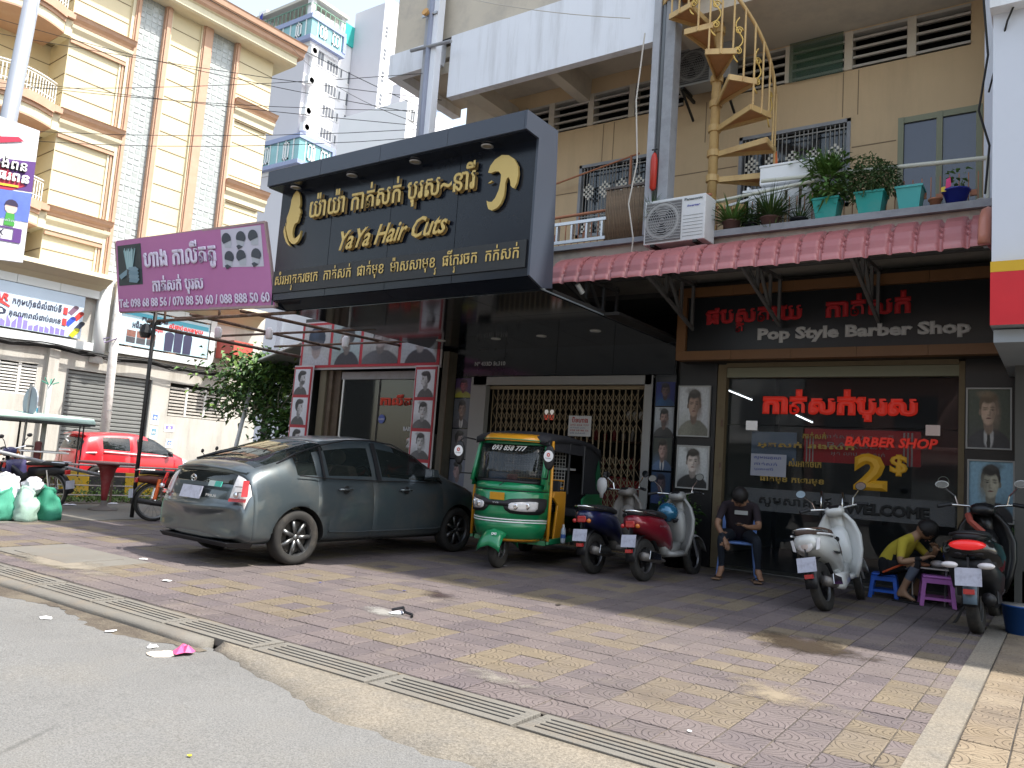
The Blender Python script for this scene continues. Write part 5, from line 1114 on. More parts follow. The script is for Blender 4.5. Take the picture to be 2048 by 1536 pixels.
# green arched window left of the pier (only its edge shows)
LBX('green_window', mat('green_glazing', (.05,.20,.15), .2), (6.3, 7.9, -.32, -.28, 11.3, 13.4)); LBX('window_bar', WHITE2, (6.3, 7.9, -.27, -.24, 12.2, 12.26), (6.9, 6.95, -.27, -.24, 11.3, 13.4), (7.4, 7.45, -.27, -.24, 11.3, 13.4))
# shop level: cove, white panels, banners, beam, vents, shutter
LBX('cove_lip', CRM2, (2, 12.9, 0, .75, 6.28, 6.42)); b = MB(LBM); b.loft([[(s_, .02, 5.75), (s_, .1, 5.85), (s_, .35, 6.1), (s_, .7, 6.27), (s_, .02, 6.27)] for s_ in (2, 12.9)]); b.build('cove', mat('shaded_cove_cream', (.42,.36,.25), .85, var=.06), yb, world=True)  # cove colour is darkened to carry the shade below the lip
LBX('cove_lip', CRM2, (13.3, 18.6, 0, .75, 6.28, 6.42)); b = MB(LBM); b.loft([[(s_, .02, 5.75), (s_, .1, 5.85), (s_, .35, 6.1), (s_, .7, 6.27), (s_, .02, 6.27)] for s_ in (13.3, 18.6)]); b.build('cove', MATS['shaded_cove_cream'], yb, world=True)
PNL = mat('white_cladding', (.60,.62,.62), .4, var=.05)
for k in range(9): LBX('cladding_panel', PNL, (2.0+k*1.2, 3.19+k*1.2, .05, .2, 5.70, 5.98)); LBX('cladding_panel', PNL, (2.0+k*1.2, 3.19+k*1.2, .05, .2, 4.05, 4.30))
for k in range(3): LBX('cladding_panel', PNL, (13.4+k*1.14, 14.53+k*1.14, .05, .2, 5.66, 5.88)); LBX('cladding_panel', PNL, (13.4+k*1.14, 14.53+k*1.14, .05, .2, 4.12, 4.36))
LBX('cladding_post', PNL, (13.30, 13.44, .05, .22, 4.12, 5.9), (16.68, 16.9, .05, .22, 4.12, 5.9)); MB(LBM).cyl((12.95, .12, 3.7), (12.95, .12, 6.2), .2, n=16).build('round_column', PNL, yb, world=True, smooth=R(40))
LBX('floor_beam', CONC2, (2, 19, -.3, 0, 3.42, 4.1), (2, 19, -.3, -.02, 4.1, 6.3)); LBX('wall_base', CONC2, (2, 12.17, -.3, 0, .1, 2.48), (14.92, 19, -.3, 0, .1, 2.28), (11.35, 12.17, -.3, 0, 2.48, 3.42), (14.92, 15.55, -.3, 0, 2.28, 3.42), (17.8, 19, -.3, 0, 2.28, 3.42))
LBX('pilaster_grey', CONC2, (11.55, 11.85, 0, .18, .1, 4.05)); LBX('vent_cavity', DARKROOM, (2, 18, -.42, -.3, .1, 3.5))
SLW = mat('white_louvre', (.60,.59,.56), .8, var=.08, dirt=(.3,.28,.25), ds=2, da=.4)
for (a, c_, z0, z1, n) in ((6.6, 7.7, 2.48, 3.40, 10), (7.8, 8.9, 2.48, 3.40, 10), (8.98, 9.65, 2.48, 3.40, 10), (9.73, 10.25, 2.48, 3.40, 10), (10.33, 10.82, 2.48, 3.40, 10), (10.90, 11.33, 2.48, 3.40, 10), (15.58, 16.15, 2.30, 3.32, 9), (16.22, 16.85, 2.30, 3.32, 9), (16.92, 17.75, 2.30, 3.32, 9)):
    h_ = (z1-z0)/n
    for q in range(n):
        z = z0+q*h_; b = MB(LBM); b.hexa([(a, -.02, z), (c_, -.02, z), (c_, -.16, z+.03), (a, -.16, z+.03), (a, -.02, z+h_*.52), (c_, -.02, z+h_*.52), (c_, -.16, z+.03+h_*.52), (a, -.16, z+.03+h_*.52)]); b.build('louvre_blade', SLW if a < 12 else LOUV, yb, world=True)
    LBX('vent_post', SLW, (c_, c_+.08, -.18, -.005, z0, z1))
SH = mat('grey_shutter', (.20,.205,.20), .55, .3, var=.10, dirt=(.12,.12,.11), ds=2, da=.4); sh = T('roller_shutter', 'closed grey roller shutter in the yellow building', 'shutter', lp(13.5, 0, .1))
s0 = None
for q in range(26):
    if s0 is None:
        b = MB(LBM); b.loft([[(s_, -.12, .1), (s_, -.085, .135), (s_, -.085, .20), (s_, -.12, .225)] for s_ in (12.2, 14.9)]); s0 = b.build('slat', SH, sh, world=True, fix=True); 
    else: inst(s0, (0, 0, q*.127), sh)
MB(LBM).box(12.17, 12.22, -.14, .01, .1, 3.42).box(14.88, 14.92, -.14, .01, .1, 3.42).build('guide_rail', SH, sh, world=True)
# banners on the fascia
def banner(lab, s0, s1, z0, z1, ground):
    t = T('banner', lab, 'banner', lp((s0+s1)/2, .2, z0)); MB(LBM).box(s0, s1, .17, .205, z0, z1).build('print', ground, t, world=True); return t
def bpoly(t, pts, m, k=1, nm='print_shape'): MB(LBM).prism([(s_, .205+.004*k, z) for s_, z in pts], (0, 0, 0)).quad() if 0 else MB(LBM).add([(s_, .205+.004*k, z) for s_, z in pts], [tuple(range(len(pts)))]).build(nm, m, t, world=True)
PB = mat('banner_pale_blue', (.50,.60,.72), .5, var=.12, vs=.8); b1 = banner('long pale blue pipe advertisement banner with red and black lettering', 5.5, 12.35, 4.36, 5.68, PB)
PIPE = mat('print_pipe', (.52,.50,.64), .5, var=.1); PIPD = mat('print_pipe_end', (.22,.20,.38), .5); SKYL = mat('print_skyline', (.22,.18,.50), .5, var=.3, vs=5)
RDL = mat('print_red', (.70,.05,.05), .5); BKL = mat('print_black', (.03,.03,.06), .5)
for k, (s_, z, sc) in enumerate(((7.7,5.3,1),(8.15,5.45,1),(8.55,5.5,1),(8.95,5.42,1),(8.35,5.1,1),(8.75,5.14,1),(9.05,5.05,1),(8.55,4.86,1.1))):
    bpoly(b1, [(s_-.12*sc, z), (s_+.12*sc, z), (s_+.45, 4.38), (s_+.18, 4.38)], PIPE, 1+k*.5, 'printed_pipe'); e = [(s_+.12*sc*math.cos(R(a)), z+.055*sc*math.sin(R(a))) for a in range(0, 360, 30)]; bpoly(b1, e, PIPD, 1.3+k*.5, 'printed_pipe_end')
rb = random.Random(11)
for k in range(17): s_ = 9.35+k*.15; bpoly(b1, [(s_, 4.38), (s_+.12, 4.38), (s_+.12, 4.5+rb.random()*.28*(1.3-k/17)), (s_, 4.5+rb.random()*.3*(1.3-k/17))], SKYL, 1+.3*(k % 3), 'printed_tower')
letters('red_logo', 'KAR', RDL, b1, lp(9.62, .222, 5.10), dL, (0,0,1), .62, .22, bold=.05, shear=.25); bpoly(b1, [(9.55,5.06),(9.85,5.14),(10.05,5.12),(10.3,4.98),(10.28,4.93),(10.0,5.04),(9.85,5.06)], RDL, 5, 'logo_stroke')
bpoly(b1, [(9.6,4.70),(9.63,4.9),(9.75,4.93),(10.1,4.91),(10.22,4.84),(10.2,4.74),(10.05,4.70)], BKL, 4, 'logo_mark'); bpoly(b1, [(9.66,4.74),(9.69,4.86),(9.86,4.87),(9.86,4.74)], PB, 5, 'logo_mark'); bpoly(b1, [(9.91,4.74),(9.91,4.87),(10.1,4.86),(10.14,4.76)], PB, 5, 'logo_mark')
letters('black_lettering', 'កកុមហុ៊នជំលំដាប់ទី', BKL, b1, lp(10.35, .222, 5.0), dL, (0,0,1), 1.35, .30, bold=.02); letters('red_number', '1', RDL, b1, lp(11.76, .222, 5.02), dL, (0,0,1), .12, .22, bold=.04)
letters('black_lettering', 'គុណភាពលំដាប់លេខ', BKL, b1, lp(10.3, .222, 4.66), dL, (0,0,1), 1.42, .26, bold=.02); letters('red_number', '1', RDL, b1, lp(11.76, .222, 4.68), dL, (0,0,1), .12, .22, bold=.04)
for k, (s_, z, c_) in enumerate(((12.05, 5.2, (.18,.10,.16)), (12.22, 5.05, (.55,.04,.03)), (12.0, 4.85, (.03,.08,.55)), (12.28, 4.75, (.03,.04,.07)), (12.15, 4.52, (.50,.50,.02)))):
    m = mat('print_tube%d' % k, c_, .5); bpoly(b1, [(s_-.16, z-.10), (s_-.04, z-.17), (s_+.14, z+.06), (s_+.0, z+.13)], m, 2+k, 'printed_tube'); bpoly(b1, [(s_+.07+.08*math.cos(R(a)), z+.095+.055*math.sin(R(a))) for a in range(0, 360, 40)], mat('print_tube_in%d' % k, tuple(q*.4 for q in c_), .5), 2.4+k, 'printed_tube_end')
b2 = banner('shorter banner with three small photos and three dark pipes', 13.48, 16.64, 4.42, 5.60, mat('banner_sky', (.42,.58,.66), .5, var=.15, vs=.8))
bpoly(b2, [(13.5,5.55),(16.6,5.5),(16.6,5.36),(13.5,5.42)], mat('print_cyan', (.08,.38,.50), .5), 1, 'cyan_band')
letters('dark_lettering', 'អធិរាជនៃ', BKL, b2, lp(13.9, .215, 5.02), dL, (0,0,1), .62, .26, bold=.03); letters('red_lettering', 'កម្ពុជា'.replace('\u17d2',''), RDL, b2, lp(14.6, .215, 4.98), dL, (0,0,1), .35, .17, bold=.03)
letters('dark_lettering', 'ក្រុមហ៊ុន'.replace('\u17d2',''), BKL, b2, lp(14.2, .22, 5.28), dL, (0,0,1), .9, .17, bold=.03); letters('red_lettering', 'លំដាប់លេខមួយ', RDL, b2, lp(15.15, .22, 5.18), dL, (0,0,1), 1.25, .22, bold=.04)
for k in range(3):
    for j, c_ in enumerate(((.20,.09,.07), (.06,.06,.07))): s_ = 13.75+k*.34; bpoly(b2, [(s_, 4.52+.2*(1-j)), (s_+.30, 4.51+.2*(1-j)), (s_+.30, 4.70+.22*(1-j)), (s_, 4.71+.22*(1-j))], mat('print_photo%d' % j, c_, .5, var=.7, vs=14), 1+k*.1, 'printed_photo')
for k, (s_, z1) in enumerate(((15.05, 5.0), (15.38, 5.12), (15.72, 5.02))): bpoly(b2, [(s_, 4.44), (s_+.28, 4.44)]+[(s_+.15+.16*math.cos(R(a)), z1+.09*math.sin(R(a))) for a in range(0, 181, 30)], mat('print_dark_pipe', (.035,.035,.08), .4), 2+k*.3, 'printed_pipe')
# papers pasted on the wall
for (s_, z, w_, h_, c_, lb) in ((9.95, 1.75, .32, .42, (.10,.36,.50), 'blue and white notice pasted on the wall under the left vents'), (11.25, 1.78, .30, .40, (.10,.36,.50), 'blue and white notice pasted near the grey pilaster'), (15.0, 1.95, .28, .40, (.12,.2,.45), 'blue notice pasted high beside the roller shutter'),
        (15.02, 1.45, .26, .42, (.16,.32,.42), 'poster of a man in a suit beside the shutter'), (15.02, 1.0, .25, .36, (.5,.5,.5), 'white notice pasted below the man poster'), (15.5, 1.75, .36, .24, (.22,.18,.45), 'purple lettered notice pasted on the wall'), (15.62, 1.2, .25, .3, (.12,.22,.5), 'small blue notice beside the leaning pole')):
    t = T('pasted_notice', lb, 'notice', lp(s_, .01, z)); MB(LBM).box(s_, s_+w_, .003, .012, z, z+h_).build('sheet', WHITE2, t, world=True); MB(LBM).box(s_+.05, s_+w_-.05, .014, .016, z+h_*.35, z+h_*.85).build('print', mat('notice%.2f%.2f' % (c_[0], c_[2]), c_, .6, var=.3, vs=12), t, world=True)
    MB(LBM).lathe([(0,0),(.06,0)], (s_+w_/2, .018, z+h_*.55), 10, 'y').build('print', WHITE2, t, world=True)
# cable bundle along the fascia and sagging street wires
WIRE = mat('black_cable', (.015,.015,.015), .7)
rc = random.Random(21)
for k in range(9):
    o_ = .28+rc.uniform(-.04,.1); z0 = 4.02+rc.uniform(-.10,.12); pts = []
    for i in range(41): s_ = 2+i*.42; pts.append(lp(s_, o_, z0-.10*math.sin(math.pi*((s_/2.9) % 1))*rc.uniform(.6,1.4)-.012*(s_-9)+rc.uniform(-.012,.012)))
    tag(MB().tube(pts, rc.uniform(.010,.022), 4).build('cable', WIRE), 'black cable in the sagging bundle along the yellow building wall', 'cable', 'cables bundled along the yellow building')
# high-rises behind
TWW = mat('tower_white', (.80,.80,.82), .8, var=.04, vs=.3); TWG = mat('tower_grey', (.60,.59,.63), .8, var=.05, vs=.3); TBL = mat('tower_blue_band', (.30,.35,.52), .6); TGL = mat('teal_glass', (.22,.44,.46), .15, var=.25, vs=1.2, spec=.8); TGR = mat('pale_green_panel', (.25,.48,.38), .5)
ta = T('apartment_tower', 'white apartment tower with teal glass bay floors and purple blue bands', 'tower', (-63, 52, 0))
def ap(nm, m, *bx, p=None, **k):
    b = MB()
    for q in bx: b.box(*q)
    return b.build(nm, m, p or ta, world=True, **k)
ap('wall', TWW, (-74, -60.2, 47.8, 54.6, 0, 44.4)); ap('wall', TWG, (-74, -60.6, 47.3, 47.79, 0, 40.2))
def band(z0, z1):                                   # teal glazed bay with blue rims wrapping the corner
    ap('glass_bay', TGL, (-70, -59.6, 46.9, 51.0, z0, z1)); ap('blue_rim', TBL, (-70.2, -59.45, 46.75, 51.2, z1, z1+.45), (-70.2, -59.45, 46.75, 51.2, z0-.4, z0)); ap('blue_rim', TBL, (-59.6, -59.4, 50.85, 51.2, z0, z1))
    for k in range(9): ap('mullion', WHITE2, (-69.6+k*1.15, -69.5+k*1.15, 46.82, 46.9, z0, z1))
    for x in (-68.6, -64.8, -61.8):
        ap('window_frame', WHITE2, (x, x+.8, 46.80, 46.88, z0+.2, z0+.35), (x, x+.8, 46.80, 46.88, z1-.35, z1-.2), (x, x+.12, 46.80, 46.88, z0+.2, z1-.2), (x+.68, x+.8, 46.80, 46.88, z0+.2, z1-.2), (x+.34, x+.44, 46.80, 46.88, z0+.2, z1-.2))
    for y in (47.9, 49.5): ap('window_frame', WHITE2, (-59.58, -59.5, y, y+.9, z0+.3, z0+.45), (-59.58, -59.5, y, y+.9, z1-.4, z1-.25), (-59.58, -59.5, y, y+.1, z0+.3, z1-.25), (-59.58, -59.5, y+.8, y+.9, z0+.3, z1-.25), (-59.58, -59.5, y+.4, y+.5, z0+.3, z1-.25))
    for k in range(4): ap('mullion', WHITE2, (-59.6, -59.55, 47.6+k*1.0, 47.66+k*1.0, z0, z1))
    ap('bay_underside', TWW, (-69, -59.9, 47.2, 50.8, z0-.8, z0-.4))
band(41.3, 43.0); band(28.9, 31.0)
ap('penthouse', TWW, (-68.5, -67.3, 47.2, 48.2, 43.4, 46.2), (-60.6, -60.0, 47.0, 47.6, 43.4, 45.4), (-60.6, -60, 50.9, 51.4, 43.4, 45.2)); ap('roof_slab', mat('roof_cream', (.55,.53,.46), .8), (-68.3, -59.7, 46.8, 51.5, 45.2, 45.5))
ap('green_panel', TGR, (-73, -68.6, 47.1, 47.4, 42.6, 45.2)); ap('green_panel', mat('teal_panel', (.04,.42,.38), .5), (-60.2, -60.0, 51.4, 53.2, 42.9, 45.0)); ap('panel_rim', TBL, (-73.2, -68.4, 47.0, 47.1, 45.2, 45.5), (-68.65, -68.3, 47.0, 47.2, 41, 45.5))
for k in range(12): ap('rail_upright', mat('rail_green', (.15,.28,.20), .6), (-67.2+k*.6, -67.12+k*.6, 46.85, 46.9, 43.5, 44.6))
for k in range(7): ap('rail_upright', MATS['rail_green'], (-59.75, -59.7, 47.3+k*.6, 47.38+k*.6, 43.5, 44.6))
ap('rail_bar', MATS['rail_green'], (-67.3, -60, 46.85, 46.92, 44.55, 44.65), (-59.76, -59.7, 47.0, 51.2, 44.55, 44.65))
PANE = mat('tower_pane', (.16,.17,.19), .2)
def twin(y, z, w_, h_, n, x=-60.2, p=None):
    ap('window', WHITE2, (x, x+.08, y-.12, y+w_+.12, z-.12, z+h_+.12), p=p)
    for k in range(n): ap('pane', PANE, (x+.08, x+.12, y+k*w_/n+.05, y+(k+1)*w_/n-.05, z, z+h_), p=p)
for z in (39.0, 36.7, 34.4, 32.1): twin(52.4, z, .75, 1.25, 2)
for z in (39.2, 36.9, 34.6, 32.3): twin(49.6, z, 1.5, .95, 4); twin(51.4, z, .25, .8, 1)
twin(48.4, 39.2, .8, 1.3, 2)
def unit(x, y, z, p, k):
    t = T('outdoor_unit', 'small white air conditioner %s on the apartment tower corner' % k, 'air conditioner', (x, y, z)); MB().box(-.1, .5, -.4, .4, 0, .8).build('casing', WHITE2, t); MB().lathe([(0,0),(.28,0)], (.52, 0, .4), 12, 'x').build('fan_grille', LOUV, t)
for k, (y, z) in enumerate(((47.6, 39.6), (47.6, 36.6), (47.6, 33.5), (47.6, 31.9), (53.4, 40.9))): unit(-60.1 if k != 4 else -60.0, y, z, ta, ['highest', 'second from top', 'third from top', 'lowest', 'rightmost'][k])
tb = T('slab_tower', 'tall plain lilac grey tower behind the apartment tower', 'tower', (-58, 54, 0))
ap('wall', TWG, (-60.1, -55.99, 52.65, 58, 0, 46.6), p=tb); ap('painted_lit_wall', TWW, (-56.0, -55.9, 52.66, 54.6, 0, 47.4), (-56, -55.2, 54.6, 55.4, 0, 37.6), p=tb)  # sun-facing side is painted whiter, its light put into the colour
for k in range(7): 
    for j in range(3): ap('small_window', PANE, (-55.9, -55.86, 53.0+j*.0, 53.3, 43.2-k*2.35+j*.42, 43.45-k*2.35+j*.42), p=tb)
for k in range(3): ap('small_window', PANE, (-55.2, -55.15, 54.9, 55.1, 30.8+k*.6, 31.1+k*.6), p=tb)
tc_ = T('white_apartments', 'white lower apartment block behind the corner posts', 'building', (-44, 48, 0))
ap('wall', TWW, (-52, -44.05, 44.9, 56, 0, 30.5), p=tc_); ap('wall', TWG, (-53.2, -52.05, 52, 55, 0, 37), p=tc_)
for (y, z) in ((45.3, 29.0), (46.4, 27.6), (45.2, 25.5)): twin(y, z, .5, .8, 2, x=-44.05, p=tc_)
ap('loggia', PANE, (-44.05, -44.0, 47.6, 49.0, 26.2, 28.2), p=tc_); ap('loggia_floor', TWW, (-44.0, -43.4, 47.4, 49.2, 25.9, 26.1), p=tc_)
# flag on the tower
t = T('flag', 'red and blue flag hanging on a roof pole of the tower', 'flag', (-67.6, 46.7, 42.6)); MB().cyl((0,0,0), (0,0,3.2), .04).build('pole', STEEL, t)
MB().prism([(0,-.03,2.6),(.45,-.05,2.9),(.55,-.05,2.0),(.9,-.05,1.5),(.3,-.03,.9),(0,-.03,.7)], (0,.02,0)).build('cloth', mat('flag_blue', (.04,.05,.30), .7), t); MB().prism([(-.6,-.06,.4),(-.1,-.08,2.2),(.05,-.08,1.8),(-.2,-.06,.4)], (0,.02,0)).build('cloth', mat('flag_red', (.55,.06,.08), .7), t)
# ============================================================ pink sign, its pole and the pipe frame
pk = T('pink_sign', 'pink barber signboard with brush photo, six haircuts and phone numbers', 'sign', (-11.5, 7.25, 3.45))
PKM = mat('pink_print', (.43,.15,.33), .45, var=.10, vs=.8); LIL = mat('lilac_print', (.52,.50,.58), .5, var=.05); LTR = mat('lilac_letter', (.62,.56,.68), .5)
tl, tr, bl, br = Vector((-14.0, 7.25, 4.83)), Vector((-9.80, 7.25, 4.68)), Vector((-13.59, 7.25, 3.53)), Vector((-9.40, 7.25, 3.375))
ux = (br-bl); uz = (tl-bl)
def pq(u, v, d=0): p = bl+ux*u+uz*v; return (p.x, p.y-d, p.z)
def psh(nm, pts, m, d=.004): MB().add([pq(u, v, d) for u, v in pts], [tuple(range(len(pts)))]).build(nm, m, pk, world=True, fix=False)
MB().prism([pq(0,0),pq(1,0),pq(1,1),pq(0,1)], (0,.03,0)).build('board', PKM, pk, world=True)
for a, c_ in (((0,0),(1,0)), ((0,1),(1,1)), ((0,0),(0,1)), ((1,0),(1,1))): MB().bar(Vector(pq(*a))+Vector((0,.04,0)), Vector(pq(*c_))+Vector((0,.012,0)), .035, .045, up=(0,1,0)).build('edge_trim', mat('rust_pink_edge', (.35,.25,.24), .7, var=.3, vs=9), pk, world=True)
psh('dark_photo', [(.015,.36),(.195,.36),(.195,.93),(.015,.93)], mat('print_dark_teal', (.03,.045,.05), .5, var=.4, vs=5))
for k in range(16): u = .062+k*.006; psh('bristle', [(.10+(u-.10)*.45,.56),(.104+(u-.10)*.45,.56),(u+.006,.86+.03*math.sin(k*2.1)),(u,.85+.03*math.sin(k*1.3))], mat('print_bristle%d' % (k % 3), (.25+.06*(k % 3),.42+.05*(k % 3),.44+.05*(k % 3)), .5), .008+.0006*k)
psh('brush_handle', [(.085,.42),(.12,.42),(.13,.58),(.08,.58)], mat('print_handle', (.04,.05,.06), .4), .02)
for k in range(4): psh('printed_finger', [(.10,.40+k*.055),(.16,.38+k*.05),(.18,.43+k*.045),(.155,.47+k*.045),(.105,.455+k*.05)], mat('print_finger%d' % (k % 2), (.16+.03*k,.26+.03*k,.32+.03*k), .5), .021+.002*k)
psh('printed_hand', [(.025,.50),(.09,.58),(.085,.50),(.04,.44)], MATS['print_finger1'], .022)
psh('white_panel', [(.735,.50),(.97,.47),(.975,.97),(.74,.97)], LIL)
hk = mat('print_dark_hair', (.045,.055,.07), .5); fkm = mat('print_pale_face', (.40,.42,.46), .5)
for r_ in range(2):
    for c_ in range(3):
        cu, cv = .775+c_*.078, .83-r_*.23
        fl = -1 if (r_*3+c_) % 2 else 1
        psh('printed_face', [(cu-.018*fl,cv-.09),(cu+.02*fl,cv-.10),(cu+.024*fl,cv-.03),(cu+.02*fl,cv+.02),(cu-.02*fl,cv+.02)], fkm, .008)
        psh('printed_hair', [(cu+.028*math.cos(R(a))*(1.0)-(.004*fl), cv+.01+.085*math.sin(R(a))) for a in range(-10, 191, 20)]+[(cu-.022*fl, cv-.04)], hk, .012)
        if (r_*3+c_) in (1, 3, 5): psh('printed_beard', [(cu-.012*fl,cv-.10),(cu+.016*fl,cv-.13),(cu+.026*fl,cv-.085),(cu+.01*fl,cv-.07)], hk, .013)
letters('lilac_letters', 'ហាង កាលីតតូ', LTR, pk, pq(.215,.50,.02), ux, uz, 2.05, .52, bold=.04)
letters('lilac_letters', 'កាត់សក់ បុរស', LTR, pk, pq(.27,.19,.02), ux, uz, 1.42, .36, bold=.04)
letters('phone_numbers', 'Tel: 098 68 88 56 / 070 88 50 60 / 088 888 50 60', LTR, pk, pq(.015,.045,.02), ux, uz, 4.08, .17, bold=.03)
t = T('sign_pole', 'thin dark steel pole carrying the pink signboard', 'pole', (-12.6, 7.36, .07)); MB().cyl((0,0,0), (-.02,0,3.6), .032, n=10).build('shaft', DARKM, t, smooth=R(40)); MB().box(-.12,.12,-.01,.03,3.2,3.25).build('bracket', DARKM, t)
fr = T('pipe_frame', 'rusty steel pipes running from the pink sign back to the shop', 'frame', (-12.6, 7.4, 3.2))
for a, c_, r_ in (((-12.9,7.35,3.28),(-13.1,10.9,3.30),.03), ((-11.6,7.35,3.40),(-11.9,10.9,3.42),.026), ((-10.3,7.35,3.38),(-10.3,10.9,3.45),.026), ((-12.9,7.4,3.35),(-9.1,7.4,3.3),.026), ((-13.2,9.0,3.40),(-9.1,9.0,3.36),.022), ((-13.2,10.3,3.42),(-9.1,10.3,3.40),.022), ((-13.4,8.2,3.6),(-9.1,8.3,3.5),.018), ((-12.4,7.4,3.3),(-12.4,7.4,3.6),.02), ((-10.9,7.4,3.3),(-10.9,7.4,3.55),.02)):
    MB().cyl(a, c_, r_, n=8).build('pipe', RUST, fr, world=True, smooth=R(40))
for k, (x, y) in enumerate(((-12.2, 8.3), (-11.2, 8.6), (-10.4, 9.6))): tag(MB().lathe([(.05,0),(.06,.02),(.06,.16),(.03,.2)], (x, y, 3.2), 12).build('hanging_lamp', WHITE2, smooth=R(50)), ['left', 'middle', 'right'][k]+' white tin lamp hanging under the pipe frame', 'lamp')
tag(MB().lathe([(.07,0),(.10,.08),(.08,.2),(.03,.24)], (-12.75, 7.3, 3.05), 9).build('plastic_bundle', BLACK), 'black bundle hanging from the pipe frame by the pole', 'bundle')
# lean-to sheet roof at the corner
t = T('lean_to_roof', 'grey sheet lean to roof beside the corner shop', 'roof', (-14.6, 12, 3.6)); MB().hexa([(-15.9,12.0,3.42),(-13.0,10.95,3.62),(-13.0,16,3.62),(-15.9,16,3.42),(-15.9,12.0,3.45),(-13.0,10.95,3.65),(-13.0,16,3.65),(-15.9,16,3.45)]).build('sheet', mat('grey_sheet', (.22,.22,.22), .7, dirt=(.1,.1,.1), ds=2), t, world=True); MB().bar((-15.9,11.98,3.46), (-13.0,10.93,3.66), .04).build('edge', WHITE2, t, world=True)
t = T('canvas_awning', 'beige folded canvas awning beyond the banners', 'awning', (-22, 17.5, 4)); MB().hexa([(-22.6,16.6,3.9),(-22.4,16.7,3.9),(-20.2,17.9,5.6),(-20.4,18.0,5.6),(-23.6,19.6,3.9),(-23.4,19.6,3.9),(-21.2,20.4,5.6),(-21.4,20.4,5.6)]).build('canvas', mat('olive_canvas', (.36,.29,.17), .8), t, world=True)
tag(MB().box(-25, -24, 17.0, 17.8, 4.5, 5.1).build('red_sign', mat('faded_red', (.42,.08,.06), .6)), 'faded red board half hidden behind the climbing vine', 'sign')
# vine over the corner
def vine():
    t = T('climbing_vine', 'green climbing vine hanging over the corner beside the poster shop', 'vine', (-17, 13.2, .1)); rn = random.Random(31)
    for k, (m, cnt) in enumerate(((LG[0], 2000), (LG[1], 1900), (mat('leaf_lime', (.13,.21,.04), .5, var=.3), 800))):
        b = MB()
        for i in range(cnt):
            z = 2.2+rn.random()**.7*1.45; x = -17.6+rn.gauss(.9, .75)+(z-2.9)*.3; y = 12.9+rn.gauss(0, .5)
            if rn.random() < .3: z = rn.uniform(1.0, 2.4); x = -17.0+rn.gauss(1.5, .35)
            if k == 2 and z < 2.2: continue
            z += .16*math.sin(x*5)+.1*math.sin(x*11); leaf_mb(b, (x, y, z), (rn.uniform(-1,1), rn.uniform(-1,.4), rn.uniform(-.5,.5)), rn.uniform(.10,.22), rn.uniform(.08,.15), rn, .4)
        b.build('foliage', m, t, world=True, fix=False)
    b = MB()
    for k in range(6): x = -17.6+k*.45; b.tube([(x, 12.7, 3.1), (x+.1, 12.5, 2.7), (x+.22*(-1)**k, 12.45, 2.3), (x+.3, 12.5, 2.4)], .012, 4)
    b.build('tendril', mat('pale_stem', (.35,.33,.25), .8), t, world=True)
    MB().cyl((-17.1,13.3,.1), (-17.0,13.2,3.4), .09, n=9).build('trunk', CONC, t, world=True)
vine()
def tree(lab, x, y, z, r_, n, seed):
    t = T('tree', lab, 'tree', (x, y, .1)); bush(t, n, (0,0,z), (r_,r_,r_*.8), .28, .15, seed, LG[1], 'crown'); bush(t, n//2, (.2,-.2,z+.3), (r_*.9,r_*.9,r_*.7), .26, .15, seed+1, LG[0], 'crown')
    MB().tube([(0,0,0), (.1,0,z*.4), (-.1,.1,z*.75), (.2,.1,z+.4)], [.22,.18,.13,.05], 8).build('trunk', mat('bark', (.10,.08,.06), .9, var=.3, bump=.6), t, smooth=True)
    for k in range(4): MB().tube([(0,.05,z*.7), (math.cos(k*1.6)*r_*.4, math.sin(k*1.6)*r_*.4, z), (math.cos(k*1.6)*r_*.75, math.sin(k*1.6)*r_*.75, z+.5)], [.09,.06,.02], 6).build('limb', MATS['bark'], t, smooth=True)
tree('dark leafy street tree far down the side street', -25.0, 27.5, 5.0, 2.6, 1400, 41)
# ============================================================ street furniture on the left
t = T('lamp_post', 'tall tapered galvanised lamp post carrying the billboard', 'lamp post', (-13.6, 5.1, 0)); MB().cyl((-.6,0,0), (.28,.1,10), .15, .10, n=14).build('shaft', mat('galvanised', (.40,.42,.46), .45, .5, var=.1), t, smooth=R(40))
bbd = T('billboard', 'slanting printed billboard with cartoon figures at the left edge', 'billboard', (-13, 4.9, 3.8))
A_, B_, C_, D_ = Vector((-13.2, 4.0, 6.02)), Vector((-13.0, 5.36, 5.94)), Vector((-13.0, 5.38, 3.87)), Vector((-13.2, 4.0, 3.75))
def bq(u, v, d=0): p = (D_+(C_-D_)*u)*(1-v)+(A_+(B_-A_)*u)*v; return (p.x+d, p.y, p.z)
def bsh(nm, pts, m, d=.004): MB().add([bq(u, v, d) for u, v in pts], [tuple(range(len(pts)))]).build(nm, m, bbd, world=True, fix=False)
MB().prism([bq(0,0),bq(1,0),bq(1,1),bq(0,1)], (-.08,0,0)).build('board', mat('billboard_white', (.62,.63,.68), .5, var=.03), bbd, world=True)
PUR = mat('print_purple', (.10,.035,.20), .5); CRI = mat('print_crimson', (.42,.02,.06), .5)
bsh('purple_field', [(.3,.48),(1,.53),(1,.76),(.3,.66)], PUR); bsh('crimson_field', [(.2,.46),(.8,.505),(.93,.56),(.5,.76),(.2,.70)], CRI, .008)
bsh('sky_field', [(.2,.28),(1,.30),(1,.52),(.2,.46)], mat('print_sky', (.10,.16,.50), .5, var=.5, vs=3), .006)
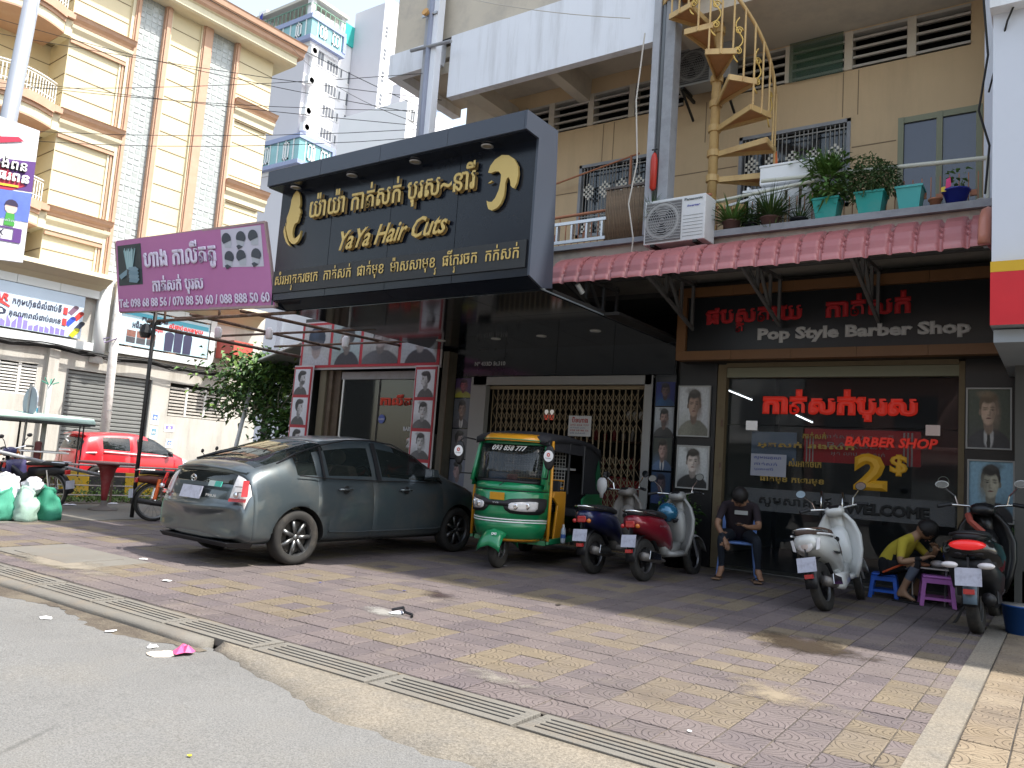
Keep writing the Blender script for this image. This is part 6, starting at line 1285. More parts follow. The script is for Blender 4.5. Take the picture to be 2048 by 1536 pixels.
for k, (u, v, hc, sc) in enumerate(((.62,.42,(.35,.03,.03),(.55,.25,.32)), (.82,.38,(.03,.02,.06),(.05,.30,.05)), (.45,.80,(.05,.35,.05),(.5,.05,.05)))):
    bsh('cartoon_head', [(u+.06*math.cos(R(a)), v+.045*math.sin(R(a))) for a in range(0,360,30)], mat('print_skin', (.62,.45,.40), .5), .014); bsh('cartoon_hair', [(u+.065*math.cos(R(a)), v+.015+.045*math.sin(R(a))) for a in range(0,181,30)], mat('cart_hair%d' % k, hc, .5), .018); bsh('cartoon_body', [(u-.05,v-.13),(u+.05,v-.13),(u+.04,v-.04),(u-.04,v-.04)], mat('cart_body%d' % k, sc, .5), .016)
bsh('temple_sketch', [(.35,.84),(.42,.98),(.5,.94),(.58,.99),(.62,.88),(.66,.84)], mat('cart_orange', (.55,.20,.12), .5), .012); bsh('ribbon', [(.55,.84),(.8,.90),(.86,.88),(.62,.81)], CRI, .016)
letters('dark_lettering', 'សរុមបង់ពន', mat('print_ink', (.03,.03,.04), .5), bbd, bq(.34,.60,.03), C_-D_, A_-D_, .80, .24, bold=.07); letters('white_lettering', 'សរុមបង់ពន', WHITE2, bbd, bq(.335,.603,.05), C_-D_, A_-D_, .80, .24, bold=.015)
letters('white_lettering', 'អាជារធរពន', WHITE2, bbd, bq(.34,.545,.03), C_-D_, A_-D_, .85, .15, bold=.04); bsh('yellow_strip', [(.3,.495),(.86,.535),(.86,.55),(.3,.51)], mat('print_yellow', (.65,.5,.03), .5), .02)
letters('small_lettering', 'AX', BKL, bbd, bq(.66,.17,.02), C_-D_, A_-D_, .17, .10, bold=.02); bsh('purple_bar', [(.2,.135),(.93,.135),(.93,.15),(.2,.15)], PUR, .01); bsh('purple_bar', [(.2,.23),(.93,.23),(.93,.24),(.2,.24)], PUR, .01); bsh('purple_bar', [(.87,.135),(.95,.135),(.95,.24),(.87,.24)], PUR, .012)
bsh('purple_swirl', [(.45,.04),(.6,.02),(.62,.08),(.5,.1)], mat('print_blue', (.05,.08,.45), .5), .01); letters('fine_lettering', 'កាត់សក់បុរសនារីសំរអាត', mat('faint_print', (.45,.45,.6), .5), bbd, bq(.4,.265,.02), C_-D_, A_-D_, .75, .05)
t = T('round_road_sign', 'back of a small road sign seen edge on', 'road sign', (-17, 7.5, .1)); MB().cyl((0,0,0), (0,0,2.2), .025).build('post', STEEL, t); MB().lathe([(0,-.02),(.30,-.02),(.30,0),(0,.0)], (0.02,.03,1.85), 20, 'y').build('plate', mat('sign_back', (.30,.33,.38), .6), t).rotation_euler = (0,0,R(0))
t = T('bollard_pole', 'peeling grey pole with green wire tied on its top', 'pole', (-17, 7.85, .1)); MB().cyl((0,0,0), (0,0,2.25), .05, .045, n=12).build('shaft', mat('peeling_paint', (.45,.46,.44), .8, var=.2, dirt=(.2,.25,.2), ds=6, da=.8), t, smooth=R(40)); 
b = MB(); 
for k in range(5): b.tube([(0,0,2.2), (.08*math.cos(k*1.3), .08*math.sin(k*1.3), 2.27), (.16*math.cos(k*1.3), .16*math.sin(k*1.3), 2.33+.03*(-1)**k)], .012, 5)
b.build('wire_knot', mat('green_wire', (.05,.25,.18), .6), t)
t = T('concrete_pole', 'whitewashed utility pole in front of the roller shutter', 'utility pole', (-24, 12.85, .1)); MB().cyl((0,0,0), (0,-.1,7.0), .15, .10, n=14).build('shaft', mat('whitewash', (.62,.60,.57), .85, var=.08, dirt=(.18,.16,.14), ds=5, da=.7), t, smooth=R(40)); MB().tube([(.1,-.1,2.1),(.2,0,2.1),(.1,.1,2.1)], .01, 5).build('hook', STEEL, t)
MB().tube([(-.1,0,4.4),(-.4,-.2,4.3),(-.1,-.3,4.15),(.2,-.1,4.3),(-.2,.1,4.5)], .02, 5).build('cable_coil', mat('pale_cable', (.35,.30,.45), .6), t)
tag(MB().cyl((-17.0,12.2,.1), (-16.6,12.4,3.0), .05, n=8).build('leaning_pole', WHITE, smooth=R(40)), 'thin white pole leaning beside the vine', 'pole')
# overhead wires
wires = [((-30,0,12.5),(-9,10,7.6)), ((-30,1,11.3),(-9,10,7.4)), ((-30,0,10.6),(-9,10,7.1)), ((-30,2,10.0),(-8.95,9.6,7.9)), ((-26,3,12.8),(-9,9.7,7.2)), ((-28,1,9.0),(-9,9.8,7.0)), ((-24,18,16.5),(-9,9.7,7.0)), ((-40,42,36),(-9.4,10,7.5)), ((-36,36,33),(-9.4,10,7.3)), ((-26,2,8.6),(-9,9.9,6.9)), ((-9.2,9.3,9.4),(-4.8,8.9,7.35)), ((-2.6,9.3,8.3),(-.7,9.7,7.0)), ((-13,5.1,9.5),(-9,9.9,7.3))]
for k, (a, c_) in enumerate(wires):
    a = Vector(a); c_ = Vector(c_); sag = (.5, .8, .35, .6)[k % 4]*(.3 if k > 9 else 1)
    tag(MB().tube([a.lerp(c_, i/14)-Vector((0,0,sag*4*(i/14)*(1-i/14))) for i in range(15)], .006 if k not in (7, 8) else .014, 4).build('wire', mat('pale_wire', (.5,.47,.42), .6) if k == 10 else WIRE),
        {10: 'pale wire crossing in front of the white upper band', 11: 'short wire at the upper right above the balcony door', 7: 'thick wire rising to the towers', 8: 'lower thick wire rising to the towers'}.get(k, ['topmost','second highest','third highest','fourth highest','upper middle','lower middle','steepest','','','lowest','','','shortest'][k]+' dark overhead wire crossing before the yellow building'), 'wire', 'overhead wires')
b = MB(); b.tube([(-.78,9.4,6.8),(-.72,9.3,6.0),(-.80,9.3,5.4),(-.7,9.3,5.0),(-.74,9.35,4.5)], .012, 5); tag(b.build('wire', WIRE), 'twisted wires hanging down the white corner wall', 'wire')
b = MB(); b.tube([(-.3,8.45,6.4),(-.5,8.5,5.9),(-.68,8.9,5.4)], .01, 5); tag(b.build('wire', WIRE), 'single wire running down to the corner at the right', 'wire')
b = MB(); b.tube([(-4.9,9.55,7.5),(-4.95,9.5,6.5),(-4.88,9.5,5.6),(-4.95,9.45,5.0),(-4.85,9.45,4.5),(-4.9,9.5,4.2)], .011, 5); tag(b.build('wire', mat('pale_wire', (.5,.47,.42))), 'pale cable hanging down in front of the bamboo screen', 'wire')
# opposite side of the main road (behind the camera): plain shophouses that the glass and black panels mirror
for k in range(7):
    x = -26+k*6.5; h_ = (9.5, 12, 8, 13, 10.5, 9, 12)[k]; t = T('opposite_house', 'shophouse across the road behind the camera, number %d from west by height' % (k+1) if 0 else ['low cream', 'tall grey', 'small white', 'tallest pink', 'plain beige', 'low blue', 'eastmost tall cream'][k]+' shophouse across the main road behind the camera', 'building', (x, -14.5, 0))
    m = mat('opp%d' % k, [(.5,.45,.3),(.3,.3,.3),(.55,.55,.55),(.45,.3,.28),(.45,.4,.3),(.3,.38,.45),(.5,.45,.33)][k], .8, var=.1); MB().box(-3.2, 3.2, -4, 0, 0, h_).build('wall', m, t)
    for fl in range(int((h_-3.5)//3)+1):
        z = 3.4+fl*3.1
        MB().box(-3.1, 3.1, 0, .9, z-.15, z).build('balcony', m, t)
        for q in range(2): MB().box(-2.4+q*2.8, -.8+q*2.8, .01, .05, z+.6, z+2.1).build('window', MATS['tower_pane'], t)
        if z+5 > h_: break
    MB().box(-2.8, 2.8, .01, .06, .1, 2.8).build('shutter', SH, t)
# ------------------------------------------------------------ vehicles
def paint(name, col, metal=.3, rough=.35, coat=.8, dust=.25):
    return mat(name, col, rough, metal, var=.05, vs=2, coat=coat, dirt=(.26, .22, .17), ds=1.6, da=dust)
def shell(half_rings, slots, mat_of, arches, parent, names, sub=2, capf=True, groove=.009, cutr=.33):
    """subdivided body from half cross sections (front to rear); split into named parts"""
    rings = []
    for r in half_rings:
        rings.append([(x, y, z) for x, y, z in r]+[(x, -y, z) for x, y, z in reversed(r) if abs(y) > 1e-6])
    n = len(rings[0]); h = len(half_rings[0])
    me = bpy.data.meshes.new('shell'); vs = [p for r in rings for p in r]; fs = []; mi = []
    for i in range(len(rings)-1):
        for k in range(n):
            fs.append((i*n+k, i*n+(k+1) % n, (i+1)*n+(k+1) % n, (i+1)*n+k))
            kk = k if k < h-1 else (n-2-k if k < n-1 else -1); mi.append(mat_of(i, kk))
    if capf: fs += [tuple(range(n-1, -1, -1)), tuple((len(rings)-1)*n+k for k in range(n))]; mi += [mat_of(-1, 0), mat_of(len(rings), 0)]
    me.from_pydata(vs, [], fs)
    for m in slots: me.materials.append(m)
    for p, a in zip(me.polygons, mi): p.material_index = a
    b = bmesh.new(); b.from_mesh(me); bmesh.ops.recalc_face_normals(b, faces=b.faces); b.to_mesh(me); b.free()
    o = bpy.data.objects.new('shell', me); COL.objects.link(o)
    md = o.modifiers.new('s', 'SUBSURF'); md.levels = md.render_levels = sub
    cuts = []
    for (x, z, r, y0, y1) in arches:
        cb = MB().cyl((x, y0, z), (x, y1, z), r, n=36).build('cut', None); 
        for m in slots: cb.data.materials.append(m)
        cb.data.materials.append(WELL)
        for p in cb.data.polygons: p.material_index = len(slots)
        bm = o.modifiers.new('b', 'BOOLEAN'); bm.operation = 'DIFFERENCE'; bm.solver = 'EXACT'; bm.object = cb; cuts.append(cb)
    if arches: me.materials.append(WELL)
    bpy.context.view_layer.update(); dg = bpy.context.evaluated_depsgraph_get()
    em = bpy.data.meshes.new_from_object(o.evaluated_get(dg)); bpy.data.objects.remove(o)
    for c_ in cuts: bpy.data.objects.remove(c_)
    used = sorted({p.material_index for p in em.polygons}); outs = {}
    mats_ = list(em.materials)
    for u in used:
        for side in ((1, -1) if names[u][1] else (0,)) if u < len(names) else (0,):
            b = bmesh.new(); b.from_mesh(em)
            kill = [f for f in b.faces if f.material_index != u or (side and (f.calc_center_median().y*side < 0))]
            bmesh.ops.delete(b, geom=kill, context='FACES')
            if not b.faces: b.free(); continue
            for v in b.verts: pass
            b.normal_update()
            if groove and u < len(names):
                for v in [v for v in b.verts if v.is_boundary]: v.co -= v.normal*groove
            m2 = bpy.data.meshes.new(names[u][0] if u < len(names) else 'wheel_well'); b.to_mesh(m2); b.free()
            m2.materials.clear(); m2.materials.append(mats_[u] if u < len(mats_) and mats_[u] else WELL)
            for p in m2.polygons: p.material_index = 0; p.use_smooth = u < len(names)
            oo = bpy.data.objects.new(m2.name, m2); COL.objects.link(oo); oo.parent = parent; TH[oo.name] = TH[parent.name]
            outs.setdefault(u, []).append(oo)
    return outs
WELL = mat('wheel_well', (.008,.008,.008), .9)
def half(x, pts, k=0): hw = max(p[0] for p in pts); return [(x+k*(y/hw)**2, y, z) for y, z in pts]
def wheel(parent, loc, r, w_, rim, spokes=7, rr_=.62, name='wheel', rimc=None, side=1, rot=0):
    e = MB(); wd = w_/2
    e.lathe([(r*rr_, -wd*.8), (r*.80, -wd), (r*.95, -wd*.92), (r, -wd*.6), (r, wd*.6), (r*.95, wd*.92), (r*.80, wd), (r*rr_, wd*.8)], (0,0,0), 36, 'y', False)
    o = e.build(name, RUB, parent, smooth=R(35)); o.location = loc; o.rotation_euler = (0, 0, rot); TH[o.name] = Matrix()
    b = MB(); s = side
    b.lathe([(r*rr_, -wd*.8), (r*rr_*.96, -wd*.6), (r*rr_*.93, wd*.6), (r*rr_, wd*.8)], (0,0,0), 36, 'y', False)
    b.lathe([(0, s*wd*.72), (r*.10, s*wd*.72), (r*.12, s*wd*.55), (r*.12, 0)], (0,0,0), 16, 'y')
    for k in range(spokes):
        a = 2*math.pi*k/spokes; c_, q = math.cos(a), math.sin(a); w0, w1 = r*.07, r*.045 if spokes > 5 else r*.07
        def pt(rad, off, yy): return (rad*c_-off*q, yy, rad*q+off*c_)
        b.hexa([pt(r*.08,-w0,s*wd*.35), pt(r*.08,w0,s*wd*.35), pt(r*.08,w0,s*wd*.68), pt(r*.08,-w0,s*wd*.68), pt(r*rr_*.97,-w1*1.5,s*wd*.25), pt(r*rr_*.97,w1*1.5,s*wd*.25), pt(r*rr_*.97,w1*1.5,s*wd*.62), pt(r*rr_*.97,-w1*1.5,s*wd*.62)])
    b.lathe([(0, -s*wd*.3), (r*rr_*.95, -s*wd*.3)], (0,0,0), 24, 'y')
    ri = b.build('rim', rim, o, smooth=R(35))
    MB().lathe([(r*rr_*.45, -s*.01), (r*rr_*.86, -s*.01), (r*rr_*.86, s*.005), (r*rr_*.45, s*.005)], (0,0,0), 24, 'y', False).build('brake_disc', mat('brake_iron', (.06,.055,.05), .6, .6), o)
    return o
PLATE = mat('white_plate', (.46,.47,.55), .6, var=.12, vs=14, dirt=(.20,.19,.24), ds=16, da=.6)
REDLENS = mat('red_lens', (.42,.02,.02), .18, var=.2, coat=.6); CLRLENS = mat('clear_lens', (.62,.60,.60), .15, var=.25, vs=18, coat=.7); ORLENS = mat('orange_lens', (.55,.15,.02), .2, coat=.5)
# ---------------- grey liftback car
PAINT = paint('grey_blue_paint', (.066,.085,.096), .45, .32, .7, .22)
CGL = glass('car_glass', (.012,.016,.016), .02, .80)
car = T('parked_car', 'dusty blue grey liftback car parked nose towards the shops', 'car', (-7.98, 6.20, .052), R(90-3.0), tilt=(0, -R(1.1), R(90-3.0)))
lo = [(.80,.20),(.858,.31),(.865,.53),(.857,.79)]
PR = [half(3.58, [(.66,.24),(.71,.31),(.73,.42),(.72,.55),(.68,.62),(.58,.655),(.4,.67),(0,.68)], -.22), half(3.45, [(.77,.19),(.81,.28),(.835,.45),(.82,.62),(.77,.70),(.66,.745),(.42,.775),(0,.79)], -.20),
      half(3.10, [(.80,.19),(.85,.30),(.862,.5),(.85,.70),(.80,.81),(.70,.86),(.45,.90),(0,.92)], -.06), half(2.70, lo[:3]+[(.855,.77),(.815,.90),(.745,.955),(.5,1.0),(0,1.02)]),
      half(2.38, lo+[(.812,.935),(.735,1.07),(.52,1.115),(0,1.14)]), half(2.0, lo+[(.81,.94),(.675,1.25),(.52,1.305),(0,1.33)]), half(1.58, lo+[(.81,.95),(.615,1.395),(.50,1.45),(0,1.475)]),
      half(1.24, lo+[(.81,.955),(.60,1.43),(.5,1.478),(0,1.50)]), half(1.16, lo+[(.81,.955),(.60,1.43),(.5,1.478),(0,1.50)]), half(.80, lo+[(.81,.962),(.60,1.415),(.5,1.463),(0,1.485)]), half(.38, lo+[(.805,.975),(.615,1.345),(.5,1.40),(0,1.425)]),
      half(.30, lo+[(.803,.98),(.62,1.325),(.5,1.385),(0,1.41)]), half(-.02, lo+[(.80,1.0),(.645,1.23),(.5,1.30),(0,1.325)]), half(-.30, lo+[(.79,1.02),(.675,1.135),(.5,1.205),(0,1.23)]), half(-.56, lo[:3]+[(.845,.80),(.775,1.0),(.69,1.07),(.5,1.115),(0,1.14)], .05),
      half(-.70, [(.80,.22),(.85,.32),(.858,.53),(.832,.80),(.768,.965),(.60,1.035),(.5,1.055),(0,1.07)], .10), half(-.705, [(.80,.22),(.85,.32),(.858,.53),(.832,.79),(.767,.945),(.57,1.0),(.5,1.01),(0,1.02)], .10), half(-.76, [(.79,.24),(.845,.34),(.852,.53),(.822,.76),(.765,.87),(.57,.888),(.5,.89),(0,.89)], .11),
      half(-.83, [(.785,.26),(.835,.36),(.845,.50),(.82,.62),(.762,.675),(.57,.69),(.5,.69),(0,.69)], .14), half(-.89, [(.75,.27),(.81,.36),(.83,.48),(.81,.575),(.75,.625),(.66,.635),(.45,.64),(0,.64)], .17), half(-.90, [(.66,.265),(.74,.33),(.77,.44),(.75,.53),(.69,.59),(.60,.60),(.40,.605),(0,.605)], .16)]
def pm(i, k):
    if k < 0 or i < 0: return 0
    if k >= 6-1 and 3 <= i <= 5: return 2            # windscreen
    if k >= 5 and 10 <= i <= 13: return 3            # sloping rear glass
    if k >= 5 and i in (16,): return 3               # small upright rear glass
    if k == 4 and i in (4, 5, 6): return 1
    if k == 4 and i in (8, 9): return 1
    if k == 4 and i in (11,): return 1
    if k in (3, 4) and i in (16, 17): return 4
    if k in (3, 4) and i in (0, 1): return 5
    if i >= 18 or (k in (0, 1, 2) and i in (15, 16, 17)): return 10
    if i == 0 or (k in (0, 1, 2) and i == 1): return 11
    if k in (0, 1, 2, 3) and i in (4, 5, 6, 7): return 6
    if k in (2, 3) and i in (8, 9, 10): return 7
    if k in (0, 1) and i in (8, 9): return 7
    if k >= 5 and i in (17,): return 8
    if k >= 5 and i in (1, 2): return 9
    return 0
shell(PR, [PAINT, CGL, CGL, CGL, CLRLENS, CLRLENS, PAINT, PAINT, PAINT, PAINT, PAINT, PAINT], pm, [(0, .30, .355, .58, 1.2), (0, .30, .355, -1.2, -.58), (2.70, .30, .355, .58, 1.2), (2.70, .30, .355, -1.2, -.58)], car,
      [('body', 0), ('side_window', 1), ('windscreen', 0), ('rear_window', 0), ('tail_light', 1), ('headlight', 1), ('front_door', 1), ('rear_door', 1), ('tailgate', 0), ('bonnet', 0), ('rear_bumper', 0), ('front_bumper', 0)])
RIM = mat('alloy_dark', (.15,.155,.16), .35, .8, var=.15, dirt=(.12,.10,.08), ds=6, da=.4)
for (x, y, sd_) in ((0, .755, 1), (0, -.755, -1), (2.70, .755, 1), (2.70, -.755, -1)): wheel(car, (x, y, .305), .305, .19, RIM, 7, .68, side=sd_, rot=0)
def cpart(nm, m, **k):
    return None
MB().box(-.10, 3.2, -.72, .72, .22, .32).build('underbody', WELL, car); MB().box(-.5, 2.2, -.70, .70, .32, .60).build('cabin_floor', WELL, car)
SEAT = mat('beige_seat', (.30,.26,.19), .8)
for (x, y) in ((1.15, .36), (1.15, -.36)):
    MB().box(x-.05, x+.42, y-.24, y+.24, .58, .72).loft([[(x-.12, y-.24, .66), (x+.06, y-.24, .66), (x+.06, y+.24, .66), (x-.12, y+.24, .66)], [(x-.28, y-.22, 1.12), (x-.14, y-.22, 1.12), (x-.14, y+.22, 1.12), (x-.28, y+.22, 1.12)]]).build('front_seat', SEAT, car, bevel=.03)
    MB().sph((x-.25, y, 1.22), .12, 12, 8, (.5, 1.1, .8)).build('headrest', SEAT, car, smooth=True)
MB().box(.05, .5, -.62, .62, .55, .68).box(-.08, .10, -.62, .62, .62, 1.08).build('rear_seat', SEAT, car, bevel=.03)
for y in (-.36, .36): MB().sph((0, y, 1.14), .11, 12, 8, (.5, 1.1, .75)).build('headrest', SEAT, car, smooth=True)
MB().box(2.05, 2.6, -.68, .68, .78, .98).build('dashboard', WELL, car); MB().tube([(1.92+.05*math.sin(a*.52), .36+.18*math.cos(a*.52), .92+.18*math.sin(a*.52)) for a in range(12)], .014, 6, True).build('steering_wheel', BLACK, car)
for s in (1, -1):
    MB().loft([[(2.02,s*.80,.98),(2.14,s*.80,.98),(2.14,s*.84,.98),(2.02,s*.84,.98)], [(1.98,s*.84,1.0),(2.14,s*.86,1.0),(2.10,s*1.0,1.03),(1.98,s*1.0,1.03)], [(1.98,s*.84,1.13),(2.12,s*.86,1.13),(2.08,s*.99,1.12),(1.98,s*.99,1.12)]]).build('wing_mirror', PAINT, car, bevel=.02); MB().quad((1.975,s*.855,1.02),(1.975,s*.98,1.04),(1.975,s*.975,1.11),(1.975,s*.86,1.12)).build('mirror_glass', CHROME, car)
    for x in (.62, 1.62):
        MB().tube([(x-.10,s*.872,.845),(x-.09,s*.895,.85),(x+.09,s*.895,.85),(x+.10,s*.872,.845)], .014, 8).build('door_handle', mat('handle_metal', (.16,.18,.19), .25, .7), car, smooth=True); MB().lathe([(0,0),(.045,0),(.05,.004)], (x+.03, s*.866, .845), 16, 'y').build('handle_recess', BLACK, car)
    MB().tube([(2.35,s*.822,.955),(1.9,s*.700,1.27),(1.55,s*.625,1.415),(1.2,s*.607,1.45),(.8,s*.607,1.435),(.35,s*.625,1.345),(0,s*.655,1.235),(-.25,s*.69,1.12)], .009, 5).build('window_seal', BLACK, car); MB().tube([(2.3,s*.838,.945),(1.2,s*.832,.955),(.4,s*.828,.972),(-.02,s*.822,.998)], .008, 5).build('window_seal', BLACK, car)
    for x, xe in ((1.20, 1.20), (.34, .36)): MB().bar((x,s*.825,.96), (xe,s*.622 if x > 1 else s*.64,1.42 if x > 1 else 1.33), .06 if x > 1 else .03, .012, up=(0,s,0)).build('pillar_trim', BLACK, car)
    MB().tube([(.42,s*.868,.36),(.9,s*.872,.345),(2.2,s*.872,.345),(2.32,s*.868,.36)], .012, 5).build('sill_trim', PAINT, car)
# rear details
def back(nm, m, y0, y1, z0, z1, d=.0, th=.012):      # patch lying on the sloping tailgate
    f = lambda z: -.845-d+(z-.69)*.30 if z < .9 else -.785-d+(z-.89)*.45
    return MB().hexa([(f(z0)-th,y0,z0),(f(z0)-th,y1,z0),(f(z0),y1,z0),(f(z0),y0,z0),(f(z1)-th,y0,z1),(f(z1)-th,y1,z1),(f(z1),y1,z1),(f(z1),y0,z1)]).build(nm, m, car)
back('number_plate', PLATE, -.20, .20, .695, .83, .012); back('plate_recess', PAINT, -.30, .30, .84, .875, .008)
for rx, ry, cy in ((.055,.036,0), (.030,.036,0), (.042,.014,.012)): MB().tube([(-.825+.0, rx*math.cos(a*.4), .915+cy+ry*math.sin(a*.4)) for a in range(16)], .0045, 5, True).build('badge_ring', CHROME, car)
back('sticker', mat('white_green_sticker', (.40,.48,.46), .5), -.42, -.30, .845, .90, .02); back('sticker', mat('green_sticker', (.05,.36,.28), .5), -.54, -.42, .845, .90, .02)
letters('badge', 'PRIUS', CHROME, car, (-.872,-.34,.735), (0,-1,0), (0,0,1), .20, .028, world=False, bold=.03); letters('badge', 'HYBRID', CHROME, car, (-.885,.52,.72), (0,-1,0), (0,0,1), .14, .022, world=False, bold=.03)
for s in (1, -1):
    MB().hexa([(-.77,s*.66,.70),(-.70,s*.83,.70),(-.69,s*.83,.735),(-.76,s*.66,.735),(-.80,s*.66,.70),(-.716,s*.845,.70),(-.706,s*.840,.735),(-.79,s*.66,.735)]).build('red_lamp_strip', REDLENS, car); MB().hexa([(-.74,s*.815,.76),(-.69,s*.845,.76),(-.66,s*.815,.93),(-.70,s*.775,.93),(-.755,s*.822,.76),(-.70,s*.858,.76),(-.67,s*.828,.93),(-.715,s*.785,.93)]).build('red_lamp_strip', REDLENS, car)
    MB().bar((-.765,s*.72,.80), (-.70,s*.83,.80), .008).bar((-.765,s*.72,.86),(-.69,s*.82,.86),.008).build('lamp_rib', BLACK, car); MB().sph((-.77,s*.755,.775), .03, 10, 6).build('lamp_bulb', CHROME, car)
MB().loft([[(-.66+.10*(y/.7)**2, y, 1.062-.05*(y/.7)**2) for y in (-.70,-.4,0,.4,.70)], [(-.745+.12*(y/.7)**2, y, 1.068-.055*(y/.7)**2) for y in (-.70,-.4,0,.4,.70)], [(-.75+.12*(y/.7)**2, y, 1.045-.055*(y/.7)**2) for y in (-.70,-.4,0,.4,.70)], [(-.67+.1*(y/.7)**2, y, 1.035-.05*(y/.7)**2) for y in (-.70,-.4,0,.4,.70)]], closed=False).build('spoiler', PAINT, car, smooth=R(40))
MB().tube([(-.30,-.05,1.265),(-.42,.25,1.19),(-.50,.52,1.12)], [.012,.016,.010], 6).tube([(-.20,.02,1.30),(-.36,.28,1.22),(-.44,.50,1.15)], .006, 5).build('rear_wiper', BLACK, car)
MB().hexa([(-.76,-.66,.21),(-.76,.66,.21),(-.5,.70,.19),(-.5,-.70,.19),(-.80,-.68,.265),(-.80,.68,.265),(-.5,.75,.26),(-.5,-.75,.26)]).build('lower_valance', BLACK, car, bevel=.01)
MB().cyl((.05,.0,1.44),(-.02,0,1.47),.012).build('antenna', BLACK, car)
# ---------------- small red hatchback on the side street
REDP = paint('red_car_paint', (.50,.012,.022), .1, .3, .9, .08)
rc_ = T('red_hatchback', 'small bright red hatchback with white side stripe on the side street', 'car', (-22.0, 11.35, .06), R(90-3))
lo = [(.70,.22),(.765,.32),(.79,.52),(.785,.74)]
PH = [half(2.85, [(.52,.25),(.58,.32),(.60,.42),(.58,.55),(.54,.64),(.46,.68),(.3,.70),(0,.71)], -.14), half(2.74, [(.66,.22),(.72,.30),(.74,.45),(.72,.62),(.68,.76),(.58,.80),(.38,.82),(0,.83)], -.12), half(2.40, lo+[(.74,.87),(.66,.90),(.42,.93),(0,.94)]),
      half(2.12, lo+[(.745,.90),(.69,.98),(.46,1.03),(0,1.05)]), half(1.72, lo+[(.745,.91),(.64,1.26),(.46,1.31),(0,1.33)]), half(1.35, lo+[(.745,.92),(.60,1.40),(.46,1.45),(0,1.47)]), half(.98, lo+[(.745,.93),(.59,1.42),(.46,1.475),(0,1.495)]), half(.90, lo+[(.745,.93),(.59,1.42),(.46,1.475),(0,1.495)]),
      half(.42, lo+[(.74,.95),(.585,1.40),(.46,1.46),(0,1.48)]), half(.10, lo+[(.735,.98),(.585,1.37),(.46,1.44),(0,1.46)]), half(-.28, lo[:3]+[(.77,.75),(.72,1.02),(.60,1.32),(.46,1.40),(0,1.42)], .03), half(-.40, [(.70,.24),(.76,.34),(.78,.52),(.755,.74),(.70,.98),(.60,1.22),(.46,1.33),(0,1.36)], .05),
      half(-.52, [(.69,.25),(.75,.35),(.77,.50),(.74,.68),(.69,.86),(.60,.92),(.44,.93),(0,.94)], .07), half(-.60, [(.68,.26),(.74,.35),(.76,.46),(.73,.58),(.67,.66),(.58,.69),(.42,.70),(0,.70)], .08), half(-.61, [(.58,.26),(.64,.32),(.66,.40),(.64,.48),(.60,.54),(.5,.57),(.36,.58),(0,.58)], .06)]
def rm(i, k):
    if k < 0 or i < 0: return 0
    if k >= 5 and i in (3, 4): return 2
    if k >= 5 and i == 11: return 3
    if k == 4 and i in (3, 4, 5): return 1
    if k == 4 and i in (7, 8): return 1
    if k in (3, 4) and i == 12: return 4
    if k in (3, 4) and i == 1: return 5
    if k in (1, 2, 3) and i in (3, 4, 5, 6): return 6
    if k in (2, 3) and i in (7, 8): return 7
    return 0
shell(PH, [REDP, CGL, CGL, CGL, REDLENS, CLRLENS, REDP, REDP], rm, [(0, .27, .32, .5, 1.2), (0, .27, .32, -1.2, -.5), (2.35, .27, .32, .5, 1.2), (2.35, .27, .32, -1.2, -.5)], rc_, [('body', 0), ('side_window', 1), ('windscreen', 0), ('rear_window', 0), ('tail_light', 1), ('headlight', 1), ('front_door', 1), ('rear_door', 1)])
for (x, y, sd_) in ((0,.69,1),(0,-.69,-1),(2.35,.69,1),(2.35,-.69,-1)): wheel(rc_, (x, y, .27), .27, .16, mat('silver_rim', (.4,.4,.4), .35, .8), 5, .65, side=sd_)
MB().loft([[(-.34+.06*(y/.6)**2, y, 1.43-.04*(y/.6)**2) for y in (-.58,0,.58)], [(-.52+.10*(y/.6)**2, y, 1.40-.04*(y/.6)**2) for y in (-.58,0,.58)], [(-.50+.1*(y/.6)**2, y, 1.37-.04*(y/.6)**2) for y in (-.58,0,.58)]], closed=False).build('spoiler', REDP, rc_, smooth=R(50), fix=False)
for s in (1, -1):
    MB().tube([(1.95,s*.775,.905),(1.0,s*.785,.915),(.1,s*.775,.94)], .016, 5).build('white_stripe', WHITE2, rc_); MB().sph((1.92,s*.86,.98), .085, 10, 8, (.8,.9,.8)).build('wing_mirror', BLACK, rc_, smooth=True); MB().tube([(-.35,s*.72,.88),(-.1,s*.79,.90)], .02, 5).build('white_stripe', WHITE2, rc_)
MB().box(-.2,2.4,-.6,.6,.2,.3).box(0,1.7,-.6,.6,.3,.55).build('cabin_floor', WELL, rc_)
for (x, y) in ((.9,.3),(.9,-.3),(.1,.3),(.1,-.3)): MB().box(x-.1,x+.05,y-.22,y+.22,.55,1.1).sph((x-.08,y,1.2),.1,8,6,(.5,1,.8)).build('seat', WELL, rc_)
MB().tube([(-.545,-.08,1.14),(-.555,.08,1.22),(-.54,0,1.28)], .02, 5).build('sticker_emblem', WHITE2, rc_); MB().box(-.60,-.575,-.32,.32,.90,.94).build('rear_garnish', WHITE2, rc_); MB().tube([(-.53,-.1,1.0),(-.55,-.4,1.06)], .012, 5).build('rear_wiper', BLACK, rc_)
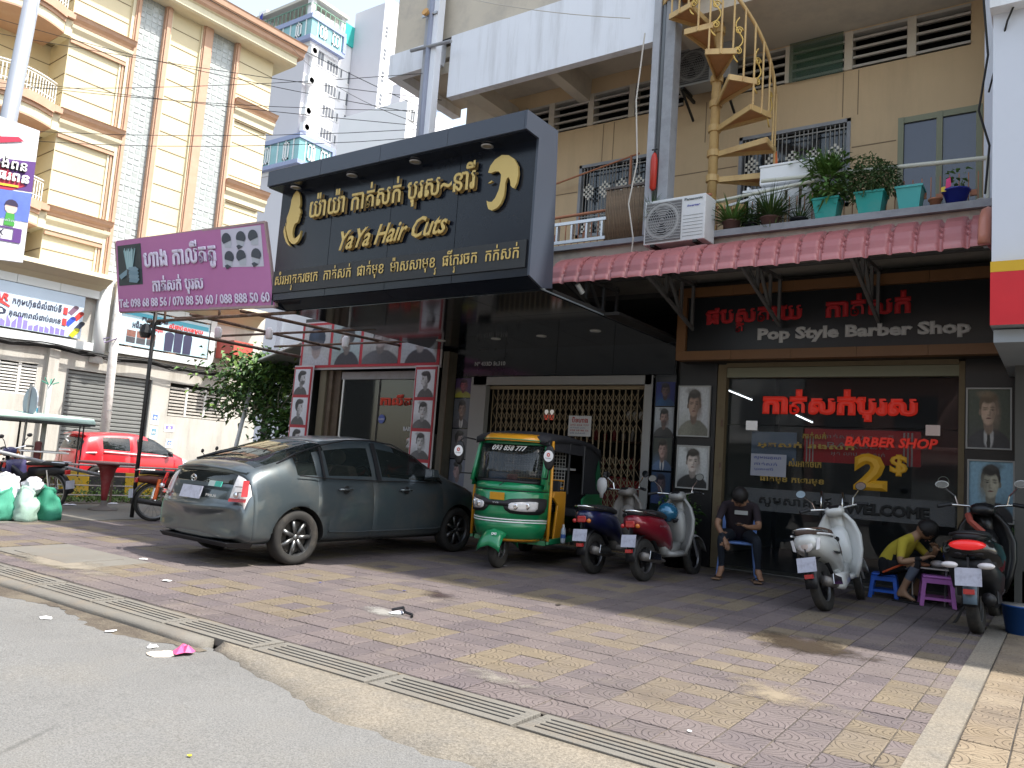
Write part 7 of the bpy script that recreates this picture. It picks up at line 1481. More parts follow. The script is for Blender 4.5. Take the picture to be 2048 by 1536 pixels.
# ---------------- green auto rickshaw
GRP = paint('green_paint', (.005,.20,.075), .05, .3, .7, .08); YEP = paint('yellow_paint', (.62,.27,.012), .05, .4, .5, .12); CANV = mat('black_canvas', (.018,.018,.022), .75, var=.2, vs=5, bump=.4)
tk = T('auto_rickshaw', 'green and yellow three wheeled auto rickshaw with black canvas roof', 'auto rickshaw', (-5.83, 8.10, .088), R(-90+11))
def plan(z, xf, hw, xb=-.28, n=13, e=2.6): return [(xf-(xf-xb)*abs(-1+2*i/(n-1))**e*1.0, hw*(-1+2*i/(n-1)), z) for i in range(n)]
def sheetm(nm, rings, m, t, th=.015, smooth=True, **k):
    o = MB().loft(rings, cap=False, closed=False).build(nm, m, t, smooth=R(50) if smooth else False, fix=False, **k); md = o.modifiers.new('t', 'SOLIDIFY'); md.thickness = th; md.offset = 0; return o
NS = [(.40,.10,.46),(.43,.14,.53),(.55,.17,.565),(.62,.175,.575)]
sheetm('front_panel', [plan(z, x, h) for z, x, h in ((.36,.06,.42),(.39,.12,.52),(.50,.165,.56),(.60,.175,.57))], GRP, tk); sheetm('nose_panel', [plan(z, x, h) for z, x, h in ((.60,.175,.57),(.72,.17,.58),(.84,.155,.585),(.93,.13,.585),(.965,.11,.585))], GRP, tk)
sheetm('upper_panel', [plan(z, x, h) for z, x, h in ((.972,.11,.585),(1.02,.085,.585),(1.06,.055,.582))], GRP, tk)
for z in (.575, .605): sheetm('white_stripe', [plan(z, .185, .577), plan(z+.014, .186, .578)], WHITE2, tk, .004)
sheetm('black_seam', [plan(.962,.122,.59), plan(.974,.122,.59)], BLACK, tk, .006)
sheetm('yellow_rim', [plan(.345,.05,.42,-.30), plan(.375,.09,.475,-.30)], YEP, tk, .03)
# windscreen with black surround, visor
def wpl(z): t = (z-1.06)/.52; return (.055-.20*t, .582-.055*t)
sheetm('windscreen', [plan(z, wpl(z)[0]-.012, wpl(z)[1]-.05, -.20, e=4) for z in (1.10, 1.25, 1.40, 1.55)], glass('rick_glass', (.02,.025,.025), .02, .45), tk, .004)
sheetm('screen_border', [plan(z, wpl(z)[0], wpl(z)[1], -.26) for z in (1.06, 1.10)], BLACK, tk); sheetm('green_header', [plan(z, wpl(z)[0], wpl(z)[1], -.26) for z in (1.545, 1.60)], GRP, tk)
for s in (1, -1): 
    MB().tube([(-.10,s*.555,1.06),(-.15,s*.545,1.25),(-.23,s*.525,1.55),(-.26,s*.52,1.62)], .030, 8).build('screen_post', GRP, tk, smooth=True)
    MB().tube([(-.28,s*.60,.36),(-.285,s*.605,.9),(-.30,s*.595,1.2),(-.33,s*.57,1.62)], .024, 8).build('yellow_door_edge', YEP, tk, smooth=True); MB().hexa([(-.30,s*.585,1.0),(-.12,s*.575,1.0),(-.12,s*.57,1.0),(-.30,s*.575,1.0),(-.34,s*.56,1.6),(-.24,s*.54,1.6),(-.24,s*.535,1.6),(-.34,s*.55,1.6)]).build('green_post', GRP, tk)
sheetm('visor', [plan(z, x, h, -.34) for z, x, h in ((1.585,.02,.55),(1.61,.01,.55),(1.65,-.03,.53),(1.68,-.12,.49))], YEP, tk); sheetm('visor_rim', [plan(1.60,.035,.56,-.34), plan(1.612,.035,.56,-.34)], GRP, tk, .012)
letters('phone_numbers', '093 858 777', WHITE2, tk, (-.098, -.27, 1.462), (0,1,0), (-.38,0,1), .54, .075, world=False, bold=.03, shear=.3)
# headlights in black bezels, plate, band
for s in (1, -1):
    def hp(y, z, d=0): return (.155-.43*abs(y/.585)**2.6+d+(.84-z)*.05, s*y, z)
    ptc = lambda pts, d: [[hp(y, z0+(z1-z0)*q/3, d) for q in range(4)] for y, z0, z1 in pts]
    sheetm('headlight_bezel', ptc(((.10,.79,.81),(.14,.73,.845),(.20,.695,.865),(.30,.685,.875),(.42,.68,.885),(.52,.685,.89),(.56,.72,.885),(.575,.80,.87)), .018), BLACK, tk, .012)
    hl = sheetm('headlight', ptc(((.19,.75,.80),(.22,.73,.82),(.30,.722,.83),(.40,.718,.84),(.48,.725,.845),(.505,.76,.835)), .036), CLRLENS, tk, .012); MB().sph(hp(.28,.775,.045), .04, 12, 8, (.3,1,1)).sph(hp(.40,.785,.035), .045, 12, 8, (.3,1,1)).build('reflector', CHROME, hl, smooth=True)
    # mirrors on tubes with round stickers
    MB().tube([(-.12,s*.55,1.58),(.02,s*.66,1.60),(.06,s*.70,1.55)], .010, 6).tube([(-.08,s*.56,1.14),(.04,s*.68,1.14),(.06,s*.70,1.25)], .010, 6).build('mirror_arm', BLACK, tk, smooth=True)
    mm = MB().loft([[(.05+a, s*.70+.082*math.cos(R(q))*sc, 1.40+.16*math.sin(R(q))*sc) for q in range(0,360,30)] for a, sc in ((-.02,.8),(0,1),(.025,.95),(.035,.8))]).build('mirror', BLACK, tk, smooth=R(50)); MB().lathe([(0,.0),(.070,.0),(.070,.004)], (.088,s*.70,1.42), 20, 'x').build('round_sticker', WHITE2, mm); MB().lathe([(.012,0),(.024,0),(.024,.002),(.012,.002)], (.094,s*.70,1.435), 14, 'x', False).build('sticker_ring', REDL, mm); letters('sticker_text', 'PassApp', BKL, mm, (.095, s*.70-.04, 1.383), (0,1,0), (0,0,1), .08, .018, world=False)
sheetm('black_band', [plan(z, .178-.0*z, .3, .11, e=2) for z in (.775, .835)], BLACK, tk, .02); letters('maker_badge', 'TVS', STEEL, tk, (.195,-.05,.80), (0,1,0), (0,0,1), .10, .02, world=False, bold=.05)
MB().box(.168,.18,-.10,.12,.845,.935).build('number_plate', mat('ochre_plate', (.50,.24,.01), .6, var=.15, vs=20), tk)
MB().tube([(.12,.0,1.02),(.09,.12,1.10)], .006, 5).build('wiper', BLACK, tk); MB().box(-.25,-.06,-.33,.35,1.06,1.10).box(-.2,-.12,-.30,-.02,1.1,1.19).build('dashboard', mat('dash_cloth', (.22,.30,.42), .8), tk); MB().box(-.19,-.11,.0,.12,1.1,1.17).build('red_box', mat('dull_red_box', (.40,.12,.12), .7), tk)
tk.scale = (1, .87, .98); tk.location = (-5.76, 8.12, .09)
gd = MB(); rings = []
for i in range(11):
    a = R(10+i*15.5); rr_ = .275; rings.append([(rr_*math.cos(a)*1.08+.02, y, .245+rr_*math.sin(a)-abs(y)**2*2.6) for y in (-.17,-.11,0,.11,.17)])
sheetm('mudguard', rings, GRP, tk, .012); letters('badge_text', 'CNG', WHITE2, tk, (.27,.01,.42), (0,1,0), (-.35,0,1), .08, .03, world=False, bold=.06)
wheel(tk, (0,0,.23), .23, .11, mat('dull_rim', (.12,.12,.12), .5, .7), 5, .5); MB().tube([(0,.09,.23),(-.03,.10,.55)], .025, 8).tube([(0,-.09,.23),(-.03,-.10,.55)], .025, 8).build('fork', DARKM, tk)
MB().loft([[(-.10,-.2,.36),(-.10,.2,.36),(-.42,.2,.30),(-.42,-.2,.30)], [(.02,-.17,.52),(.02,.17,.52),(-.42,.2,.52),(-.42,-.2,.52)]]).build('wheel_housing', YEP, tk, bevel=.02)
# tub, seats, roof, rear
MB().box(-2.35,-.3,-.56,.56,.30,.36).build('floor', GRP, tk); 
for s in (1, -1):
    MB().box(-2.3,-.28,s*.60-.02,s*.60+.02,.32,.385).build('sill', GRP, tk); MB().prism([(-2.38,s*.62,.42),(-1.55,s*.64,.40),(-1.45,s*.64,.50),(-1.42,s*.64,.88),(-1.6,s*.64,.95),(-2.42,s*.60,.95)], (0,-s*.03,0)).build('rear_side_panel', GRP, tk, bevel=.01)
    for z in (.60,.625): MB().box(-1.52,-1.42,s*.645-.003,s*.645+.003,z,z+.012).build('white_stripe', WHITE2, tk)
    MB().prism([(-.62,s*.55,.36),(-.98,s*.55,.36),(-.98,s*.55,.98),(-.55,s*.55,.98),(-.52,s*.55,.90),(-.70,s*.55,.80)], (0,-s*.04,0)).build('yellow_side_panel', YEP, tk, bevel=.01); wheel(tk, (-2.0, s*.54, .23), .23, .11, mat('dull_rim', (.12,.12,.12)), 5, .5, side=s)
    MB().tube([(-.98,s*.56,.95),(-1.0,s*.56,1.64)], .022, 8).tube([(-1.5,s*.60,.95),(-1.55,s*.58,1.62)], .022, 8).build('frame_post', BLACK, tk)
    MB().prism([(-1.55,s*.60,.95),(-2.40,s*.58,.95),(-2.34,s*.54,1.55),(-2.1,s*.54,1.66),(-1.50,s*.57,1.62)], (0,-s*.015,0)).build('side_curtain', CANV, tk); MB().prism([(-.34,s*.575,1.50),(-1.55,s*.59,1.48),(-1.55,s*.57,1.64),(-.34,s*.55,1.64)], (0,-s*.012,0)).build('side_valance', CANV, tk)
    MB().prism([(-2.3,s*.585,1.05),(-2.15,s*.585,1.02),(-2.1,s*.585,1.25),(-2.2,s*.585,1.45),(-2.32,s*.585,1.3)], (0,-s*.004,0)).build('green_logo', mat('dark_green_print', (.01,.10,.045), .6), tk)
MB().box(-.98,-.5,-.45,.45,.70,.80).box(-1.0,-.94,-.45,.45,.80,1.12).build('driver_seat', CANV, tk, bevel=.03); MB().box(-1.95,-1.45,-.54,.54,.62,.74).box(-2.1,-1.95,-.54,.54,.72,1.25).build('passenger_seat', CANV, tk, bevel=.03)
MB().box(-1.02,-.98,-.52,.52,.36,.98).build('partition', YEP, tk, bevel=.01); MB().tube([(-.99,-.5,1.02),(-.99,-.5,1.12),(-.99,.5,1.12),(-.99,.5,1.02)], .014, 6, True).build('yellow_frame', YEP, tk)
gr = MB()
for k in range(22): gr.cyl((-.99,-.5+k*.0476,1.0), (-.99,-.5+k*.0476,1.55), .0035, n=4)
for k in range(13): gr.cyl((-.99,-.5,1.0+k*.0458), (-.99,.5,1.0+k*.0458), .0035, n=4)
gr.build('wire_partition', mat('pale_wire_mesh', (.45,.45,.44), .5), tk); MB().box(-1.42,-1.0,-.5,.5,1.27,1.30).build('parcel_rail', mat('grey_rail', (.30,.30,.30), .5), tk)
MB().loft([[(x, y, z-.055*(abs(y)/.56)**3-.02) for y in (-.57,-.4,-.2,0,.2,.4,.57)]+[(x, y, z-.10-.055*(abs(y)/.56)**3) for y in (.57,.4,.2,0,-.2,-.4,-.57)] for x, z in ((-.17,1.70),(-.3,1.745),(-.7,1.775),(-1.3,1.78),(-1.9,1.755),(-2.3,1.68),(-2.38,1.60))]).build('canvas_roof', CANV, tk, smooth=R(50))
sheetm('rear_curtain', [[(-2.40,-.56,.95),(-2.42,0,.95),(-2.40,.56,.95)], [(-2.36,-.55,1.62),(-2.38,0,1.62),(-2.36,.55,1.62)]], CANV, tk); sheetm('rear_panel', [[(-2.42,-.60,.40),(-2.46,0,.40),(-2.42,.60,.40)], [(-2.42,-.60,.95),(-2.46,0,.95),(-2.42,.60,.95)]], GRP, tk)
t = T('water_bottle', 'half full plastic water bottle standing in the rickshaw footwell', 'bottle', (-5.25, 8.78, .42)); MB().lathe([(.028,0),(.032,.02),(.032,.13),(.028,.17),(.012,.20),(.012,.22)], n=14).build('bottle', mat('clear_plastic', (.45,.50,.55), .15, var=.2, vs=20), t, smooth=R(40)); MB().lathe([(.0325,.06),(.0325,.11)], n=14).build('label_band', mat('blue_label', (.05,.12,.35), .5), t); MB().lathe([(.014,.205),(.014,.23),(0,.23)], n=10).build('cap', WHITE2, t)
# ---------------- scooters and motorcycles
def se(x, zc, hw, hh, n=12, e=.7):                   # superelliptic section at x
    o = []
    for k in range(n):
        a = 2*math.pi*k/n; c_, s = math.cos(a), math.sin(a)
        o.append((x, hw*math.copysign(abs(c_)**e, c_), zc+hh*math.copysign(abs(s)**e, s)))
    return o
def body(nm, st, m, t, **k): return MB().loft([se(*s) for s in st]).build(nm, m, t, smooth=R(60), **k)
def scooter(lab, loc, rz, lean, rear, front, seatc=None, classic=True, plate=True, helmet=None, mirrorw=None, fat=1., group='motor scooters parked before the shops', big=False, lamp='round', steer=-14):
    t = T('motor_scooter', lab, 'scooter', loc, group=group, tilt=(R(0), 0, 0)); Mx = Matrix.Rotation(rz, 4, 'Z') @ Matrix.Rotation(lean, 4, 'X'); t.rotation_euler = Mx.to_euler(); bpy.context.view_layer.update(); TH[t.name] = Matrix.LocRotScale(Vector(loc), t.rotation_euler, None).inverted()
    SB = seatc or mat('black_vinyl', (.016,.015,.016), .5, var=.2)
    rimm = mat('grey_cast_rim', (.22,.22,.23), .4, .7); ENG = mat('engine_alloy', (.20,.19,.18), .5, .7, var=.3, vs=9, dirt=(.06,.05,.04), ds=8, da=.6)
    w1 = wheel(t, (0,0,.245), .245, .10, rimm, 5, .62, 'rear_wheel', rot=0); w2 = wheel(t, (1.24,0,.245), .245, .085, rimm, 5, .62, 'front_wheel', rot=R(steer))
    # rear bodywork
    f = fat
    body('rear_body', [(-.28,.70,.05,.035),(-.24,.69,.11*f,.075),(-.10,.66,.155*f,.115),(.12,.62,.165*f,.145),(.34,.58,.15*f,.165),(.48,.52,.12,.17),(.56,.46,.10,.14)], rear, t)
    body('seat', [(-.20,.775,.09,.03),(-.12,.79,.13,.045),(.10,.785,.135,.048),(.32,.765,.12,.045),(.46,.745,.08,.035),(.53,.735,.04,.02)], SB, t)
    MB().tube([(.10,.13,.78),(-.18,.13,.80),(-.30,.07,.815),(-.32,0,.818),(-.30,-.07,.815),(-.18,-.13,.80),(.10,-.13,.78)], .012, 6).build('grab_rail', CHROME if classic else BLACK, t, smooth=True)
    if lamp == 'round':
        tl_ = MB().loft([[(x, .075*s*math.cos(R(a)), .655+.075*s*math.sin(R(a))*.9) for a in range(0,360,24)] for x, s in ((-.235,1.05),(-.262,1.0),(-.275,.7))]).build('tail_light', CLRLENS, t, smooth=R(50)); MB().sph((-.27,0,.65), .04, 12, 8, (.3,1,1)).build('tail_bulb', mat('lens_centre', (.5,.42,.38), .2), tl_, smooth=True)
        for s in (1, -1): MB().prism([(-.24,s*.10,.60),(-.225,s*.135,.61),(-.20,s*.155,.72),(-.215,s*.12,.72)], (-.018,0,0)).build('indicator', CLRLENS, t, bevel=.004)
    elif lamp == 'wide':
        MB().loft([[(x, .13*s*math.cos(R(a)), .72+.042*s*math.sin(R(a))) for a in range(0,360,24)] for x, s in ((-.25,1.05),(-.30,.95),(-.32,.6))]).build('tail_light', mat('lit_red_lens', (.50,.015,.015), .2, emit=.25, ecol=(.6,.02,.02), coat=.5), t, smooth=R(50))
        for s in (1, -1): MB().sph((-.30,s*.13,.56), .05, 10, 8, (.7,1.3,.55)).build('indicator', CLRLENS, t, smooth=True)
    else:
        MB().box(-.285,-.24,-.06,.06,.62,.70).build('tail_light', REDLENS, t, bevel=.012)
        for s in (1, -1): MB().sph((-.27,s*.10,.64), .028, 10, 8).build('indicator', REDLENS if s > 0 else ORLENS, t, smooth=True)
    # licence plate on its hanger
    MB().bar((-.25,0,.62), (-.285,0,.40), .06, .012, up=(0,1,0)).build('plate_hanger', BLACK, t)
    MB().hexa([(-.335,-.095,.40),(-.335,.095,.40),(-.325,.095,.40),(-.325,-.095,.40),(-.305,-.095,.54),(-.305,.095,.54),(-.295,.095,.54),(-.295,-.095,.54)]).build('number_plate', PLATE, t); MB().box(-.33,-.29,-.04,.04,.335,.375).build('reflector', REDLENS, t)
    sheetm('rear_fender', [[(.29*math.cos(R(a)), y, .245+.29*math.sin(R(a))) for y in (-.06,0,.06)] for a in range(20,185,18)], BLACK, t, .008)
    # engine, exhaust, shock, stand
    MB().loft([se(.02,.30,.05,.08), se(.2,.30,.06,.10), se(.45,.33,.05,.08)]).build('engine', ENG, t, smooth=R(50)).location = (0,.10,0)
    MB().cyl((-.22,-.12,.30), (.18,-.12,.24), .05, .045, 14).cyl((.18,-.12,.24), (.4,-.06,.22), .018).build('exhaust', BLACK if big else ENG, t, smooth=R(50)); MB().prism([(-.15,-.172,.26),(.12,-.172,.24),(.12,-.172,.31),(-.12,-.172,.36)], (0,-.008,0)).build('heat_shield', CHROME if classic else BLACK, t, bevel=.003)
    MB().cyl((-.03,.10,.30), (-.06,.10,.58), .028, n=10).build('shock_absorber', DARKM, t); MB().tube([(.42,.10,.25),(.36,.20,.05),(.34,.24,.0)], .012, 6).build('side_stand', DARKM, t)
    # floorboard, leg shield, front
    MB().loft([se(.46,.30,.13,.04), se(.62,.29,.15,.035), se(.86,.30,.14,.04)]).build('floorboard', mat('floor_rubber', (.05,.045,.05), .8) if not classic else front, t, smooth=R(50))
    W = [(.28,.14),(.42,.20),(.56,.235),(.72,.24),(.86,.195),(.95,.125),(1.0,.07)]
    def sx(z): return .86+.16*((z-.30)/.7)**1.0*.0+.10*math.sin((z-.3)*2.0)+.02
    sheetm('leg_shield', [[(sx(z)+.10*(1-(y/hw)**2)**.5*.0-.10*(y/hw)**2, y*1.0, z) for y in [hw*q for q in (-1,-.8,-.5,0,.5,.8,1)]] for z, hw in W], front, t, .035)
    body('inner_box', [(.80,.60,.09,.18),(.87,.62,.12,.22),(.93,.62,.10,.24)], front, t); MB().lathe([(.012,-.006),(.03,-.006),(.03,0),(0,0)], (.795,.0,.70), 12, 'x').build('key_switch', BLACK, t)
    body('steering_column', [(.90,.9,.07,.12),(1.02,.72,.08,.16),(1.10,.60,.06,.12)], front, t)
    sheetm('front_mudguard', [[(1.24+.285*math.cos(R(a)), y*(1-.15*abs(y)), .245+.285*math.sin(R(a))-y*y*6) for y in (-.07,-.04,0,.04,.07)] for a in range(15,150,15)], front, t, .01)
    for s in (1, -1): MB().cyl((1.24,s*.07,.245), (1.08,s*.07,.66), .017, n=8).build('fork_leg', STEEL, t)
    # handlebar unit, turned
    H_ = MB(Matrix.Translation((.93,0,0)) @ Matrix.Rotation(R(steer), 4, 'Z') @ Matrix.Translation((-.93,0,0))) if steer else MB(Matrix.Identity(4))
    HM = H_.M
    hb = MB(HM); hb.loft([se(.78,1.0,.075,.035), se(.84,1.01,.105,.055), se(.94,1.0,.10,.07), se(1.02,.98,.07,.06)]); hb.build('handlebar_cover', front, t, smooth=R(60)); hb = MB(HM); hb.loft([se(.785,1.025,.05,.018), se(.83,1.055,.06,.014)]); hb.build('speedometer', BLACK, t)
    hb = MB(HM); hb.tube([(.80,.35,1.04),(.86,.24,1.05),(.90,.12,1.04),(.92,0,1.0),(.90,-.12,1.04),(.86,-.24,1.05),(.80,-.35,1.04)], .012, 8); hb.build('handlebar', CHROME, t, smooth=True)
    for s in (1, -1):
        MB(HM).cyl((.78,s*.36,1.035), (.83,s*.25,1.055), .019, n=10).build('grip', BLACK, t); MB(HM).tube([(.87,s*.25,1.06),(.85,s*.30,1.055),(.83,s*.37,1.03)], .007, 5).build('brake_lever', STEEL, t); MB(HM).tube([(.86,s*.20,1.05),(.87,s*.22,1.13),(.84,s*.29,1.20)], .007, 6).build('mirror_stem', CHROME, t)
        M2 = HM @ Matrix.Translation((.84,s*.32,1.24)) @ Matrix.Scale(.95, 4) @ Matrix.Rotation(R(8*s), 4, 'Z'); q = MB(M2).loft([[(x, .062*sc*math.cos(R(a)), (.05 if classic else .038)*sc*math.sin(R(a))) for a in range(0,360,30)] for x, sc in ((0,.92),(.004,1),(.02,.85),(.028,.5))]).build('mirror', mirrorw or BLACK, t, smooth=R(50)); MB(M2).loft([[(x, .054*math.cos(R(a)), (.043 if classic else .031)*math.sin(R(a))) for a in range(0,360,30)] for x in (-.002,-.001)]).build('mirror_glass', mat('mirror_silver', (.6,.62,.65), .05, 1), q)
    MB(HM).lathe([(0,.02),(.05,.01),(.062,-.02),(.05,-.05)], (1.04,0,.97), 16, 'x').build('headlight', CLRLENS, t, smooth=True)
    body('tunnel', [(.42,.38,.07,.10),(.60,.33,.06,.05),(.82,.38,.07,.08)], front if classic else BLACK, t)
    return t
WSC = paint('white_scooter_paint', (.60,.61,.59), .0, .3, .6, .1); CREAM = mat('brown_seat', (.09,.055,.04), .6)
s1_ = scooter('white retro scooter leaning on its stand before the barber glass', (-2.04, 8.66, .10), R(86), R(-13), WSC, WSC, seatc=CREAM, lamp='round', steer=14)
MB().tube([(-.22,.135,.765),(-.05,.155,.755),(.2,.15,.74),(.42,.10,.72)], .010, 5).tube([(-.22,-.135,.765),(-.05,-.155,.755),(.2,-.15,.74),(.42,-.10,.72)], .010, 5).build('seat_piping', WHITE2, s1_); MB().loft([se(.05,.28,.035,.07), se(.22,.27,.045,.09), se(.42,.30,.035,.06)]).build('white_engine_cover', WSC, s1_, smooth=R(50)).location = (0,-.14,0)
MB().prism([(.05,-.172,.58),(.30,-.158,.56),(.26,-.165,.54),(.10,-.175,.555)], (0,-.006,0)).build('side_vent', BLACK, s1_); MB().prism([(.33,-.15,.66),(.45,-.125,.60),(.45,-.125,.52),(.36,-.15,.56)], (0,-.006,0)).build('brown_trim', CREAM, s1_)
s2_ = scooter('dark red scooter with grey shield and blue helmet on the bars', (-4.13, 8.80, .10), R(85), R(-5), paint('dark_red_paint', (.20,.008,.02), .2, .3, .8, .05), mat('dull_silver_plastic', (.30,.30,.29), .45, .2), lamp='square', steer=6)
letters('badge', 'Scoopy', STEEL, s2_, (.12,-.172,.62), (1,0,0), (0,0,1), .16, .03, world=False, bold=.02, shear=.3)
s3_ = scooter('navy blue scooter with grey shield and white mirrors, nearest the rickshaw', (-4.80, 8.80, .10), R(88), R(-4), paint('navy_paint', (.008,.012,.06), .2, .3, .8, .05), mat('taupe_plastic', (.20,.185,.17), .5), lamp='square', steer=-8)
s4_ = scooter('glossy black scooter with big red tail light at the right edge', (-.72, 8.72, .10), R(88), R(-4), paint('gloss_black_paint', (.008,.008,.009), .2, .2, .9, .03), mat('black_panel2', (.01,.01,.011), .3), classic=False, lamp='wide', fat=1.4, big=True, steer=0, mirrorw=mat('bright_mirror', (.6,.6,.6), .3))
s4_.scale = (1.12,1.12,1.12)
body('side_fairing', [(-.2,.55,.16,.10),(.1,.45,.19,.16),(.45,.42,.18,.18),(.6,.45,.14,.14)], BLACK, s4_)
MB().prism([(.1,-.185,.60),(.50,-.13,.55),(.50,-.13,.53),(.1,-.188,.575)], (0,-.005,0)).build('orange_stripe', mat('orange_stripe', (.55,.10,.03), .5), s4_); MB().tube([(.86,.12,.96),(.80,.10,.9),(.8,.0,.8)], .03, 6).build('red_bag', mat('rust_red', (.30,.06,.04), .7), s4_)
sheetm('hugger', [[(.30*math.cos(R(a)), y, .245+.30*math.sin(R(a))) for y in (-.05,0,.05)] for a in range(110,180,17)], mat('grey_blue_plastic', (.12,.17,.22), .5), s4_, .01)
# white plastic wrapped mirror on the navy one, helmet on the red one
t = T('wrapped_mirror', 'scooter mirror wrapped in a white plastic bag', 'mirror', (-5.20, 9.63, 1.06)); MB().loft([[(.075*s*math.cos(R(a)), .05*s*math.sin(R(a)), z) for a in range(0,360,36)] for z, s in ((-.06,.3),(0,.45),(.04,.9),(.10,1.05),(.17,.95),(.21,.5))]).build('bag', mat('white_bag', (.55,.55,.56), .5, bump=.6, bs=20), t, smooth=True)
t = T('helmet', 'shiny blue open helmet hanging on the red scooter', 'helmet', (-4.14, 9.42, .80)); MB().sph((0,0,.1), .13, 18, 12, (1,1.1,.95)).build('helmet_shell', paint('blue_helmet', (.02,.13,.24), .3, .2, .9, .05), t, smooth=True); MB().tube([(.10,-.08,.02),(.12,0,.0),(.10,.08,.02)], .015, 6).build('rim', BLACK, t)
# black underbone motorcycles on the left
def cub(lab, loc, rz, front, rear, lean=-.1, seat_bare=False):
    t = T('motorcycle', lab, 'motorcycle', loc); Mx = Matrix.Rotation(rz, 4, 'Z') @ Matrix.Rotation(lean, 4, 'X'); t.rotation_euler = Mx.to_euler(); TH[t.name] = Matrix()
    sp = mat('spoke_rim', (.30,.30,.30), .35, .8)
    for nm, x in (('rear_wheel', 0), ('front_wheel', 1.22)):
        o = MB().lathe([(.26,-.025),(.285,-.035),(.30,-.02),(.305,0),(.30,.02),(.285,.035),(.26,.025)], (0,0,0), 36, 'y', False).build(nm, RUB, t, smooth=R(50)); o.location = (x,0,.305); TH[o.name] = Matrix()
        b = MB(); b.lathe([(.235,-.018),(.262,-.022),(.262,.022),(.235,.018)], (0,0,0), 36, 'y', False); b.lathe([(0,-.05),(.06,-.05),(.06,.05),(0,.05)], (0,0,0), 16, 'y')
        for k in range(18): a = k*math.pi/9; b.cyl((.05*math.cos(a), .03*(-1)**k, .05*math.sin(a)), (.24*math.cos(a+.2), 0, .24*math.sin(a+.2)), .0025, n=4)
        b.build('rim', sp, o)
    body('seat', [(-.22,.76,.09,.03),(-.1,.775,.12,.04),(.2,.765,.125,.045),(.48,.74,.09,.035),(.56,.73,.05,.02)], mat('black_vinyl', (.016,.015,.016), .5), t)
    body('rear_body', [(-.26,.66,.05,.05),(-.1,.66,.10,.07),(.2,.62,.10,.09),(.5,.60,.06,.08)], rear, t); body('frame_tunnel', [(.45,.58,.05,.06),(.65,.48,.05,.07),(.9,.62,.05,.08),(1.0,.78,.05,.08)], rear, t)
    sheetm('leg_shield', [[(.86+.09*(z-.3)-.10*(y/.2)**2, y, z) for y in (-.2,-.12,0,.12,.2)] for z in (.36,.5,.65,.78)], front, t, .02)
    MB().loft([se(.38,.30,.08,.10), se(.55,.32,.09,.12), se(.72,.34,.06,.07)]).build('engine', mat('engine_alloy', (.20,.19,.18)), t, smooth=R(50)); MB().cyl((-.28,-.12,.32), (.4,-.12,.22), .045, .03, 12).build('exhaust', DARKM, t, smooth=R(50))
    for s in (1, -1): MB().cyl((1.22,s*.06,.305), (1.02,s*.06,.80), .02, n=8).build('fork_leg', BLACK, t); MB().cyl((0,s*.08,.32), (.06,s*.08,.66), .026, n=8).build('shock_absorber', CHROME, t)
    for s in (1, -1): MB().cyl((.80,s*.33,1.0), (.85,s*.22,1.01), .02, n=8).build('grip', BLACK, t); MB().tube([(.88,s*.16,1.0),(.86,s*.22,1.12),(.85,s*.26,1.16)], .007, 5).sph((.85,s*.29,1.2), .06, 10, 8, (.25,1,.6)).build('mirror', BLACK, t, smooth=True); MB().sph((.98,s*.16,.90), .04, 8, 6).build('indicator', ORLENS, t, smooth=True)
    MB().tube([(.85,.22,1.01),(.93,.08,.97),(.93,-.08,.97),(.85,-.22,1.01)], .011, 6).build('handlebar', CHROME, t); body('headlight_cowl', [(.88,.93,.07,.05),(.96,.92,.10,.08),(1.04,.90,.085,.07),(1.07,.89,.06,.05)], front, t); MB().lathe([(0,.03),(.05,.02),(.07,0)], (1.06,0,.90), 14, 'x').build('headlight', CLRLENS, t, smooth=True)
    sheetm('front_mudguard', [[(1.22+.34*math.cos(R(a)), y, .305+.34*math.sin(R(a))-y*y*5) for y in (-.06,0,.06)] for a in range(20,150,18)], front, t, .01); sheetm('rear_fender', [[(.335*math.cos(R(a)), y, .305+.335*math.sin(R(a))) for y in (-.06,0,.06)] for a in range(60,200,18)], BLACK, t, .01)
    MB().box(-.31,-.27,-.05,.05,.60,.68).build('tail_light', REDLENS, t, bevel=.01); MB().box(-.36,-.35,-.09,.09,.36,.50).build('number_plate', PLATE, t); MB().tube([(-.05,.1,.80),(-.3,.08,.80),(-.3,-.08,.80),(-.05,-.1,.80)], .01, 6).build('grab_rail', CHROME, t); MB().tube([(.4,.1,.25),(.36,.22,.02)], .011, 5).build('side_stand', DARKM, t)
    return t
m1 = cub('old black motorcycle with purple front parked behind the rice sacks', (-14.35, 6.93, .07), R(200), mat('dusty_purple_plastic', (.055,.05,.13), .4), mat('black_body', (.015,.015,.018), .4))
tag(MB().cyl((-14.62, 6.72, .5), (-14.62, 6.72, .50), .01).sph((-14.58, 6.68, .50), .09, 12, 8, (1.2,1,.9)).build('yellow_bag', mat('pale_yellow_bag', (.50,.46,.12), .6), smooth=True), 'pale yellow plastic bag hanging on the old black motorcycle', 'bag')
m2 = cub('dark motorcycle with orange springs standing behind the grey car', (-11.98, 7.34, .07), R(78), mat('dark_grey_plastic', (.08,.09,.10), .4), mat('rusty_brown_body', (.10,.025,.015), .5))
MB().cyl((-.02,-.1,.34), (.04,-.1,.66), .03, n=8).build('orange_spring', mat('orange_spring', (.7,.12,.02), .5), m2)
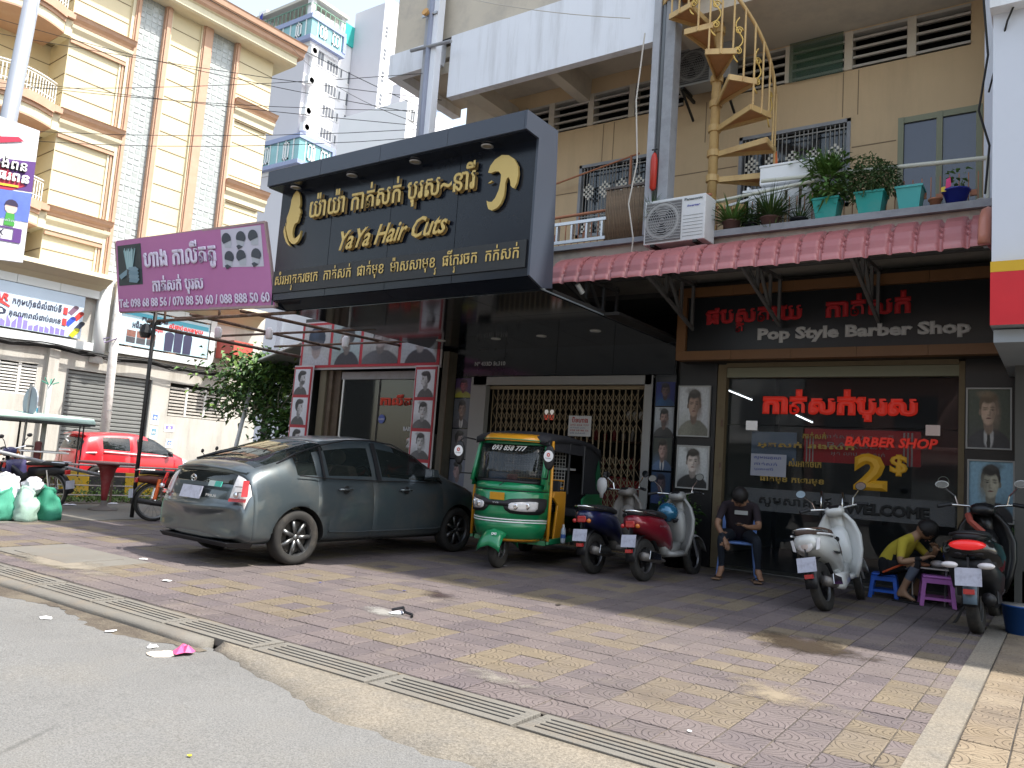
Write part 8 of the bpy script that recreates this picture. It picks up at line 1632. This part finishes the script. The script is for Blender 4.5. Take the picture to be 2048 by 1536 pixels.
# passenger trailer cart (remork) with pale canopy
rk = T('cart_taxi', 'cart taxi with long pale green canopy and red benches', 'cart', (-17.6, 7.0, .08), R(66))
MB().loft([[(x, -.75, 1.50+z), (x, -.72, 1.58+z), (x, 0, 1.66+z), (x, .72, 1.58+z), (x, .75, 1.50+z), (x, 0, 1.56+z)] for x, z in ((-1.8,0),(-.6,.02),(.8,.02),(1.9,-.02))]).build('canopy', mat('pale_green_canvas', (.42,.56,.50), .7, var=.06), rk, smooth=R(40))
MB().box(-1.8,1.9,-.76,-.72,1.47,1.51).box(-1.8,1.9,.72,.76,1.47,1.51).build('canopy_rail', BLACK, rk)
for x in (-1.6,-.5,.6,1.7):
    for y in (-.7,.7): MB().cyl((x,y,.45), (x,y,1.5), .016, n=6).build('canopy_post', BLACK, rk)
MB().box(-1.6,1.5,-.65,.65,.40,.48).build('floor', mat('cart_floor', (.14,.05,.035), .7), rk); MB().box(-1.5,-1.1,-.6,.6,.5,.75).box(-1.62,-1.5,-.6,.6,.7,1.15).build('rear_bench', mat('cart_red', (.45,.03,.025), .5), rk, bevel=.03); MB().box(.5,.9,-.6,.6,.5,.75).box(.9,1.02,-.6,.6,.7,1.1).build('front_bench', mat('maroon_bench', (.12,.03,.03), .6), rk, bevel=.03)
for s in (-1, 1):
    MB().box(-1.6,1.5,s*.66-.02,s*.66+.02,.48,.66).build('side_board', MATS['cart_red'], rk); MB().tube([(-1.6,s*.66,.9),(1.5,s*.66,.9)], .018, 6).build('side_rail', WHITE2, rk)
    for k in range(9): MB().cyl((-1.5+k*.36,s*.66,.66), (-1.5+k*.36,s*.66,.9), .008, n=5).build('spindle', mat('orange_wood', (.45,.16,.04), .5), rk)
    wheel(rk, (-.3,s*.72,.27), .27, .12, mat('silver_rim', (.4,.4,.4)), 5, .62, side=s)
# ------------------------------------------------------------ people
SKIN = mat('brown_skin', (.27,.145,.085), .55, var=.08, vs=6); HAIRM = mat('black_hair', (.012,.010,.010), .6, var=.3, vs=20, bump=.5)
def figure(lab, loc, rz, J, cloth, hair_style='short', mats_=None, group=None):
    """one skinned body; J: joints; cloth(part, co) -> material slot"""
    t = T('person', lab, 'person', loc, rz, group=group)
    V, E, Rd, tagv = [], [], [], []
    def add(p, r, par=None, tg='torso'):
        V.append(tuple(p)); Rd.append(r); tagv.append(tg); i = len(V)-1
        if par is not None: E.append((par, i))
        return i
    P = {k: Vector(v) for k, v in J.items()}
    pel = add(P['pelvis'], (.165, .135)); sp = add(P['pelvis'].lerp(P['chest'], .5), (.165, .135), pel); ch = add(P['chest'], (.18, .14), sp); nk0 = add(P['neck'], (.058, .056), ch, 'neck')
    hd = P['head']; n1 = add(P['neck'].lerp(hd, .45), (.052, .055), nk0, 'head'); h1 = add(hd-(hd-P['neck']).normalized()*.02, (.078, .088), n1, 'head'); h2 = add(hd+(hd-P['neck']).normalized()*.075, (.070, .080), h1, 'head')
    for s in ('l', 'r'):
        sh = add(P['sh_'+s], (.062, .060), ch, 'uarm'); m1_ = add(P['sh_'+s].lerp(P['el_'+s], .5), (.050, .048), sh, 'uarm'); el = add(P['el_'+s], (.041, .040), m1_, 'elbow'); m2_ = add(P['el_'+s].lerp(P['wr_'+s], .45), (.038, .036), el, 'farm'); wr = add(P['wr_'+s], (.026, .022), m2_, 'hand')
        d = (P['hd_'+s]-P['wr_'+s]).normalized(); pa = add(P['wr_'+s]+d*.05, (.038, .018), wr, 'hand'); side = d.cross(Vector((.1, .2, 1))).normalized(); nrm = side.cross(d)
        for k, (o_, ln) in enumerate(((-.032,.062),(-.011,.074),(.011,.070),(.031,.054))):
            a = add(P['wr_'+s]+d*.085+side*o_, (.0095,.0095), pa, 'hand'); b_ = add(P['wr_'+s]+d*(.085+ln*.5)+side*o_*1.1-nrm*.008, (.0085,.0085), a, 'hand'); add(P['wr_'+s]+d*(.085+ln*.85)+side*o_*1.05-nrm*.028, (.0075,.0075), b_, 'hand')
        a = add(P['wr_'+s]+d*.035-side*.045, (.012,.011), pa, 'hand'); add(P['wr_'+s]+d*.075-side*.062, (.0095,.009), a, 'hand')
        hp = add(P['hip_'+s], (.095, .090), pel, 'thigh'); m3 = add(P['hip_'+s].lerp(P['kn_'+s], .5), (.080, .078), hp, 'thigh'); kn = add(P['kn_'+s], (.058, .058), m3, 'knee'); m4 = add(P['kn_'+s].lerp(P['an_'+s], .35), (.056, .055), kn, 'shin'); m5 = add(P['kn_'+s].lerp(P['an_'+s], .75), (.038, .038), m4, 'ankle'); an = add(P['an_'+s], (.033, .036), m5, 'foot')
        f = P['toe_'+s]-P['an_'+s]; add(P['an_'+s]-Vector((f.x, f.y, 0)).normalized()*.04-Vector((0,0,.035)), (.030,.026), an, 'foot'); b_ = add(P['an_'+s].lerp(P['toe_'+s], .6), (.038,.024), an, 'foot'); add(P['toe_'+s], (.034,.014), b_, 'foot')
    me = bpy.data.meshes.new('b'); me.from_pydata(V, E, []); o = bpy.data.objects.new('b', me); COL.objects.link(o)
    sk = o.modifiers.new('k', 'SKIN'); sk.use_smooth_shade = True; sv = me.skin_vertices[0].data
    for i, r in enumerate(Rd): sv[i].radius = r; sv[i].use_root = i == pel
    sb = o.modifiers.new('s', 'SUBSURF'); sb.levels = sb.render_levels = 2
    dg = bpy.context.evaluated_depsgraph_get(); em = bpy.data.meshes.new_from_object(o.evaluated_get(dg)); bpy.data.objects.remove(o)
    em.materials.clear()
    for m in mats_: em.materials.append(m)
    VV = [Vector(v) for v in V]
    for p in em.polygons:
        c_ = p.center; i = min(range(len(VV)), key=lambda q: (VV[q]-c_).length-Rd[q][0]*.6); p.material_index = cloth(tagv[i], c_, P); p.use_smooth = True
    ob = bpy.data.objects.new('body', em); COL.objects.link(ob); ob.parent = t
    # head details: hair cap, ears, face
    up = (hd-P['neck']).normalized(); fc = Vector(J['face']).normalized(); fc = (fc-up*fc.dot(up)).normalized(); sd_ = up.cross(fc).normalized()
    Mh = Matrix(((fc.x, sd_.x, up.x, hd.x), (fc.y, sd_.y, up.y, hd.y), (fc.z, sd_.z, up.z, hd.z), (0,0,0,1)))
    b = MB(Mh); b.sph((.0,0,.03), .100, 18, 12, (1.02,.86,1.12)); b.build('skull', SKIN, t, smooth=True)
    b = MB(Mh); rn = random.Random(5)
    rings = []
    for i in range(9):
        ph = R(88-i*13.5); rings.append([])
        for k in range(20):
            th = 2*math.pi*k/20; front = math.cos(th); cut = 1 if i < 6 or front < .35 else .93; rad = .112*math.cos(ph)*cut*(1+rn.uniform(-.03,.03))
            rings[-1].append((rad*math.cos(th)*1.0-.006, rad*math.sin(th)*.88, .035+.125*math.sin(ph)))
    b.loft(rings); b.build('hair', HAIRM, t, smooth=True)
    b = MB(Mh)
    for s in (1, -1): b.sph((.0, s*.088, .005), .022, 8, 6, (.6,.35,1.1))
    b.build('ear', SKIN, t, smooth=True); MB(Mh).loft([[(.092,-.008,.03),(.092,.008,.03),(.088,0,.04)], [(.122,-.014,-.012),(.122,.014,-.012),(.112,0,.0)], [(.100,-.012,-.022),(.100,.012,-.022),(.1,0,-.02)]]).build('nose', SKIN, t, smooth=True)
    for s in (1, -1): MB(Mh).sph((.090, s*.034, .028), .011, 8, 6, (.6,1.2,.7)).build('eye', BLACK, t); MB(Mh).bar((.095,s*.018,.05), (.090,s*.052,.05), .008).build('eyebrow', HAIRM, t)
    MB(Mh).bar((.094,-.022,-.045), (.094,.022,-.045), .008, .01).build('mouth', mat('lips', (.22,.07,.06), .5), t)
    return t
# man bent over his phone on a blue plastic chair (local +x is the way he faces)
NAVY = mat('dark_navy_cloth', (.010,.014,.022), .9, var=.2); DSH = mat('dark_purple_shirt', (.028,.020,.026), .9, var=.25)
def clA(tg, c_, P):
    if tg in ('torso', 'uarm'): return 1
    if tg in ('thigh', 'knee', 'shin', 'ankle'): return 2
    return 0
chr_ = T('plastic_chair', 'blue plastic chair under the man with the phone', 'chair', (-3.52, 10.28, .135), R(-72))
CB = mat('blue_chair_plastic', (.12,.22,.50), .4, var=.05)
for (x, y, sx_, sy_) in ((.20,.20,1,1),(.20,-.20,1,-1),(-.20,.18,-1,1),(-.20,-.18,-1,-1)): MB().loft([[(x-.03,y-.03,.44),(x+.03,y-.03,.44),(x+.03,y+.03,.44),(x-.03,y+.03,.44)], [(x+.05*sx_-.022,y+.04*sy_-.022,0),(x+.05*sx_+.022,y+.04*sy_-.022,0),(x+.05*sx_+.022,y+.04*sy_+.022,0),(x+.05*sx_-.022,y+.04*sy_+.022,0)]]).build('leg', CB, chr_, bevel=.004)
MB().box(-.23,.24,-.23,.23,.42,.455).build('seat', CB, chr_, bevel=.015)
for s in (1,-1): MB().bar((-.22,s*.19,.44), (-.31,s*.20,.86), .05, .03).build('back_post', CB, chr_, bevel=.005)
MB().loft([[(-.30,y,.64) for y in (-.2,0,.2)]+[(-.28,y,.64) for y in (.2,0,-.2)], [(-.34,y,.87-.0*abs(y)) for y in (-.21,0,.21)]+[(-.32,y,.87) for y in (.21,0,-.21)]]).build('backrest', CB, chr_, bevel=.006)
JA = dict(pelvis=(-.06,0,.57), chest=(.20,0,.86), neck=(.34,0,.985), head=(.44,.0,1.02), face=(.6,0,-1.0), sh_r=(.20,-.19,.90), el_r=(.30,-.27,.66), wr_r=(.44,-.17,.49), hd_r=(.48,-.12,.40), sh_l=(.20,.19,.90), el_l=(.34,.24,.66), wr_l=(.50,.10,.66), hd_l=(.54,.0,.70),
          hip_r=(-.02,-.10,.54), kn_r=(.42,-.20,.50), an_r=(.36,-.19,.11), toe_r=(.52,-.22,.035), hip_l=(-.02,.10,.54), kn_l=(.42,.22,.50), an_l=(.38,.25,.11), toe_l=(.54,.29,.035))
pa_ = figure('man in dark clothes bent over his phone on a blue chair', (-3.52, 10.28, .135), R(-72), JA, clA, mats_=[SKIN, DSH, NAVY])
MB().box(.30,.315,-.06,.10,.80,.85).build('shirt_print', mat('grey_print', (.35,.36,.36), .7), pa_).rotation_euler = (0, R(0), 0)
for s in (-1, 1): MB().hexa([(.30,s*.21-.045,.0),(.57,s*.25-.05,.0),(.57,s*.25+.05,.0),(.30,s*.21+.04,.0),(.30,s*.21-.045,.018),(.57,s*.25-.05,.018),(.57,s*.25+.05,.018),(.30,s*.21+.04,.018)]).build('sandal', mat('sandal_brown', (.20,.12,.07), .7), pa_, bevel=.006); MB().tube([(.42,s*.23-.04,.02),(.46,s*.235,.055),(.42,s*.23+.04,.02)], .008, 5).build('sandal_strap', BLACK, pa_)
t = T('phone', 'smartphone in the seated man\'s hand', 'phone', (-3.30, 9.80, .82)); MB().box(-.04,.04,-.07,.07,-.004,.004).build('case', BLACK, t, bevel=.003); t.location = (-3.34, 9.76, .83)
# person squatting over food in a yellow shirt, side on
YS = mat('yellow_cotton', (.50,.40,.04), .85, var=.06); BS = mat('black_shorts', (.012,.012,.014), .9)
def clB(tg, c_, P):
    if tg == 'torso': return 1 if c_.z > P['pelvis'].z+.07 or c_.x > P['pelvis'].x+.12 else 2
    if tg == 'uarm': return 1
    if tg in ('thigh',): return 2
    if tg == 'knee': return 2
    if tg in ('shin',): return 3
    return 0
JB = dict(pelvis=(-.02,0,.36), chest=(.20,0,.64), neck=(.31,0,.74), head=(.40,0,.80), face=(1,0,-.5), sh_r=(.22,-.17,.67), el_r=(.22,-.25,.44), wr_r=(.42,-.12,.50), hd_r=(.48,-.05,.54), sh_l=(.22,.17,.67), el_l=(.40,.22,.50), wr_l=(.50,.08,.58), hd_l=(.50,.02,.66),
          hip_r=(.0,-.10,.34), kn_r=(.38,-.14,.46), an_r=(.20,-.14,.10), toe_r=(.36,-.15,.03), hip_l=(.0,.10,.34), kn_l=(.40,.18,.44), an_l=(.24,.18,.10), toe_l=(.40,.19,.03))
pb_ = figure('person in a yellow shirt crouching over food on a low blue stool', (-1.77, 10.28, .13), R(-8), JB, clB, mats_=[mat('tan_skin', (.34,.20,.12), .55), YS, BS, mat('jeans_grey', (.12,.14,.18), .9)])
MB().tube([(.02,-.19,.30),(.2,-.20,.40),(.30,-.19,.44)], .012, 6).build('orange_piping', mat('orange_cloth', (.6,.10,.03), .7), pb_)
for s in (-1, 1): MB().hexa([(.13,s*.16-.045,.0),(.43,s*.165-.05,.0),(.43,s*.165+.05,.0),(.13,s*.16+.04,.0),(.13,s*.16-.045,.016),(.43,s*.165-.05,.016),(.43,s*.165+.05,.016),(.13,s*.16+.04,.016)]).build('sandal', BLACK, pb_, bevel=.005)
def stool(lab, loc, rz, m, h_=.26, w_=.13):
    t = T('plastic_stool', lab, 'stool', loc, rz)
    MB().box(-w_,w_,-w_,w_,h_-.03,h_).build('seat', m, t, bevel=.012)
    for sx_ in (-1,1):
        for sy_ in (-1,1):
            x, y = sx_*(w_-.02), sy_*(w_-.02); MB().loft([[(x-.022,y-.022,h_-.03),(x+.022,y-.022,h_-.03),(x+.022,y+.022,h_-.03),(x-.022,y+.022,h_-.03)], [(x+sx_*.03-.022,y+sy_*.03-.022,0),(x+sx_*.03+.022,y+sy_*.03-.022,0),(x+sx_*.03+.022,y+sy_*.03+.022,0),(x+sx_*.03-.022,y+sy_*.03+.022,0)]]).build('leg', m, t, bevel=.004)
    for s in (-1,1):
        MB().box(-w_,w_,s*(w_+.012)-.006,s*(w_+.012)+.006,.07,.10).box(-w_,w_,s*w_-.006,s*w_+.006,h_-.08,h_-.03).build('rail', m, t); MB().box(s*(w_+.012)-.006,s*(w_+.012)+.006,-w_,w_,.07,.10).box(s*w_-.006,s*w_+.006,-w_,w_,h_-.08,h_-.03).build('rail', m, t)
    return t
stool('low bright blue plastic stool under the crouching person', (-1.79, 10.28, .13), R(6), mat('bright_blue_plastic', (.015,.10,.50), .4), .28, .13)
stool('pink purple plastic stool beside the black scooter', (-1.24, 10.20, .13), R(12), mat('orchid_plastic', (.40,.14,.42), .4), .33, .15)
t = T('food_table', 'small metal folding table with food in plastic bags', 'table', (-1.33, 10.32, .13), R(5)); MB().box(-.20,.20,-.18,.18,.39,.405).build('table_top', STEEL, t)
for sx_ in (-1,1):
    for sy_ in (-1,1): MB().cyl((sx_*.16,sy_*.14,0), (sx_*.17,sy_*.15,.39), .009, n=6).build('leg', STEEL, t)
tag(MB().sph((-1.40,10.2,.56), .06, 12, 8, (1.6,1,.45)).build('food_tray', mat('brown_food', (.30,.13,.07), .6, var=.4, vs=30), smooth=True), 'tray of reddish brown food on the small table', 'food')
tag(MB().sph((-1.24,10.25,.58), .06, 10, 8, (1.3,1,.7)).build('plastic_bag', mat('clear_bag', (.45,.42,.42), .3, bump=.6, bs=18), smooth=True), 'crumpled clear plastic bag of food on the small table', 'bag')
# driver half hidden behind the red car
def clC(tg, c_, P): return 1 if tg in ('torso','uarm') else (2 if tg in ('thigh','knee','shin') else 0)
JC = dict(pelvis=(0,0,.82), chest=(.08,0,1.14), neck=(.12,0,1.30), head=(.16,0,1.40), face=(1,0,-.1), sh_r=(.06,-.18,1.18), el_r=(.16,-.25,.95), wr_r=(.38,-.24,.98), hd_r=(.46,-.24,1.0), sh_l=(.06,.18,1.18), el_l=(.16,.25,.95), wr_l=(.38,.24,.98), hd_l=(.46,.24,1.0),
          hip_r=(.02,-.1,.80), kn_r=(.38,-.18,.72), an_r=(.32,-.18,.34), toe_r=(.46,-.18,.28), hip_l=(.02,.1,.80), kn_l=(.38,.18,.72), an_l=(.32,.18,.34), toe_l=(.46,.18,.28))
pc_ = figure('driver in grey shirt and black cap behind the red car', (-23.0, 11.3, .0), R(66), JC, clC, mats_=[SKIN, mat('grey_shirt', (.10,.105,.10), .9), NAVY])
MB().sph((.165,0,1.455), .118, 14, 8, (1.05,.95,.72)).box(.2,.34,-.07,.07,1.44,1.455).build('cap', BLACK, pc_, smooth=R(40))
# ------------------------------------------------------------ sacks, table, rails, barrier, litter
def sack(lab, loc, w_, h_, m, seed, top=None):
    t = T('sack', lab, 'sack', loc, random.Random(seed).uniform(0,3), group='filled woven sacks at the kerb'); rn = random.Random(seed); b = MB(); rings = []
    for i, (z, s) in enumerate(((0,.95),(.04,1.12),(.15,1.18),(.3,1.15),(.45,1.12),(.6,1.05),(.72,.98),(.82,.88),(.90,.78),(.97,.72),(1.04,.80),(1.0,.55),(.93,.3))):
        rings.append([(w_*s*math.cos(R(a))*(1+.07*math.sin(R(a*3+seed*50))), w_*.8*s*math.sin(R(a)), z*h_+(.05*math.sin(R(a*2+seed*70)) if i > 6 else 0)) for a in range(0,360,12)])
    crumple(crumple(b.loft(rings), .05, 7, seed), .02, 22, seed).build('bag', m, t, smooth=True); 
    if top: MB().sph((.02,0,h_*1.05), w_*.75, 12, 8, (1,1,.7)).build('bag_mouth', top, t, smooth=True)
    return t
SKG = mat('green_woven', (.06,.30,.20), .7, var=.15, vs=12, bump=.5, bs=90); SKP = mat('pale_green_woven', (.34,.50,.42), .7, var=.12, vs=12, bump=.5, bs=90); BAGW = mat('white_plastic_bag', (.58,.58,.62), .4, var=.1, vs=8, bump=.8, bs=14)
sack('bright green sack cut by the left picture edge', (-12.75, 5.42, .04), .20, .42, SKG, 1); sack('pale mint green sack, the middle one of the three', (-12.55, 5.68, .04), .19, .43, SKP, 2); sack('darker green sack, rightmost of the three', (-12.62, 6.0, .045), .19, .44, mat('deep_green_woven', (.03,.22,.14), .7, var=.15, vs=12, bump=.5, bs=90), 3)
sack('white sack standing behind the bright green one', (-12.95, 5.55, .04), .22, .60, BAGW, 5)
t = T('plastic_bag', 'puffed white plastic bag on top of the mint sack', 'bag', (-12.62, 5.78, .50)); crumple(crumple(MB().sph((0,0,.04), .17, 26, 18, (1,.85,.7)), .08, 8, 3), .03, 24, 1).build('bag', BAGW, t, smooth=True)
RT = mat('red_table_paint', (.26,.03,.035), .45, var=.15, dirt=(.3,.2,.18), ds=5, da=.4)
t = T('round_table', 'red round table on a tapered pedestal beside the rail', 'table', (-13.95, 7.60, .08)); MB().lathe([(0,.80),(.46,.80),(.48,.815),(.48,.83),(.46,.84),(0,.84)], n=28).build('table_top', mat('maroon_top', (.20,.09,.09), .4, dirt=(.4,.3,.28), ds=3, da=.4), t, smooth=R(30)); MB().lathe([(.045,.16),(.06,.3),(.085,.5),(.14,.72),(.20,.80)], n=20).build('pedestal', RT, t, smooth=R(50)); MB().lathe([(.24,0),(.24,.015),(.10,.05),(.05,.10),(.045,.17)], n=20).build('foot', mat('grey_foot', (.14,.12,.11), .6), t, smooth=R(50))
t = T('guard_rail', 'thin pale pipe railing in front of the weedy strip', 'railing', (-15.2, 7.5, .09))
RP = mat('pale_pipe', (.45,.40,.38), .6, var=.2, dirt=(.2,.1,.07), ds=8, da=.5)
for z, r_ in ((.72,.022),(.52,.014),(.34,.012),(.16,.012)): MB().tube([(-15.2, 3.9+i*.6, .09+z) for i in range(14)], r_, 6).build('rail', RP, t, world=True)
for k in range(8): MB().cyl((-15.2, 4.2+k*1.05, .05), (-15.2, 4.2+k*1.05, .82), .025, n=8).build('post', RUST, t, world=True)
t = T('rusty_barrier_pole', 'long grey pipe slanting across the left motorcycles', 'pole', (-14.2, 4.8, 1.2)); MB().cyl((-14.2,4.9,1.18), (-14.6,8.0,.62), .03, n=8).build('pipe', GREY, t, world=True)
YB = mat('kerb_yellow', (.58,.36,.02), .7, var=.1, dirt=(.3,.24,.16), ds=3, da=.5); KB = mat('kerb_black', (.035,.035,.035), .8, var=.3, dirt=(.2,.18,.15), ds=4, da=.4)
t = T('concrete_barrier', 'yellow and black painted concrete barrier along the side street', 'barrier', (-17.0, 9, .08))
for k in range(16):
    y = 2.6+k*.78; MB().hexa([(-17.10,y,.06),(-16.84,y,.06),(-16.84,y+.77,.06),(-17.10,y+.77,.06),(-17.04,y,.62),(-16.90,y,.62),(-16.90,y+.77,.62),(-17.04,y+.77,.62)]).build('painted_block', YB if k % 2 else KB, t, world=True)
def weeds(lab, x0, x1, y0, y1, n, seed):
    rn = random.Random(seed); b = MB()
    for i in range(n):
        x = rn.uniform(x0,x1); y = rn.uniform(y0,y1); h_ = rn.random()**1.5*.5*(1 if rn.random() < .6 else .5); leaf_mb(b, (x,y,.08+h_*rn.random()), (rn.uniform(-1,1), rn.uniform(-1,1), rn.uniform(.1,1)), rn.uniform(.05,.12), rn.uniform(.02,.05), rn, .2)
    o = b.build('weeds', mat('weed_green', (.10,.17,.03), .6, var=.5, vs=3), fix=False); o['kind'] = 'stuff'; return o
weeds('', -16.6, -15.3, 6.3, 10.5, 2600, 61)
t = T('weedy_bed', 'soil bed with weeds between railing and barrier', 'bed', (-15.9, 7, .05)); MB().box(-16.8,-15.12,2.8,12,.0,.10).build('soil', mat('dry_soil', (.12,.10,.08), .95, var=.3, vs=5, bump=.8), t, world=True)
def litter(nm, lab, cat, x, y, sz, m, z0=None, seed=1, flat=.35, group=None):
    rn = random.Random(seed); z0 = gz(y) if z0 is None else z0; b = MB(); n = 9; c0 = (0,0,sz*flat)
    ring = [(sz*(.6+rn.random()*.6)*math.cos(2*math.pi*k/n), sz*(.6+rn.random()*.6)*math.sin(2*math.pi*k/n)*.7, .004+rn.random()*sz*flat*.5) for k in range(n)]; ring2 = [(p[0]*.5+rn.uniform(-.2,.2)*sz, p[1]*.5, sz*flat*(.4+rn.random())) for p in ring]
    b.add(ring+ring2+[c0], [(k, (k+1) % n, n+(k+1) % n, n+k) for k in range(n)]+[(n+k, n+(k+1) % n, 2*n) for k in range(n)]); o = b.build(nm, m, fix=False); o.location = (x, y, z0+.003); o.rotation_euler = (0,0,rn.uniform(0,6)); return tag(o, lab, cat, group)
PKB = mat('pink_bag', (.62,.10,.25), .4, var=.35, vs=22); PLB = mat('cream_bag', (.55,.48,.40), .5, var=.2, vs=20)
litter('plastic_bag', 'crumpled hot pink plastic bag in the gutter by the kerb', 'bag', -4.72, 3.22, .10, PKB, -.055, 3, .5); litter('plastic_bag', 'pale crumpled bag trailing left of the pink bag', 'bag', -4.78, 3.10, .11, PLB, -.055, 5, .2); litter('plastic_scrap', 'white scrap lying left of the pink bag', 'litter', -4.98, 3.16, .05, WHITE2, -.055, 6, .4)
for k, (x, y, s, c_, lb) in enumerate(((-6.96,4.49,.06,WHITE2,'flat white paper scrap on the tiles at left'), (-4.60,5.10,.10,BAGW,'grey white bag with black strap lying on the tiles'), (-6.2,3.05,.06,WHITE2,'white paper scrap on the road at left'), (-5.55,3.18,.05,WHITE2,'torn white scrap near the kerb on the road'), (-7.5,3.25,.05,WHITE2,'white scrap at the foot of the kerb far left'), (-8.3,5.05,.07,WHITE2,'white scraps by the manhole slab'), (-5.77,8.3,.03,WHITE2,'white bit in front of the rickshaw wheel'), (-14.9,7.5,.16,BAGW,'white torn bag at the foot of the weedy strip'), (-15.05,8.4,.15,BAGW,'white rubbish below the railing right of the red table'), (-6.1,5.6,.02,INKB,'tiny blue bottle cap behind the car wheel'), (-5.3,5.95,.02,INKB,'tiny blue bottle cap right of the car'), (-1.62,4.1,.02,WHITE2,'white crumb near the bottom of the tiles'), (-3.1,2.2,.015,mat('yellow_cap',(.6,.5,.02),.5),'yellow bottle cap on the road'), (-3.95,6.6,.05,mat('dark_leaf',(.05,.04,.03),.8),'dark leaf on the shaded tiles'))):
    litter('paper_scrap' if c_ is WHITE2 else 'scrap', lb, 'litter', x, y, s, c_, (-.05 if y < 3.3 and y > 2.8 else (-.035 if y < 2.8 else None)), 20+k, .15)
b = MB(); b.tube([(-4.68,5.12,.05),(-4.60,5.17,.075),(-4.52,5.10,.06),(-4.45,5.12,.045),(-4.40,5.06,.045)], .012, 5); tag(b.build('strap', BLACK), 'twisted black strap lying on the grey bag', 'strap')
# sand spilt and a damp stain on the tiles: thin real layers broken up by noise
def film(nm, x0, x1, y0, y1, col, rough, thr, sc, seed):
    m = pos_mat(nm+str(seed), col, rough, .2, 8, [], .5, 90); n = m.node_tree; g = n.nodes.new('ShaderNodeTexCoord'); no = n.nodes.new('ShaderNodeTexNoise'); no.inputs['Scale'].default_value = sc; no.inputs['Detail'].default_value = 9; no.inputs['Roughness'].default_value = .72
    L(n, g.outputs['Object'], no.inputs['Vector']); gr = n.nodes.new('ShaderNodeTexGradient'); gr.gradient_type = 'SPHERICAL'; mp = n.nodes.new('ShaderNodeMapping'); mp.inputs['Scale'].default_value = (2/(x1-x0), 2/(y1-y0), 0); L(n, g.outputs['Object'], mp.inputs[0]); L(n, mp.outputs[0], gr.inputs[0])
    ma = n.nodes.new('ShaderNodeMath'); ma.operation = 'MULTIPLY_ADD'; ma.inputs[1].default_value = .55; L(n, gr.outputs['Fac'], ma.inputs[0]); L(n, no.outputs['Fac'], ma.inputs[2]); mr = n.nodes.new('ShaderNodeMapRange'); mr.inputs[1].default_value = thr; mr.inputs[2].default_value = thr+.22; mr.inputs[4].default_value = .85; L(n, ma.outputs[0], mr.inputs[0]); L(n, mr.outputs[0], n.nodes['Principled BSDF'].inputs['Alpha'])
    cx, cy = (x0+x1)/2, (y0+y1)/2; b = MB(); b.quad((x0-cx, y0-cy, gz(y0)-gz(cy)), (x1-cx, y0-cy, gz(y0)-gz(cy)), (x1-cx, y1-cy, gz(y1)-gz(cy)), (x0-cx, y1-cy, gz(y1)-gz(cy))); o = b.build(nm, m); o.location = (cx, cy, gz(cy)+.0065); o['kind'] = 'stuff'
film('sand', -2.3, -.7, 4.5, 5.9, (.26,.215,.155), .95, .84, 2.6, 1); film('sand', -3.9, -1.9, 3.85, 4.5, (.24,.22,.19), .95, .88, 3, 2); film('damp_stain', -2.5, -1.0, 6.2, 7.4, (.055,.042,.03), .35, .70, 2.6, 3); film('damp_stain', -5.6, -4.3, 5.6, 6.6, (.05,.035,.035), .5, .86, 3, 4); film('sand', -9.9, -7.2, 3.9, 4.7, (.25,.22,.175), .95, .66, 1.6, 5); film('cement_smear', -5.2, -4.2, 4.85, 5.3, (.28,.27,.25), .9, .74, 2.5, 6)
# plants by the shops, blue bucket
t = T('shrub', 'dark leafy shrub between gate and barber window', 'shrub', (-4.45, 10.45, .14)); bush(t, 420, (0,0,.55), (.30,.28,.40), .10, .045, 71, LG[1]); bush(t, 160, (0,0,.7), (.28,.26,.25), .09, .04, 72, LG[0]); round_pot(t, .14,.19,.24, BLACK); stems(t, 6, .6, .2, 73)
t = T('shrub', 'dark leafy shrub at the right edge beside the pillar', 'shrub', (-.50, 10.5, .14)); bush(t, 380, (0,0,.55), (.26,.26,.42), .10, .045, 74, LG[1]); bush(t, 120, (0,0,.62), (.24,.24,.3), .09, .04, 75, LG[0]); round_pot(t, .13,.18,.24, BLACK)
t = T('bucket', 'blue plastic bucket cut by the right picture edge', 'bucket', (-.40, 9.05, .105)); MB().lathe([(0,0),(.12,0),(.155,.25),(.165,.25),(.165,.265),(.145,.265),(.11,.02)], n=22).build('pail', mat('blue_bucket_plastic', (.01,.08,.32), .4), t, smooth=R(50)); MB().lathe([(0,.27),(.16,.27),(.165,.255)], n=22).build('lid', mat('grey_lid', (.25,.24,.22), .6), t, smooth=R(50))
tag(MB().box(-.43,-.10,10.0,10.3,.14,.62).build('crate', mat('dark_red_crate', (.22,.02,.03), .6)), 'dark red crate at the right edge behind the bucket', 'crate')
